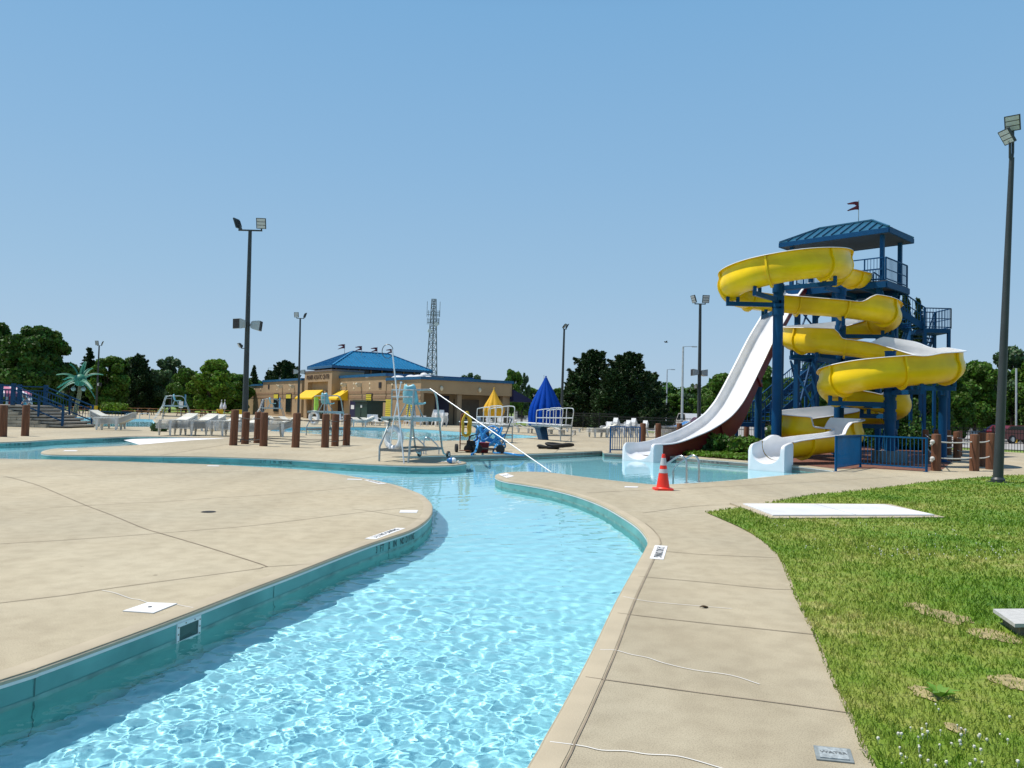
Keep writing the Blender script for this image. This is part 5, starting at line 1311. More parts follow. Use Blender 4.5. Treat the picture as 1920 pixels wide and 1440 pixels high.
text_mesh("PREMIER AQUATIC CENTER", .78, M("letter_bronze", (0.13, 0.08, 0.05), .5, metal=.3), "lettering", Matrix(((bu.x, 0, bn.x, wc.x), (bu.y, 0, bn.y, wc.y), (0, 1, 0, wc.z), (0, 0, 0, 1))) @ Matrix.Diagonal(((e1 - e0) * .92 / (.78 * 13.6), 1, 1, 1)), b, ext=.03)
# windows with yellow panels, doors, louvers, vents, wall lamps
def opening(name, px0, px1, py0, z0, mat, d=.0, inner=None):
    a, zt_ = fs(px0, py0); c_, _ = fs(px1, py0); z0 = z0 if z0 is not None else .1
    m = MB(); fbox(m, a - .08, c_ + .08, d + .10, d - .02, z0, zt_ + .1); f = m.build(name, M("frame_brown", (0.10, 0.07, 0.05), .6), b, smooth=0)
    m = MB(); fbox(m, a, c_, d + .108, d + .0, z0 + .02, zt_); g = m.build("pane" if name == "window" else "leaf", mat, None, smooth=0); g.data.transform(Matrix.Translation(-Vector(b['_o']))); g.parent = f
    return f, a, c_, zt_
for p0, p1 in ((515.6, 524), (538.5, 548)):
    f, a, c_, zt_ = opening("window", p0, p1, 739, .6, GLASS, .06); m = MB(); zz = fs((p0 + p1) / 2, 747)[1]; fbox(m, a + .05, c_ - .05, .185, .175, zz, zt_ - .05); g = m.build("sun_panel", LOUV, None, smooth=0); g.data.transform(Matrix.Translation(-Vector(b['_o']))); g.parent = f
f, a, c_, zt_ = opening("window", 689, 699.5, 739, fs(694, 757)[1], GLASS, .06); m = MB(); zq = fs(694, 752)[1]
for k in range(4): fbox(m, a + .05, c_ - .05, .20, .175, zq + (zt_ - zq) * k / 4 + .02, zq + (zt_ - zq) * (k + .8) / 4)
g = m.build("sun_panel", LOUV, None, smooth=0); g.data.transform(Matrix.Translation(-Vector(b['_o']))); g.parent = f
for p0, p1 in ((724.5, 735), (764, 776.5)):
    a, zt_ = fs(p0, 748.5); c_, _ = fs(p1, 748.5); m = MB(); n = 11
    for k in range(n): m.box(FB((a + c_) / 2, .06, .25 + (zt_ - .25) * (k + .5) / n), (c_ - a, .05, (zt_ - .25) / n * .8), RB)
    f = m.build("louver", LOUV, b, smooth=0); m = MB(); fbox(m, a - .1, c_ + .1, .03, -.01, .15, zt_ + .1); m.build("louver_frame", M("frame_purple", (.07, .05, .07), .6), b, smooth=0)
f, a, c_, zt_ = opening("door", 659, 669, 752, .02, DKBLUE, .06); m = MB(); fbox(m, a + .3, c_ - .3, .175, .170, 1.3, 1.75); g = m.build("notice", WHITE, None, smooth=0); g.data.transform(Matrix.Translation(-Vector(b['_o']))); g.parent = f
opening("door", 631.5, 645, 750, .02, DARKIN, .06)  # open doorway: near-black panel painted in for the shade inside
opening("door", 490.5, 496.5, 750, .02, DKBLUE, .0)
for px, py in ((505, 725.2), (714, 722)):
    a, z = fs(px, py); m = MB(); fbox(m, a - .3, a + .3, .12, .06, z - .3, z + .3); m.build("vent_grille", DARKIN, b, smooth=0)
for px, py in ((530, 727), (553, 727), (650, 724), (678, 724)):
    a, z = fs(px, py); m = MB(); fbox(m, a - .12, a + .12, .55, .07, z - .1, z + .35); m.sphere(FB(a, .6, z + .2), .16, 8, 6); m.build("wall_lamp", M("lamp_cream", (.7, .62, .45), .5), b, smooth=30)
for px, py in ((520, 722), (520, 731), (543, 722), (543, 731), (640, 720), (640, 729), (664, 720), (664, 729), (694, 720), (694, 729), (736, 722), (745, 727), (760, 722), (468, 730), (478, 730), (489, 730)):
    a, z = fs(px, py); m = MB(); o_ = FB(a, .065, z)
    m.add([o_ + bu * .22, o_ + UP * .22, o_ - bu * .22, o_ - UP * .22, o_ + bn * .06], [(0, 1, 4), (1, 2, 4), (2, 3, 4), (3, 0, 4)]); m.build("wall_ornament", M("orn_cream", (.68, .55, .36), .7), b, smooth=0)
# awnings
AWN = M("awning_yellow", (0.82, 0.52, 0.005), .65, var=.05, trans=.12)
for p0, p1 in ((580.5, 613.5), (628.5, 646.5)):
    a = fs(p0, 732, .5)[0]; c_ = fs(p1, 732, .5)[0]; zt_ = fs(p0, 732, .5)[1]; zb = zt_ - 1.15; ou = 1.35; d0 = .46 if p0 < 600 else .11
    if p0 < 600: d0 = 1.01; 
    pts = [FB(a, d0, zt_), FB(c_, d0, zt_), FB(c_, d0 + ou, zb + .18), FB(a, d0 + ou, zb + .18), FB(a, d0 + ou, zb), FB(c_, d0 + ou, zb), FB(a, d0, zb), FB(c_, d0, zb)]
    m = MB(); m.add(pts, [(0, 3, 2, 1), (3, 4, 5, 2), (0, 6, 4, 3), (1, 2, 5, 7)]); m.build("awning", AWN, b, smooth=0)
# clerestory and hipped roof
C0 = Vector((-22.0, 94.0, 0)); aa, bb = -bu, -bn; LA, LB = 8.8, 13.9; EZB, RZB = 6.60, 8.75
def H2(x, y, z): return C0 + aa * x + bb * y + UP * z
RH = Matrix(((aa.x, bb.x, 0), (aa.y, bb.y, 0), (0, 0, 1)))
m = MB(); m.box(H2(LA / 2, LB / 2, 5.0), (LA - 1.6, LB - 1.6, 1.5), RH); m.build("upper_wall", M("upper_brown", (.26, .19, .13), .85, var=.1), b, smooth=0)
m = MB(); m.box(H2(LA / 2, LB / 2, 6.12), (LA - 1.7, LB - 1.7, .74), RH); m.build("clerestory_glass", GLASS, b, smooth=0)
m = MB()
for k in range(9):
    for x in (.78, LA - .78): m.box(H2(x, .8 + (LB - 1.6) * k / 8, 6.12), (.16, .16, .72), RH)
for k in range(1, 5):
    for y in (.78, LB - .78): m.box(H2(.8 + (LA - 1.6) * k / 5, y, 6.12), (.16, .16, .72), RH)
m.build("mullion", TAN2, b, smooth=0)
c = [H2(0, 0, EZB), H2(LA, 0, EZB), H2(LA, LB, EZB), H2(0, LB, EZB)]; g0, g1 = H2(LA / 2, LA / 2, RZB), H2(LA / 2, LB - LA / 2, RZB)
m = MB(); m.add(c + [g0, g1], [(0, 1, 4), (1, 2, 5, 4), (2, 3, 5), (3, 0, 4, 5)])
for k in range(1, 30):
    t = k / 30; y = LB * t; rr_ = min(1, min(y, LB - y) / (LA / 2)); z = EZB + (RZB - EZB) * rr_
    for x0, sg in ((0, 1), (LA, -1)): m.beam(H2(x0, y, EZB + .04), H2(x0 + sg * LA / 2 * rr_, y, z + .04), .07, .09)
for k in range(1, 16):
    t = k / 16; rr_ = min(t, 1 - t) * 2; x = LA * t
    for y0, sg in ((0, 1), (LB, -1)): m.beam(H2(x, y0, EZB + .04), H2(x, y0 + sg * LA / 2 * rr_, EZB + (RZB - EZB) * rr_ + .04), .07, .09)
for p, q in ((c[0], g0), (c[1], g0), (c[2], g1), (c[3], g1), (g0, g1)): m.beam(p + UP * .05, q + UP * .05, .22, .12)
m.build("roof", M("roof_blue", (0.004, 0.165, 0.34), .42, var=.10, scale=.7, coat=.1), b, smooth=0)
m = MB()
for p, q in zip(c, c[1:] + c[:1]): m.beam(p - UP * .16, q - UP * .16, .12, .30)
m.build("eave_fascia", BMET, b, smooth=0)
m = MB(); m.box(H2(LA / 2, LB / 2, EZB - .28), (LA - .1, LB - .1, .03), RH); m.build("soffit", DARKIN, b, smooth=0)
VENT = M("vent_white", (.66, .66, .65), .5, var=.06)
for px, py, Y, rr_ in ((697, 708.5, 84, .55), (712, 708.5, 83, .55), (747, 711, 80, .6), (771, 710, 79, .5), (784, 710, 78, .5), (795, 706, 79, .35), (803, 712, 78, .4)):
    c_ = at(px, py, Y); m = MB(); zt_ = c_.z; m.cyl((c_.x, Y, 3.6), (c_.x, Y, zt_), rr_, n=14); m.lathe([(rr_ * 1.25, zt_), (rr_ * 1.25, zt_ + .18), (rr_ * .7, zt_ + .35), (.05, zt_ + .4)], (c_.x, Y, 0), 14); m.build("roof_vent", VENT, b)
c_ = at(820, 711, 80); m = MB(); m.box((c_.x, 80, 4.3), (1.3, 1.2, 1.2)); m.build("roof_hut", TAN, b, smooth=0)
# shaded right end: navy doors, blue end awning
def eb(mb, t0, t1, o0, o1, z0, z1):      # along the end wall from the near corner, outwards = bu
    return mb.box(BP1 - bn * (t0 + t1) / 2 + bu * (o0 + o1) / 2 + UP * (z0 + z1) / 2, (abs(o1 - o0), abs(t1 - t0), abs(z1 - z0)), RB)
m = MB(); eb(m, 3.0, 4.6, -2.5, -2.59, .02, 2.9); m.build("navy_door", DKBLUE, b, smooth=0)
m = MB(); eb(m, 5.2, 8.2, -2.5, -2.59, .02, 2.6); m.build("service_shutter", M("shutter_brown", (.12, .10, .08), .7, var=.1), b, smooth=0)
for t in (2.2, 6.6):
    m = MB(); c_ = BP1 - bn * t + bu * .12 + UP * 3.55; m.sphere(c_, .17, 8, 6, (1, 1, 1.5)); m.build("wall_lamp", M("lamp_cream", (.7, .62, .45), .5), b)
q = BP1 - bn * WD; m = MB(); pts = [q + UP * 3.7, q - bn * 2.6 + UP * 2.3]
m.hull([q + bu * .3 + UP * 3.75, q - bn * 2.4 + bu * .3 + UP * 2.75, q - bn * 2.4 + bu * .3 + UP * 2.5, q + bu * .3 + UP * 2.5], [q - bu * 7 + UP * 3.75, q - bn * 2.4 - bu * 7 + UP * 2.75, q - bn * 2.4 - bu * 7 + UP * 2.5, q - bu * 7 + UP * 2.5])
m.build("end_canopy", M("canopy_navy", (.008, .012, .07), .6), b, smooth=0)
for k, (px, pb_, pt) in enumerate(((646, 663, 645), (678, 666, 648.5), (707, 668.5, 651), (735.5, 671, 654))):
    Y = 98 + k * 1.7; p = at(px, pb_, Y); h = at(px, pt, Y).z - p.z
    fl = thing("pennant_flag", ["leftmost dark pennant on the blue building roof", "second dark pennant from the left on the blue building roof", "third dark pennant from the left on the blue building roof", "rightmost dark pennant on the roof, beside the wire hook"][k], "flag", tuple(p), group="dark red swallow-tailed pennants")
    m = MB(); m.cyl(p, p + UP * h, .035, n=6); m.build("pole", GALV, fl); m = MB(); pennant(m, p + UP * (h - .03), .95, .55); m.build("cloth", FLAG, fl, smooth=60)
# green equipment cabinet in front of the wall
a, z = fs(692, 756, 3.0); g = thing("equipment_cabinet", "dark green equipment cabinet standing against the tan building", "cabinet", tuple(FB(a, 3, 0)))
GRN = M("cabinet_green", (.006, .028, .022), .45, var=.15, scale=1)
m = MB(); fbox(m, a - 1.5, a + 1.5, 3.8, 2.2, .1, 2.05); m.build("body", GRN, g, smooth=0); m = MB(); fbox(m, a - 1.7, a + 1.7, 4.0, 2.0, 2.051, 2.22); m.build("roof", GRN, g, smooth=0)
for s in (-.75, .75): m = MB(); fbox(m, a + s - .65, a + s + .65, 3.83, 3.801, .25, 1.9); m.build("door", M("cabinet_door", (.012, .045, .035), .4), g, smooth=0)
m = MB(); fbox(m, a - .1, a + .25, 3.86, 3.831, 1.5, 1.75); m.build("label_plate", WHITE, g, smooth=0)
# radio mast
MY = 150; pb_ = at(809, 730, MY); tpx = at(814, 561, MY); ms = thing("radio_mast", "grey steel lattice radio mast with antennas rising behind the building", "radio mast", (pb_.x, MY, 0))
MST = M("mast_steel", (.20, .22, .23), .5, metal=.5, var=.15); m = MB(); Hm = tpx.z; n = 16
def mp(k, z): w = 1.35 - (1.35 - .42) * z / Hm; return Vector((pb_.x + (tpx.x - pb_.x) * z / Hm + w * (1, -1, -.1)[k], MY + w * (-.5, -.5, 1)[k], z))
for k in range(3): m.cyl(mp(k, 0), mp(k, Hm), .13, .09, 6)
for i in range(n):
    z0, z1 = Hm * i / n, Hm * (i + 1) / n
    for k in range(3): m.cyl(mp(k, z0), mp((k + 1) % 3, z1), .055, n=4, caps=False); m.cyl(mp((k + 1) % 3, z0), mp(k, z1), .055, n=4, caps=False); m.cyl(mp(k, z1), mp((k + 1) % 3, z1), .06, n=4, caps=False)
m.build("lattice", MST, ms)
for zf, sp, nm_ in ((.925, 1.25, "antenna_array"), (.86, 1.15, "antenna_array")):
    m = MB(); z = Hm * zf - 1.4; cx_ = pb_.x + (tpx.x - pb_.x) * zf
    m.beam((cx_ - sp, MY - .5, z), (cx_ + sp, MY - .5, z), .1, .1); m.beam((cx_ - sp, MY - .5, z + .5), (cx_ + sp, MY - .5, z + .5), .06, .06)
    for k in (-1, -.75, .7, .9, 1): m.cyl((cx_ + sp * k, MY - .5, z - .4), (cx_ + sp * k, MY - .5, z + (2.6 if abs(k) == 1 and zf > .9 else .9)), .05, n=5)
    m.build(nm_, MST, ms)
for px, py in ((818, 608), (805, 620.5)):
    c_ = at(px, py, MY - 1.2); m = MB(); m.cyl(c_, c_ + Vector((.1, -.25, 0)), .35, .38, 12); m.cyl(c_, (pb_.x + (tpx.x - pb_.x) * c_.z / Hm, MY - .3, c_.z), .06, n=5); m.build("dish", WHITE, ms)
# low pale building beyond the car park, picnic shelter roof
c_ = at(1018, 770, 150); b2 = thing("low_building", "long low cream building beyond the blue umbrella", "building", (c_.x, 150, 0))
x0, x1 = at(966, 750, 150).x, at(1078, 750, 150).x; zt_ = at(1018, 743, 150).z
m = MB(); m.box(((x0 + x1) / 2, 154, zt_ / 2), (x1 - x0, 8, zt_)); m.build("wall", M("cream_wall", (.62, .58, .50), .8, var=.06), b2, smooth=0)
m = MB(); m.box(((x0 + x1) / 2, 154, zt_ + .2), (x1 - x0 + .6, 8.6, .4)); m.build("roof_edge", M("cream_edge", (.72, .70, .66), .7), b2, smooth=0)
for k in range(5): m = MB(); m.box((x0 + (x1 - x0) * (k + .5) / 5, 149.97, 1.0), (1.3, .08, 1.4)); m.build("window", GLASS, b2, smooth=0)
# ================================================================== LOUNGERS, CHAIRS, TABLES, SMALL THINGS
STRAP = M("strap_white", (0.76, 0.73, 0.62), .55, var=.08, scale=2); FRAME = M("chair_frame", (0.70, 0.69, 0.65), .45, var=.06); STRAPB = M("strap_blue", (0.02, 0.20, 0.52), .5, var=.08)
def lounger_proto(name, strap, label):
    r = thing(name, label, "sun lounger"); z0 = .34; W_ = .31
    side = [(0, z0), (.62, z0 - .01), (1.22, z0), (1.60, z0 + .14), (1.93, z0 + .30)]
    m = MB()
    for s in (-1, 1):
        for (a, za), (c_, zc_) in zip(side, side[1:]): m.beam((s * W_, a, za), (s * W_, c_, zc_), .035, .024)
    m.beam((-W_, 0.01, z0), (W_, .01, z0), .04, .024); m.beam((-W_, 1.93, z0 + .30), (W_, 1.93, z0 + .30), .04, .024)
    m.build("frame", FRAME, r, smooth=0, local=True)
    for y in (.22, 1.18):
        for s in (-1, 1):
            m = MB(); m.hull([Vector((s * (W_ - .02) + dx, y + dy, z0 - .02)) for dx, dy in ((-.014, -.075), (.014, -.075), (.014, .075), (-.014, .075))], [Vector((s * (W_ + .01) + dx, y + dy, 0)) for dx, dy in ((-.014, -.035), (.014, -.035), (.014, .035), (-.014, .035))])
            m.build("leg", FRAME, r, smooth=0, local=True)
    m = MB(); n = 30
    for k in range(n):
        y = .04 + 1.86 * k / (n - 1); zz = z0
        for (a, za), (c_, zc_) in zip(side, side[1:]):
            if a <= y <= c_: zz = za + (zc_ - za) * (y - a) / (c_ - a)
        m.box((0, y, zz), (W_ * 2 - .02, .050, .010), Matrix.Rotation(.42 if y > 1.22 else 0, 3, 'X'))
    m.build("straps", strap, r, smooth=0, local=True)
    return r
def place(proto, first, x, y, rz, z, label, group):
    if first[0]: first[0] = False; o = proto; o['label'] = label; o['group'] = group; o.location = (x, y, z); o.rotation_euler = (0, 0, rz); return o
    return dup(proto, (x, y, z), rz, label, group)
LN = lounger_proto("sun_lounger", STRAP, "white strap lounger"); LF = [True]
LB2 = lounger_proto("sun_lounger", STRAPB, "blue strap lounger"); LBF = [True]
ordn = ["bottom", "second", "third", "fourth", "fifth", "sixth", "seventh", "eighth", "ninth", "tenth", "eleventh", "twelfth", "thirteenth", "fourteenth"]
def stack(px, pb_, rz, n, dz, where, grp="white loungers in stacks", topblue=False, Y=None):
    p = gp(px, pb_); r = random.Random(int(px * 7))
    for k in range(n):
        lab = ("topmost" if k == n - 1 else ordn[k] + (" from bottom" if k else "")) + (" blue" if topblue and k == n - 1 else "") + f" lounger in stack {where}"
        if topblue and k == n - 1: place(LB2, LBF, p.x, p.y, rz, k * dz, lab, grp)
        else: place(LN, LF, p.x + r.uniform(-.02, .02), p.y + r.uniform(-.03, .03), rz + r.uniform(-.01, .01), k * dz, lab, grp)
stack(301, 816.5, R(-20), 8, .054, "nearest the white beach entry"); stack(342, 817, R(-20), 8, .054, "second from the beach entry"); stack(400, 818, R(-20), 8, .054, "left of the leftmost bollard")
stack(439, 824, R(-20), 8, .054, "behind the leftmost bollards"); stack(480, 818, R(-65), 8, .052, "behind the thick front bollard"); stack(364, 808, R(-25), 6, .054, "behind the beach entry stacks")
stack(178, 805.5, R(-85), 7, .05, "at far left pool, left"); stack(233, 804.5, R(80), 8, .05, "at far left pool, right")
stack(1232, 829, R(-72), 12, .052, "blue topped, left of white slide", topblue=True); stack(1274, 826, R(-72), 12, .052, "blue topped, touching white slide", topblue=True)
stack(1105, 820, R(-60), 6, .05, "of yellowed ones, small fence left"); stack(655, 800, R(-60), 6, .045, "with pale top by the building door")
# single loungers along the decks
g = "white loungers lying along the far deck"
singles = [(1040, 814, 80, "under the right springboard rear legs"), (1062, 815, 75, "right of the right springboard legs"), (1082, 816, 70, "left of the yellowed lounger stack"), (1003, 812, 85, "left of the blue springboard pedestal"), (1022, 813, 85, "right of the blue springboard pedestal"),
           (868, 796.5, 70, "left of the yellow hose cart"), (850, 796, 75, "right of the two leaning chair stacks"), (889, 797.5, 70, "behind the yellow hose"), (905, 798, 80, "below the yellow umbrella, left"), (930, 799, 80, "below the yellow umbrella, middle"), (950, 800, 80, "below the yellow umbrella, right"),
           (712, 798, 60, "right of the green cabinet"), (730, 799, 65, "below the left yellow louver"), (752, 800, 70, "behind the near lifeguard chair"), (535, 797.5, 60, "left of the second floodlight pole"), (560, 797, 60, "right of the second floodlight pole"), (520, 796, 65, "behind the thick bollard"),
           (620, 797, 60, "below the entrance awning"), (690, 797.5, 50, "in front of the green cabinet"), (395, 806, -25, "behind the third stack"), (1092, 811, 80, "behind the yellowed stack"), (975, 804, 80, "between the two umbrellas")]
for px, pb_, a, wh in singles:
    p = gp(px, pb_); place(LN, LF, p.x, p.y, R(a), 0, f"single white lounger {wh}", g)
# resin armchairs
def chair_proto():
    r = thing("resin_chair", "white chair", "chair"); RES = M("resin_white", (.80, .80, .79), .4, var=.03)
    m = MB(); m.box((0, .02, .42), (.46, .44, .025)); m.beam((-.23, -.2, .40), (.23, -.2, .40), .03, .06); m.build("seat", RES, r, smooth=0, local=True)
    m = MB(); Rb = Matrix.Rotation(-.22, 3, 'X'); m.box((0, .31, .68), (.46, .022, .50), Rb); m.build("backrest", RES, r, smooth=0, local=True)
    for sx_ in (-1, 1):
        for y0, y1 in ((-.2, -.26), (.24, .32)):
            m = MB(); m.hull([Vector((sx_ * .22 + a, y0 + b_, .42)) for a, b_ in ((-.03, -.035), (.03, -.035), (.03, .035), (-.03, .035))], [Vector((sx_ * .26 + a, y1 + b_, 0)) for a, b_ in ((-.02, -.025), (.02, -.025), (.02, .025), (-.02, .025))]); m.build("leg", RES, r, smooth=0, local=True)
        m = MB(); m.tube([(sx_ * .24, -.22, .42), (sx_ * .27, -.24, .60), (sx_ * .27, -.15, .65), (sx_ * .26, .25, .64), (sx_ * .23, .33, .60)], .022, 6); m.build("armrest", RES, r, local=True)
    return r
CH = chair_proto(); CF = [True]
g = "white resin armchairs"
for px, pb_, a, wh in ((694, 797, 20, "leftmost of the pair beside the black bin bag"), (703, 797.2, 10, "right one of the pair beside the green cabinet"), (742, 798.5, 190, "behind the left leg of the near lifeguard chair"), (764, 798.5, 30, "below the right yellow louver"), (772, 799, 200, "third behind the near lifeguard chair"), (783, 799, 15, "at the shaded end of the building"), (796, 799, 170, "left of the two leaning chair stacks"),
                       (638, 796, 40, "right of the entrance opening"), (648, 796.5, 20, "under the small yellow awning"), (916, 799.5, 10, "first below the yellow umbrella"), (938, 800, 350, "second below the yellow umbrella"), (961, 801, 20, "third below the yellow umbrella"), (898, 798, 15, "left of the yellow umbrella"), (993, 801, 15, "left of the blue umbrella")):
    p = gp(px, pb_); place(CH, CF, p.x, p.y, R(a), 0, f"white resin armchair {wh}", g)
def chair_stack(px, pb_, a, n, tilt, wh, Y=None):
    p = gp(px, pb_); 
    for k in range(n):
        z = k * .07; o = place(CH, CF, p.x + tilt * k * math.sin(R(-a)), p.y + tilt * k * math.cos(R(a)), R(a), z, ("topmost" if k == n - 1 else ordn[k] + (" from bottom" if k else "")) + f" chair in stack {wh}", "white resin armchairs")
chair_stack(817, 799.5, 40, 9, -.03, "left of two by shaded wall"); chair_stack(829, 800, 40, 9, -.03, "right of two by shaded wall")
chair_stack(1136, 820, -50, 2, -.03, "left of the small fence"); chair_stack(1150, 820, -60, 6, -.035, "tallest behind the small fence"); chair_stack(1172, 820, -60, 4, -.03, "behind the middle of the small fence"); chair_stack(1183, 820, -60, 6, -.03, "behind the right end of the small fence"); chair_stack(1204, 820, -60, 4, -.03, "behind the bollards left of the slide")
# hand truck with yellow hose, pump, bucket, blue hose, black coil
f = gp(871, 848); RUST = M("rusty_orange", (.22, .07, .025), .7, var=.35, scale=8); r = thing("hand_truck", "rusty upright hand truck carrying a coil of yellow hose", "hand truck", tuple(f))
dx = Vector((.96, .28, 0)); dy = Vector((-.28, .96, 0)); m = MB()
for s in (-1, 1): m.tube([f + dx * .17 * s + UP * .10, f + dx * .17 * s + dy * .06 + UP * 1.0, f + dx * .12 * s + dy * .12 + UP * 1.35], .022, 8)
m.tube([f - dx * .12 + dy * .12 + UP * 1.35, f + dy * .16 + UP * 1.42, f + dx * .12 + dy * .12 + UP * 1.35], .022, 8)
for z in (.3, .6, .9): m.beam(f - dx * .17 + UP * z + dy * .05 * z, f + dx * .17 + UP * z + dy * .05 * z, .03, .03)
m.build("frame", RUST, r); m = MB(); m.box(f - dy * .14 + UP * .07, (.44, .28, .02)); m.build("toe_plate", RUST, r, smooth=0)
for s in (-1, 1): m = MB(); c_ = f + dx * .3 * s + UP * .15; m.cyl(c_ - dx * .04, c_ + dx * .04, .15, n=16); m.build("wheel", RUB, r)
m = MB(); rr_ = random.Random(2)
for k in range(5):
    q = []
    for j in range(28):
        a = 2 * math.pi * j / 28; q.append(f - dy * (.08 + .03 * k) + dx * (.09 + .02 * k + .02 * math.sin(5 * a)) * math.cos(a) * (1 - .3 * math.sin(a)) + UP * (1.02 + (.40 + .01 * k) * math.sin(a)))
    m.tube(q, .030, 6, closed=True)
tag(m.build("hose_coil", M("hose_yellow", (.66, .40, .02), .5, var=.1)), "coil of yellow hose hanging on the rusty hand truck", "hose")
f = gp(882.5, 848); r = thing("pump", "black pump with a handle standing beside the hand truck", "pump", tuple(f)); m = MB(); m.box(f + UP * .22, (.36, .30, .40), taper=.8); m.build("body", RUB, r, smooth=0); m = MB(); m.tube([f + Vector((-.1, 0, .42)), f + Vector((0, 0, .60)), f + Vector((.25, 0, .66)), f + Vector((.22, 0, .45))], .025, 8); m.build("handle", RUB, r); m = MB(); m.cyl(f + Vector((-.1, -.18, .14)), f + Vector((-.1, -.24, .14)), .14, n=14); m.build("wheel", RUB, r)
f = gp(906.5, 848.5); r = thing("bucket", "dark red square bucket in front of the blue hose pile", "bucket", tuple(f)); m = MB(); m.hull([f + Vector((a * .16, b_ * .15, .0)) for a, b_ in ((-1, -1), (1, -1), (1, 1), (-1, 1))], [f + Vector((a * .20, b_ * .18, .34)) for a, b_ in ((-1, -1), (1, -1), (1, 1), (-1, 1))]); m.build("body", M("bucket_red", (.22, .012, .016), .5, var=.1), r, smooth=0)
m = MB(); m.box(f + UP * .352, (.43, .39, .025)); m.build("rim", M("bucket_rim", (.28, .015, .02), .5), r, smooth=0)
HB = M("hose_blue", (.03, .28, .62), .4, var=.12, scale=12); f = gp(917, 845); m = MB(); rr_ = random.Random(9); pts = []
for k in range(90):
    a = k * .55; q = .42 + .12 * math.sin(k * .7); pts.append(f + Vector((q * math.cos(a) * 1.15, q * math.sin(a) * .6, .08 + .75 * abs(math.sin(k * .21)) * (.5 + .5 * math.sin(k * .9)) + k * .003)))
m.tube(catmull(pts, 3), .034, 7)
m.tube(catmull([f + Vector((.3, -.2, .3)), gp(925, 848, .05), gp(945, 849, .04), gp(962, 851.5, .04), gp(978, 853.5, -.02), gp(992, 853, -.20)], 6), .034, 7)
m.tube(catmull([f + Vector((-.4, -.2, .4)), gp(893, 842, .35), gp(889, 849, .05), gp(884, 852, .03), gp(889, 856, -.19), gp(898, 857, -.21)], 6), .034, 7)
tag(m.build("vacuum_hose", HB), "tangled heap of blue vacuum hose trailing into the water", "hose")
f = gp(917, 850); r = thing("hose_cart", "low black wheeled cart under the blue hose heap", "cart", tuple(f)); m = MB(); m.box(f + UP * .16, (.9, .4, .05)); m.build("deck", RUB, r, smooth=0)
for s in (-1, 1): m = MB(); c_ = f + Vector((.40 * s, -.1, .16)); m.cyl(c_, c_ + Vector((0, -.07, 0)), .16, n=16); m.build("wheel", RUB, r)
m = MB(); m.tube([f + Vector((.4, 0, .2)), f + Vector((.62, .1, .8)), f + Vector((.78, .1, 1.25)), f + Vector((.66, .1, 1.3))], .022, 6); m.build("handle", M("dark_handle", (.06, .06, .065), .5), r)
f = gp(1038, 842); m = MB(); rr_ = random.Random(4)
for k in range(4): m.tube([f + Vector((((.30 + .05 * k) + .05 * math.sin(3 * a)) * math.cos(a) * 1.2 + (.25 if k > 1 else -.2), (.16 + .03 * k) * math.sin(a), .05 + .05 * k + .03 * math.sin(2 * a + k))) for a in [2 * math.pi * j / 24 for j in range(24)]], .055, 7, closed=True)
tag(m.build("cable_coil", RUB), "black coil of cable lying on the deck left of the small fence", "cable")
m = MB(); m.tube(catmull([gp(1030, 908, -1.14) , gp(1060, 897, -1.14), gp(1082, 893, -1.14), gp(1100, 886, -1.1), gp(1094, 882, -1.1), gp(1110, 880, -1.12), gp(1118, 887, -1.14), gp(1100, 892, -1.14)], 8), .03, 7); 
tag(m.build("sunken_hose", M("hose_teal", (.02, .12, .14), .5)), "dark hose lying on the plunge pool floor", "hose")
# barrels, picnic tables, hedge bushes, signs
BARY = M("barrel_yellow", (.78, .50, .01), .5, var=.06)
def barrel(px, pb_, h, rad, lb, Y):
    p = at(px, pb_, Y); r = thing("waste_barrel", lb, "trash barrel", (p.x, Y, 0), group="yellow waste barrels"); m = MB(); m.lathe([(rad * .96, 0), (rad, .03), (rad, h * .32), (rad * 1.03, h * .34), (rad, h * .36), (rad, h * .66), (rad * 1.03, h * .68), (rad, h * .7), (rad, h), (rad * .9, h)], (p.x, Y, 0), 16); m.build("drum", BARY, r)
    m = MB(); m.lathe([(rad * .9, h + .002), (rad * .6, h + .03)], (p.x, Y, 0), 16); m.build("liner", RUB, r)
barrel(176, 778, .92, .36, "yellow waste barrel between the palm and the round bush", 86); barrel(193.5, 775, .88, .34, "yellow waste barrel half hidden by the round bush", 94); barrel(449, 780, .95, .36, "yellow waste barrel left of the building corner", 80); barrel(412, 778, .9, .34, "orange yellow barrel among the far picnic tables", 86)
TBL = M("table_wood", (.42, .20, .075), .7, var=.25, scale=3); TB2 = M("table_wood_grey", (.40, .30, .18), .75, var=.25, scale=3)
def table_proto():
    r = thing("picnic_table", "picnic table", "picnic table"); m = MB()
    for k in range(5): m.box((0, -.3 + .15 * k, .74), (1.9, .135, .04))
    m.build("table_top", TBL, r, smooth=0, local=True)
    for s in (-1, 1):
        m = MB()
        for k in range(2): m.box((0, s * (.62 + .14 * k), .44), (1.9, .13, .04))
        m.build("bench", TBL, r, smooth=0, local=True)
        m = MB(); m.beam((s * .7, -.35, .72), (s * .7, -.7, 0), .05, .09); m.beam((s * .7, .35, .72), (s * .7, .7, 0), .05, .09); m.beam((s * .7, -.8, .40), (s * .7, .8, .40), .05, .09); m.build("trestle", M("trestle_dark", (.05, .045, .04), .6), r, smooth=0, local=True)
    return r
PT = table_proto(); PF = [True]
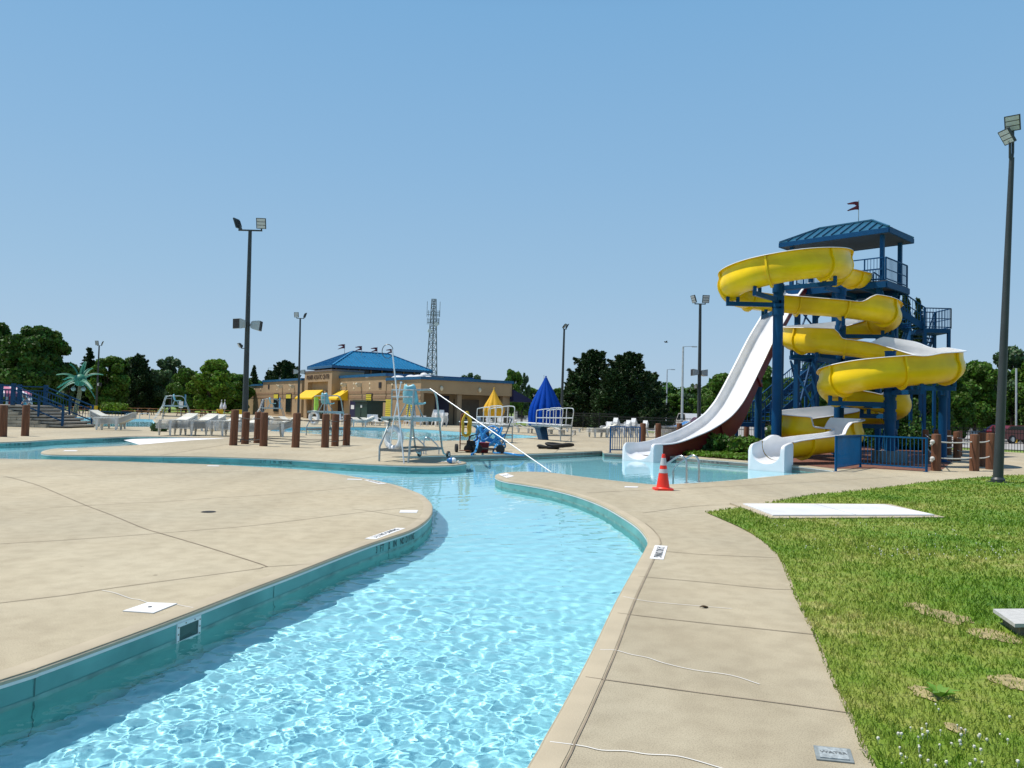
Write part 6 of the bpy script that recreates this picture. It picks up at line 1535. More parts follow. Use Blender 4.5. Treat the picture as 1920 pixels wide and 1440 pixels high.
for px, Y, a, wh in ((128, 88, 8, "left of the palm trunk"), (152, 90, -5, "right of the palm trunk"), (206, 95, 5, "behind the round bush"), (250, 88, 3, "first right of the round bush"), (272, 90, -4, "second right of the round bush"), (292, 88, 6, "left of the stepped lifeguard tower"), (348, 86, 0, "first right of the stepped lifeguard tower"), (370, 89, 8, "in the middle of the orange row"), (393, 85, -6, "with the brightest orange top left of the barrel"), (424, 87, 4, "below the furled white umbrellas"), (100, 90, 0, "behind the blue stair rail")):
    p = at(px, 776, Y); place(PT, PF, p.x, Y, R(a), 0, f"wooden picnic table {wh}", "wooden picnic tables under the trees")
for px, pb_, pt, w, hh_, lb in ((339, 776, 752.5, .45, .7, "small white notice on a post right of the lifeguard tower"),):
    p = at(px, pb_, 82); zt_ = at(px, pt, 82).z; r = thing("sign_post", lb, "sign", (p.x, 82, 0)); m = MB(); m.cyl((p.x, 82, 0), (p.x, 82, zt_), .03, n=6); m.build("post", GALV, r); m = MB(); m.box((p.x, 81.95, zt_ - .35), (w, .03, hh_)); m.build("board", WHITE, r, smooth=0)
# stone stairs with blue railing at the left edge
STN = M("ledge_stone", (.36, .32, .25), .9, var=.3, scale=2.2, bump=.9, bscale=4, stretch=(1, 1, 2.5)); SLAB = M("stone_slab", (.34, .31, .26), .85, var=.15, scale=3, bump=.3)
s0 = gp(129, 800.5); s0 = gp(124, 803)
sd1 = Vector((-1, .06, 0)).normalized(); sw_ = Vector((.06, 1, 0)).normalized()
st = thing("stone_stairs", "stone stairs with ledgestone side wall leading up to the left", "stairs", tuple(s0)); RS = Matrix(((sd1.x, sw_.x, 0), (sd1.y, sw_.y, 0), (0, 0, 1)))
def SP(a, c_, z): return s0 + sd1 * a + sw_ * c_ + UP * z
nst = 7; rise, run = .165, .40
for k in range(nst):
    m = MB(); m.box(SP(k * run + 3.5, 1.4, k * rise + rise - .05), (7.0, 2.7, .10), RS); m.build("tread", SLAB, st, smooth=0)
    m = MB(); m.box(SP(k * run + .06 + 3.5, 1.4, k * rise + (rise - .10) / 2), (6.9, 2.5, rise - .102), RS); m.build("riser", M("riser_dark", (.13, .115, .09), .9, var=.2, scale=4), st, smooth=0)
# ledgestone wall made of coursed blocks (one part: its stones are its pattern)
m = MB(); rr_ = random.Random(6); z = 0
while z < nst * rise - .02:
    h = rr_.choice((.10, .14, .18)); h = min(h, nst * rise - z); x = 1.0 + z / rise * run
    while x < 9.6:
        w = rr_.uniform(.28, .72); m.box(SP(x + w / 2, -.02 + rr_.uniform(-.025, .02), z + h / 2), (w - .015, .30, h - .015), RS); x += w
    z += h
m.build("ledgestone_wall", STN, st, smooth=0)
LH = nst * rise; RAILB = M('rail_blue_shaded', (0.001, 0.048, 0.125), .5, var=.12, spec=.25)  # darker copy of the fence blue: backlit shade put into the paint colour
for c_ in (.05, 2.65):
    for (a0, z0, a1, z1) in ((.25, .15, nst * run + .25, LH), (nst * run + .25, LH, 7.0, LH)):
        for hh_ in (1.05, .82, .22):
            m = MB(); m.beam(SP(a0, c_, z0 + hh_), SP(a1, c_, z1 + hh_), .05, .06); m.build("hand_rail", RAILB, st, smooth=0)
        n = int((a1 - a0) / .16); m = MB()
        for k in range(n): q = SP(a0 + (a1 - a0) * (k + .5) / n, c_, 0); z_ = z0 + (z1 - z0) * (k + .5) / n; m.beam(q + UP * (z_ + .22), q + UP * (z_ + .82), .02, .02)
        if c_ > 1 or a0 > 1: m.build("balusters", RAILB, st, smooth=0)
    for a, z_, w in ((.25, .10, .10), (nst * run * .5 + .2, LH * .5, .09), (nst * run + .25, LH, .17), (4.6, LH, .17), (5.7, LH, .17)):
        m = MB(); m.beam(SP(a, c_, z_), SP(a, c_, z_ + 1.16), w, w, (1, 0, 0)); m.build("rail_post", RAILB, st, smooth=0)
m = MB(); m.beam(SP(.25, 2.65, .90), SP(-1.9, 2.9, .90), .05, .05)
for k in range(12): q = SP(.2 - .17 * k, 2.68 + .02 * k, 0); m.beam(q + UP * .1, q + UP * .9, .02, .02)
m.build("side_gate", RAILB, st, smooth=0)
# striped play canopy behind the stairs and a person in white
pc = at(2, 765, 46); cv = thing("play_canopy", "pink and white striped play tent behind the blue stair rail", "play structure", (pc.x, 46, 0)); cols = (M("stripe_pink", (.50, .16, .24), .7), M("stripe_white", (.74, .70, .72), .7), M("stripe_red", (.40, .02, .03), .7), M("stripe_cyan", (.10, .45, .55), .7))
for k in range(14):
    m = MB(); a0, a1 = 2 * math.pi * k / 14, 2 * math.pi * (k + 1) / 14
    ring = [(1.5, 1.6), (1.55, 1.8), (1.0, 2.1), (.25, 2.3)]; v = []
    for rr2, z in ring:
        for a in (a0, a1): v.append((pc.x + rr2 * math.cos(a), 46 + rr2 * math.sin(a), z))
    m.add(v, [(0, 1, 3, 2), (2, 3, 5, 4), (4, 5, 7, 6)]); m.build("canvas_gore", cols[1] if k % 3 else cols[0], cv, smooth=0)
for k in range(10):
    a = 2 * math.pi * k / 10; m = MB(); m.cyl((pc.x + 1.4 * math.cos(a), 46 + 1.4 * math.sin(a), 0), (pc.x + 1.4 * math.cos(a), 46 + 1.4 * math.sin(a), 1.62), .15, n=8); m.build("tent_post", cols[(3, 1, 0, 1, 2)[k % 5]], cv)
# person in white bending beside the stairs, behind the landing
px_, py_ = 57.5, 771; pp = at(px_, py_, s0.y + 3.6); o = Vector((pp.x, s0.y + 3.6, 0)); gz = at(57, 769, o.y).z
pr = thing("person", "person in white top and white shorts stooping behind the stair rail", "person", (o.x, o.y, gz - .75)); fz = gz - .75
def skin_body(name, parent, chains, mat, base):
    me = bpy.data.meshes.new(name); V = []; E = []; RR = []; names = {}
    for ch in chains:
        prev = None
        for nm_, p, rad in ch:
            if nm_ in names: i = names[nm_]
            else: i = len(V); names[nm_] = i; V.append(p); RR.append(rad)
            if prev is not None: E.append((prev, i))
            prev = i
    me.from_pydata(V, E, []); ob = bpy.data.objects.new(name, me); COL.objects.link(ob); md = ob.modifiers.new("s", 'SKIN'); ob.modifiers.new("u", 'SUBSURF').levels = 1
    ob.modifiers["u"].render_levels = 1
    for i, rad in enumerate(RR):
        q = me.skin_vertices[0].data[i]; q.radius = (rad, rad); q.use_root = (i == 0)
    dg = bpy.context.evaluated_depsgraph_get(); dg.update(); m2 = bpy.data.meshes.new_from_object(ob.evaluated_get(dg)); bpy.data.objects.remove(ob)
    m2.materials.clear(); m2.materials.append(mat); m2.polygons.foreach_set("use_smooth", [True] * len(m2.polygons)); m2.name = name
    oo = bpy.data.objects.new(name, m2); COL.objects.link(oo); oo.parent = parent; return oo
SKIN = M("skin_tone", (.42, .24, .16), .55, var=.06)
hp = (0, 0, .92)
skin_body("body", pr, [[("hip", hp, .13), ("waist", (-.03, -.04, 1.07), .12), ("chest", (-.12, -.12, 1.28), .145), ("neck", (-.20, -.2, 1.42), .055), ("head0", (-.235, -.235, 1.48), .085), ("head1", (-.26, -.26, 1.58), .095), ("head2", (-.27, -.27, 1.67), .06)],
     [("hip", hp, .13), ("lh", (.09, .03, .88), .10), ("lk", (.11, -.03, .47), .062), ("la", (.11, .03, .09), .042), ("lt", (.08, -.14, .035), .035)],
     [("hip", hp, .13), ("rh", (-.09, -.03, .88), .10), ("rk", (-.12, -.11, .47), .062), ("ra", (-.12, -.06, .09), .042), ("rt", (-.15, -.22, .035), .035)],
     [("chest", (-.12, -.12, 1.28), .145), ("ls", (.05, -.17, 1.33), .06), ("le", (.08, -.30, 1.08), .042), ("lw", (-.05, -.46, .98), .030), ("lhd", (-.10, -.52, .96), .034)],
     [("chest", (-.12, -.12, 1.28), .145), ("rs", (-.30, -.06, 1.33), .06), ("re", (-.40, -.20, 1.10), .042), ("rw", (-.34, -.40, 1.0), .030), ("rhd", (-.31, -.47, .98), .034)]], SKIN, None)
WC = M("cloth_white", (.78, .78, .80), .8, var=.05)
skin_body("shirt", pr, [[("a", (0, 0, .95), .15), ("b", (-.03, -.04, 1.08), .145), ("c", (-.12, -.12, 1.28), .165), ("d", (-.17, -.17, 1.38), .09)], [("c", (-.12, -.12, 1.28), .165), ("e", (.05, -.17, 1.33), .08), ("f", (.075, -.27, 1.14), .065)], [("c", (-.12, -.12, 1.28), .165), ("g", (-.30, -.06, 1.33), .08), ("h", (-.38, -.17, 1.15), .065)]], WC, None)
skin_body("shorts", pr, [[("a", (0, 0, .93), .145), ("b", (.09, .02, .86), .115), ("c", (.11, -.01, .58), .085)], [("a", (0, 0, .93), .145), ("d", (-.09, -.03, .86), .115), ("e", (-.115, -.09, .58), .085)]], WC, None)
m = MB(); m.sphere((-.262, -.25, 1.63), .105, 10, 7, (1, 1, .85)); m.build("hair", M("hair_grey", (.30, .28, .27), .8), pr, local=True)
m = MB(); m.box((o.x, o.y, fz / 2), (.8, .8, abs(fz)) if fz > .05 else (.8, .8, .04)); struct(m.build("landing_slab", SLAB, smooth=0))
# artificial palm
pb_ = gp(134, 806); b0 = at(133.5, 795, 52); b0.z = 0; t0 = at(150, 717, 52); pm = thing("artificial_palm", "artificial green palm with a leaning bamboo trunk in the far left pool", "palm", tuple(b0)); PT_ = M("palm_trunk", (.22, .16, .08), .8, var=.3, scale=5, bump=.5); 
m = MB(); k_ = [b0 + Vector((0, 0, -.6)), b0.lerp(t0, .3) + Vector((.10, 0, 0)), b0.lerp(t0, .65) + Vector((.14, 0, 0)), t0]; tp_ = catmull(k_, 8); m.tube(tp_, [.17 - .06 * i / (len(tp_) - 1) + (.012 if i % 2 else 0) for i in range(len(tp_))], 10); m.build("trunk", PT_, pm)
FR = M("palm_frond", (.035, .21, .13), .5, var=.2, scale=6, trans=.15); hc = t0 + UP * .15
m = MB(); m.sphere(hc, .42, 12, 8); m.build("crown_knob", FR, pm)
for tx, ty, dyy in ((106, 702, -.4), (107, 727, .6), (106, 738, -1.0), (193, 702, .4), (173, 729, -1.2), (179, 747, .6), (160, 678, .4), (131, 682, -.3), (172, 690, 1.2), (118, 712, 1.2)):
    tip = at(tx, ty, 52 + dyy); m = MB(); n = 12; pts = [hc.lerp(tip, k / n) + UP * (.22 * math.sin(math.pi * k / n)) for k in range(n + 1)]; m.tube(pts, [.06 * (1 - k / n) + .015 for k in range(n + 1)], 6)
    for k in range(2, n + 1):
        tg = (pts[k] - pts[k - 1]).normalized(); sd2 = tg.cross(UP).normalized()
        for s in (-1, 1):
            for j in (0, .5):
                p0 = pts[k - 1].lerp(pts[k], j); L_2 = .30 * (1 - .6 * k / n); e_ = p0 + sd2 * s * L_2 + tg * L_2 * .5 - UP * L_2 * .45; w = tg * .07
                m.add([p0 - w, p0 + w, e_], [(0, 1, 2)])
    m.build("frond", FR, pm, smooth=0)
for s in (-1, 1): m = MB(); m.sphere(t0 + Vector((.34 * s, -.15, -.45)), .15, 10, 7, (1, 1, .9)); m.tube([t0 + Vector((.42 * s, -.15, -.35)), t0 + Vector((.1 * s, 0, 0))], .02, 5); m.build("water_bucket", M("coconut_grey", (.34, .36, .32), .6), pm)
m = MB(); q = gp(143, 793); q2 = at(120, 792, 51); m.tube(catmull([at(142, 778, 51.5), at(142, 788, 51.5), at(139, 792, 51.5), at(130, 793, 51.5), at(118, 793, 51.5)], 4), .05, 8); tag(m.build("water_pipe", BLUE), "bent dark blue water pipe beside the palm trunk", "pipe")
# black perimeter fences
BLK = M("fence_black", (.012, .012, .013), .5, var=.1)
def iron_fence(label, pts, h=1.5, pick=.13, nm="iron_fence"):
    r = thing(nm, label, "fence", (pts[0][0], pts[0][1], 0), group="black iron fences")
    for p, q in zip(pts, pts[1:]):
        p, q = Vector((*p, 0)), Vector((*q, 0)); L_2 = (q - p).length; m = MB()
        for z in (.15, h - .2, h): m.beam(p + UP * z, q + UP * z, .04, .035)
        m.build("rail", BLK, r, smooth=0); n = int(L_2 / pick); m = MB()
        for k in range(n): w = p.lerp(q, (k + .5) / n); m.beam(w + UP * .05, w + UP * (h + .08), .018, .018)
        m.build("pickets", BLK, r, smooth=0); n = max(1, int(L_2 / 2.6))
        for k in range(n): w = p.lerp(q, k / n); m = MB(); m.beam(w, w + UP * (h + .15), .06, .06); m.build("fence_post", BLK, r, smooth=0)
iron_fence("black iron fence along the car park at the right edge", [(20.5, 47.5), (26, 41.5), (31.5, 36.9), (46, 36.2)], 1.25)
iron_fence("black iron fence behind the white slide and the tower", [(8.5, 61), (14, 55), (20.4, 47.6)], 1.3)
iron_fence("black iron fence behind the pine tree", [(-1, 80), (3, 75), (8.4, 61.1)], 1.5, .2)
# car park: asphalt and vehicles seen through the trees
struct(sheet("car_park", [(10, 92), (14, 66), (25, 52), (36, 41), (90, 40), (160, 75), (160, 190), (0, 190), (-12, 118)], [], -.006, M("asphalt_pale", (.34, .33, .31), .9, var=.12, scale=.6)))
def vehicle(label, x, y, rz, col, van=False, cat="car"):
    r = thing("parked_van" if van else "parked_car", label, cat, (x, y, 0), rz, "vehicles in the car park"); L_2, W_2 = (5.0, 1.95) if van else (4.5, 1.8); CP = M("car_paint_" + label[:12].replace(" ", "_"), col, .3, var=.04, coat=.6)
    prof = [(-L_2 / 2, .35), (-L_2 / 2 + .05, .95), (-L_2 / 2 + .25, 1.05), (-L_2 * .36, 1.75 if van else 1.40), (L_2 * .10, 1.80 if van else 1.45), (L_2 * .27, 1.05 if van else .98), (L_2 / 2 - .1, .85), (L_2 / 2, .6), (L_2 / 2 - .02, .32)]
    m = MB(); a = [Vector((x_, -W_2 / 2, z)) for x_, z in prof]; c_ = [Vector((x_, W_2 / 2, z)) for x_, z in prof]; m.hull(a, c_); m.build("body", CP, r, smooth=20, local=True)
    zt_ = 1.7 if van else 1.36
    for s in (-1, 1):
        m = MB(); q = [(-L_2 * .38, 1.08), (-L_2 * .34, zt_), (L_2 * .08, zt_ + .02), (L_2 * .22, 1.06)]; m.hull([Vector((x_, s * (W_2 / 2 + .004), z)) for x_, z in q], [Vector((x_, s * (W_2 / 2 - .02), z)) for x_, z in q]); m.build("side_window", GLASS, r, smooth=0, local=True)
        for x_ in (-L_2 * .31, L_2 * .31): m = MB(); m.cyl((x_, s * (W_2 / 2 + .02), .33), (x_, s * (W_2 / 2 - .2), .33), .33, n=16); w_ = m.build("wheel", RUB, r, local=True); m = MB(); m.cyl((x_, s * (W_2 / 2 + .03), .33), (x_, s * (W_2 / 2 + .01), .33), .19, n=12); h_ = m.build("rim", STEEL, None, local=True); h_.parent = w_
        m = MB(); m.box((L_2 / 2 - .06, s * W_2 * .36, .72), (.12, .35, .14)); m.build("headlight", LENS, r, smooth=0, local=True)
def veh(label, px, Y, rz, col, van=False, cat="car"):
    p = at(px, 780, Y); vehicle(label, p.x, Y, rz, col, van, cat)
veh("white van with dark windows behind the lamp standards", 1291, 84, R(95), (.75, .75, .74), True, "van"); veh("dark red car behind the lounger stacks and slide", 1335, 80, R(15), (.12, .012, .014))
veh("pale silver pickup behind the pine and springboard rail", 1100, 92, R(5), (.5, .53, .55), True, "truck"); veh("dark maroon car at the right photo edge", 1910, 62, R(10), (.14, .01, .015)); veh("dark blue car beyond the lawn pole fence", 1880, 66, R(170), (.02, .03, .08))
veh("white car glimpsed through the right trees", 1790, 75, R(5), (.7, .7, .7)); veh("white car glimpsed below the yellow slide behind the fence", 1620, 70, R(8), (.72, .72, .7)); veh("silver car half hidden behind the dark pine trunks", 1175, 96, R(8), (.5, .52, .53)); veh("white car far left under the trees", 166, 118, R(4), (.72, .72, .7))
# yellow-banded post in the car park
p = at(1905, 838, 64); r = thing("lot_post", "white car park post with a yellow foot at the right edge", "post", (p.x, 64, 0)); m = MB(); m.cyl((p.x, 64, .9), (p.x, 64, 6.2), .07, n=10); m.build("post", LGREY, r); m = MB(); m.cyl((p.x, 64, 0), (p.x, 64, .899), .14, n=12); m.build("foot", BARY, r)
# small bird in the sky
p = at(1249, 641.5, 60); m = MB(); m.sphere(p, .07, 10, 6, (1.9, .8, .7)); m.sphere(p + Vector((-.13, 0, .03)), .04, 8, 5)
for s in (-1, 1): m.add([p + Vector((-.05, 0, .02)), p + Vector((.07, 0, .02)), p + Vector((.05, s * .24, .09)), p + Vector((-.02, s * .24, .09))], [(0, 1, 2, 3)])
m.add([p + Vector((.10, 0, 0)), p + Vector((.20, .04, 0)), p + Vector((.20, -.04, 0))], [(0, 1, 2)])
tag(m.build("bird", RUB, smooth=60), "tiny dark bird flying left of the floodlight pole by the slide", "bird")
# ================================================================== TREES AND SHRUBS
def leafmat(nm, c, isl=.45, tr=.28): return M(nm, c, .55, var=.35, scale=.35, island=isl, trans=tr, spec=.3)
LEAF_A = leafmat("leaves_mid", (.080, .170, .017)); LEAF_B = leafmat("leaves_dark", (.048, .115, .015)); LEAF_C = leafmat("leaves_bright", (.125, .235, .018)); LEAF_D = leafmat("needles_dark", (.026, .058, .014), .5, .15); LEAF_E = leafmat("leaves_pale", (.075, .14, .055))
BARK = M("bark", (.07, .05, .035), .9, var=.3, scale=3, stretch=(4, 4, .6), bump=.5)
def quads(P, Nn, sz, rg, asp=1.5):           # leaf cards: one small bent quad per point
    n = len(P); a = rg.normal(size=(n, 3)); u = np.cross(Nn, a); u /= np.linalg.norm(u, axis=1, keepdims=True) + 1e-9; v = np.cross(Nn, u); v /= np.linalg.norm(v, axis=1, keepdims=True) + 1e-9
    s = (sz * (.6 + .8 * rg.rand(n)))[:, None]; V = np.empty((n, 4, 3))
    V[:, 0] = P - u * s * asp * .5; V[:, 1] = P - v * s * .5 + Nn * s * .12; V[:, 2] = P + u * s * asp * .5; V[:, 3] = P + v * s * .5 + Nn * s * .12
    return V.reshape(-1, 3)
def mesh_from_quads(name, V, mat):
    n = len(V) // 4; me = bpy.data.meshes.new(name); me.vertices.add(len(V)); me.vertices.foreach_set("co", V.astype(np.float32).ravel()); me.loops.add(4 * n); me.loops.foreach_set("vertex_index", np.arange(4 * n, dtype=np.int32))
    me.polygons.add(n); me.polygons.foreach_set("loop_start", np.arange(0, 4 * n, 4, dtype=np.int32)); me.polygons.foreach_set("loop_total", np.full(n, 4, np.int32)); me.update(); me.materials.append(mat); return me
def clumps(cs, rs, per, sz, rg, asp=1.5, fill=.35):
    Vs = []
    for c, r in zip(cs, rs):
        n = int(per * r * r); d = rg.normal(size=(n, 3)); d /= np.linalg.norm(d, axis=1, keepdims=True); rad = r * (1 - fill * rg.rand(n) ** 1.5) * (1 + .16 * np.sin(5 * d[:, 0] + 4 * d[:, 1]) * np.sin(6 * d[:, 2] + 3 * d[:, 0]))
        P = c + d * rad[:, None] * np.array([1, 1, .85]); nn = d + .75 * rg.normal(size=(n, 3)); nn /= np.linalg.norm(nn, axis=1, keepdims=True); Vs.append(quads(P, nn, np.full(n, sz), rg, asp))
    return np.concatenate(Vs)
def deciduous(seed, h=10., w=4.2, base=1.6, nc=40, per=640, sz=.31, open_=0.0):
    rg = np.random.RandomState(seed); cs = []; rs = []
    while len(cs) < nc:
        z = rg.uniform(0, 1); prof = math.sin(math.pi * (0.12 + .80 * z) ** .85) ** .7; a = rg.uniform(0, 6.283); q = w * prof * math.sqrt(rg.uniform(.05, 1)) * (1 + .18 * math.sin(3 * a + seed))
        r = rg.uniform(.75, 1.35) * (1.1 - .35 * z) * (1 - open_ * .35); c = np.array([q * .82 * math.cos(a), q * .82 * math.sin(a), base + r * .8 + (h - base - 1.6 * r) * z]); cs.append(c); rs.append(r)
    V = clumps(cs, rs, per, sz, rg); tm = MB(); tm.cyl((0, 0, 0), (0, 0, base + (h - base) * .45), .26, .13, 9)
    for c, r in list(zip(cs, rs))[:14]: tm.tube([(0, 0, base + .3 + .3 * (c[2] - base) * .5), (c[0] * .45, c[1] * .45, base + (c[2] - base) * .62), (c[0], c[1], c[2])], [.10, .07, .03], 5)
    return V, tm
def pine(seed, h=10., w=3.4):
    rg = np.random.RandomState(seed); Vs = []; tm = MB(); tm.cyl((0, 0, 0), (0, 0, h * .95), .24, .05, 8)
    for i in range(150):
        z = rg.uniform(.03, 1) ** .9; a = rg.uniform(0, 6.283); q = w * (1 - z) ** .45 * rg.uniform(.45, 1.0) * (1 + .25 * math.sin(2 * a + seed)); tip = np.array([q * math.cos(a), q * math.sin(a), .4 + (h - .8) * z]); up = rg.uniform(.3, .95)
        n = 230; t = rg.rand(n); ax = np.array([math.cos(a) * .55, math.sin(a) * .55, up]); ax /= np.linalg.norm(ax); L = rg.uniform(.7, 1.25) * (1.15 - .45 * z)
        P = tip + ax * ((t - .6) * L * 1.3)[:, None] + rg.normal(size=(n, 3)) * (.30 * (1.05 - t) * L)[:, None]
        nn = rg.normal(size=(n, 3)); nn /= np.linalg.norm(nn, axis=1, keepdims=True); Vs.append(quads(P, nn, np.full(n, .145), rg, 2.6))
        if i % 3 == 0: tm.tube([(0, 0, max(.3, tip[2] - .5)), tuple(tip)], [.06, .02], 4)
    return np.concatenate(Vs), tm
def spruce(seed, h=10., w=2.3):
    rg = np.random.RandomState(seed); Vs = []; tm = MB(); tm.cyl((0, 0, 0), (0, 0, h * .97), .20, .03, 8); z = .5
    while z < h - .2:
        R_ = w * (1 - z / h) ** .9 + .12; nb = max(4, int(5 + 5 * (1 - z / h)))
        for k in range(nb):
            a = 6.283 * k / nb + rg.uniform(0, 6.283); L = R_ * rg.uniform(.7, 1.08); n = int(16 + 46 * L / w); t = rg.rand(n) ** .8
            dirv = np.array([math.cos(a), math.sin(a), 0]); sd_ = np.array([-dirv[1], dirv[0], 0]); P = np.array([0, 0, z]) + dirv * (t * L)[:, None] + sd_ * (rg.normal(size=n) * .20 * (1.15 - t) * L * .7)[:, None]; P[:, 2] += -.28 * L * t + .22 * L * t ** 2.5 + rg.normal(size=n) * .06
            nn = np.array([0, 0, 1.]) + .9 * rg.normal(size=(n, 3)); nn /= np.linalg.norm(nn, axis=1, keepdims=True); Vs.append(quads(P, nn, np.full(n, .21), rg, 2.0))
        z += .34 * (1.1 - .5 * z / h)
    return np.concatenate(Vs), tm
def proto(V, tm, mat, nm):
    r = thing(nm, "tree", "tree"); me = mesh_from_quads("crown", V, mat); c = bpy.data.objects.new("crown", me); COL.objects.link(c); c.parent = r; tm.build("trunk", BARK, r, local=True); return r
PR = {'a': [proto(*deciduous(1), LEAF_A, "leafy_tree"), 10.0, 4.4], 'b': [proto(*deciduous(2, nc=56, w=4.6, base=.9), LEAF_B, "leafy_tree"), 10.0, 4.8], 'c': [proto(*deciduous(4, w=3.4, nc=38, base=.9), LEAF_C, "leafy_tree"), 10.0, 3.7],
      'e': [proto(*deciduous(7, w=3.9, nc=30, base=2.0, open_=.4, sz=.26, per=460), LEAF_E, "leafy_tree"), 10.0, 4.1], 'f': [proto(*deciduous(9, w=4.3, nc=52, base=.4), LEAF_A, "leafy_tree"), 10.0, 4.5],
      'p': [proto(*pine(3), LEAF_D, "pine_tree"), 10.0, 3.5], 'q': [proto(*pine(8, w=3.0), LEAF_D, "pine_tree"), 10.0, 3.2], 's': [proto(*spruce(5), LEAF_D, "spruce_tree"), 10.0, 2.3]}
used = set(); tr_ = random.Random(12)
def tree(kind, px, ptop, wpx, Y, label, group, sink=0.0):
    pr_, h0, w0 = PR[kind]; top = at(px, ptop, Y); x = top.x; h = top.z + sink; w = wpx / 2 * Y / F_PX * (1.12 if kind in 'pq' else 1.0 if kind == 's' else 1.22)
    rz = tr_.uniform(0, 6.28)
    if kind not in used: used.add(kind); o = pr_; o['label'] = label; o['group'] = group; o.location = (x, Y, -sink); o.rotation_euler = (0, 0, rz)
    else: o = dup(pr_, (x, Y, -sink), rz, label, group)
    o.scale = (w / w0, w / w0, h / (h0 * .985)); return o
g1, g2, g3, g4 = "trees of the left tree line", "trees around the bathhouse", "trees beyond the tower and car park", "pines in the middle"
tree('b', 66, 613, 128, 84, "big round dark tree at the left, tallest of the tree line", g1); tree('b', -8, 606, 90, 92, "dark tree cut by the left photo edge", g1); tree('e', 134, 683, 62, 108, "pale thin tree right of the big dark tree, behind the palm", g1)
tree('s', 168, 653, 74, 108, "pointed dark evergreen behind the distant floodlight pole", g1); tree('f', 205, 667, 74, 104, "bushy dark green tree right of the distant floodlight pole", g1); tree('a', 236, 671, 66, 112, "tree above the round bush", g1); tree('q', 262, 664, 70, 110, "dark pointed tree between the round bush and the stepped tower", g1)
tree('e', 322, 668, 66, 112, "pale airy tree behind the stepped lifeguard tower", g1); tree('b', 296, 694, 60, 116, "low dark tree left of the pale airy tree", g1); tree('f', 352, 690, 58, 108, "mid green tree right of the pale airy tree", g1); tree('c', 398, 675, 74, 94, "bright green tree with two crowns left of the speaker pole", g1); tree('c', 412, 674, 46, 97, "narrow bright crown behind the two-crowned green tree", g1)
tree('f', 440, 700, 66, 116, "low rounded tree just left of the speaker pole", g1); tree('s', 477, 686, 42, 128, "small pointed evergreen right of the speaker pole", g2); tree('p', 532, 675, 62, 132, "dark pine rising behind the left roof of the building", g2); tree('p', 508, 694, 50, 134, "shorter dark pine left of its partner behind the building", g2); tree('q', 548, 680, 44, 136, "slim dark pine touching the second floodlight pole", g2)
tree('e', 886, 699, 54, 118, "flat-topped open tree above the brown end of the building", g2); tree('f', 862, 710, 34, 120, "low tree left of the flat-topped open tree", g2); tree('a', 961, 694, 44, 112, "upright tree between the yellow and blue umbrellas", g2); tree('e', 981, 699, 26, 114, "narrow paler tree touching the upright tree", g2); tree('f', 1000, 727, 56, 140, "low green tree left of the blue umbrella", g2); tree('f', 1046, 727, 40, 142, "low green tree between the blue umbrella and the big pines", g2)
tree('p', 1112, 656, 122, 84, "left one of the two big dark pines", g4, .4); tree('p', 1178, 660, 128, 82, "right one of the two big dark pines", g4, .4); tree('q', 1214, 695, 80, 88, "lower dark pine on the right flank of the two big pines", g4, .3); tree('q', 1086, 690, 72, 88, "lower dark pine on the left flank of the two big pines", g4, .3); tree('q', 1146, 690, 90, 80, "dark pine filling the gap between the two big pines", g4, .3)
tree('f', 1258, 738, 62, 108, "small tree behind the shorter lamp standard", g3); tree('e', 1286, 736, 54, 112, "yellow green tree behind the taller lamp standard", g3); tree('f', 1326, 728, 66, 106, "green tree right of the pole with speakers", g3); tree('f', 1362, 700, 84, 98, "tree crossing the upper part of the white slide", g3); tree('a', 1430, 688, 70, 96, "tree seen just right of the white slide", g3)
tree('f', 1486, 708, 70, 92, "dim tree behind the front blue column", g3); tree('b', 1536, 664, 74, 74, "dark tree behind the middle of the tower legs", g3); tree('b', 1590, 690, 80, 72, "dark tree behind the lower yellow bends", g3); tree('s', 1698, 552, 86, 62, "tall spruce right of the tower platform", g3); tree('s', 1722, 562, 76, 66, "second tall spruce behind the stair landing", g3); tree('s', 1664, 600, 70, 64, "spruce hidden behind the right tower legs", g3)
tree('b', 1712, 690, 110, 58, "dark tree below the big right yellow bend", g3); tree('f', 1776, 694, 92, 66, "green tree just right of the right yellow bend", g3); tree('a', 1828, 678, 104, 70, "light green tree left of the tall lawn pole", g3); tree('e', 1898, 648, 96, 72, "tall airy tree right of the tall lawn pole", g3); tree('f', 1952, 668, 110, 70, "tree cut by the right photo edge", g3); tree('f', 1868, 716, 90, 80, "low tree hidden behind the tall lawn pole", g3); tree('b', 1640, 720, 90, 66, "dark tree behind the rear slide column", g3)
# far wood that closes the horizon (one mass)
rgw = np.random.RandomState(21); cs = []; rs = []
for x0, x1, y0, y1, n, hh_ in ((-190, -60, 128, 170, 260, 6.5), (-62, -20, 165, 190, 50, 6), (18, 60, 128, 160, 90, 6.0), (60, 130, 92, 150, 150, 7)):
    for k in range(n):
        x = rgw.uniform(x0, x1); cs.append(np.array([x, rgw.uniform(y0, y1), rgw.uniform(.5, hh_)])); rs.append(rgw.uniform(1.6, 3.0))
V = clumps(cs, rs, 40, .75, rgw); o = bpy.data.objects.new("far_wood", mesh_from_quads("far_wood", V, LEAF_B)); COL.objects.link(o); stuff(o, "dark far-off wood behind the tree lines", "wood")
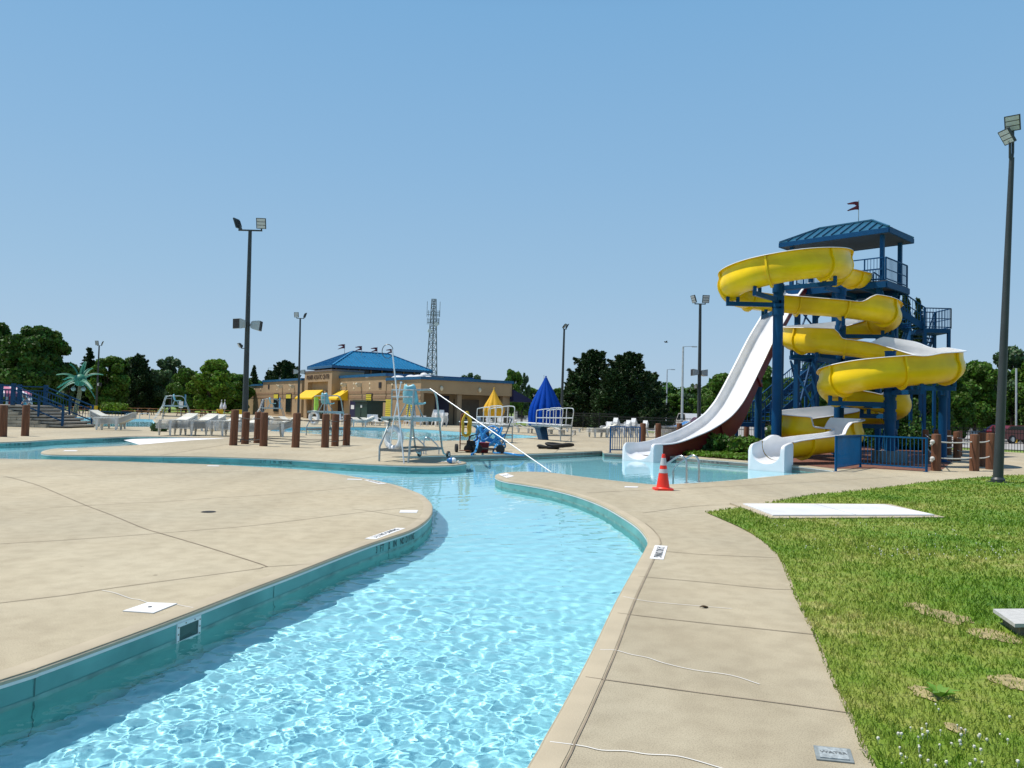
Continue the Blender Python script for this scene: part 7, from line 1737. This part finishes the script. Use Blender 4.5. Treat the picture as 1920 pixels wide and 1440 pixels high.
# dark undergrowth below the tree lines
def shrub(px, pb_, w, h, mat, label, Y, nm="shrub", per=420, sz=.14, grp=None):
    p = at(px, pb_, Y); rg = np.random.RandomState(int(px)); cs = []; rs = []
    for k in range(26): a = rg.uniform(0, 6.283); q = math.sqrt(rg.rand()) * w * .40; r_ = rg.uniform(.16, .26) * min(w, h * 1.6); z = max(r_ * .55, rg.uniform(.15, 1) * (h - r_)) ; cs.append(np.array([q * math.cos(a) * 1.0, q * math.sin(a) * .7, z])); rs.append(r_)
    rt = thing(nm, label, "shrub", (p.x, Y, 0), 0, grp); me = mesh_from_quads("foliage", clumps(cs, rs, per / max(.15, w * .25), sz * .8, rg), mat); c = bpy.data.objects.new("foliage", me); COL.objects.link(c); c.parent = rt
    m = MB()
    for k in range(6): m.tube([(0, 0, 0), tuple(cs[k] * .6), tuple(cs[k])], [.05, .03, .012], 5)
    m.build("stems", BARK, rt, local=True)
shrub(219, 776, 3.5, 1.45, LEAF_C, "wide rounded clipped bush right of the yellow barrel", 88, "round_bush", 900, .16)
shrub(1352, 850, 1.9, .9, LEAF_B, "dark bush under the bend of the white slide", 31.3, grp="bushes under the slides"); shrub(1392, 850, 1.6, .85, LEAF_A, "leafy bush left of the front blue column", 30.6, grp="bushes under the slides"); shrub(1308, 850, 1.5, .6, LEAF_D, "low dark bush under the dark red slide wall", 31, grp="bushes under the slides")
shrub(1716, 820, 3.0, 2.2, LEAF_A, "bush behind the rear bollards of the right group", 44, grp="bushes behind the tower"); shrub(1690, 820, 3.2, 2.6, LEAF_B, "dark bush behind the lowest yellow bend", 42, grp="bushes behind the tower"); shrub(1560, 825, 4.0, 2.0, LEAF_B, "dark bush deep under the tower", 46, grp="bushes behind the tower"); shrub(1480, 825, 4.0, 1.7, LEAF_B, "dark bush behind the stair foot", 48, grp="bushes behind the tower"); shrub(1630, 825, 4.5, 2.1, LEAF_B, "dark bush behind the blue fence", 47, grp="bushes behind the tower"); shrub(300, 800, .9, .5, LEAF_E, "small pale plant left of the first lounger stack", 40, "potted_plant")
# bright ground cover between the slides
GC = G([(1268, 853), (1330, 858.5), (1400, 864), (1412, 855), (1410, 845), (1330, 843), (1285, 846)]); rg = np.random.RandomState(5); xs = [p.x for p in GC]; ys = [p.y for p in GC]
x = rg.uniform(min(xs), max(xs), 26000); y = rg.uniform(min(ys), max(ys), 26000); k = inside_np([tuple(p) for p in GC], x, y); x, y = x[k], y[k]; z = .04 + .15 * rg.rand(len(x)) * (.6 + .4 * np.sin(2 * x) * np.sin(3 * y)); nn = rg.normal(size=(len(x), 3)) * .6 + np.array([0, 0, 1]); nn /= np.linalg.norm(nn, axis=1, keepdims=True)
o = bpy.data.objects.new("ground_cover", mesh_from_quads("ground_cover", quads(np.stack([x, y, z], 1), nn, np.full(len(x), .075), rg), leafmat("cover_green", (.10, .20, .016)))); COL.objects.link(o); stuff(o, "bright low ground cover between the two slides", "ground cover")
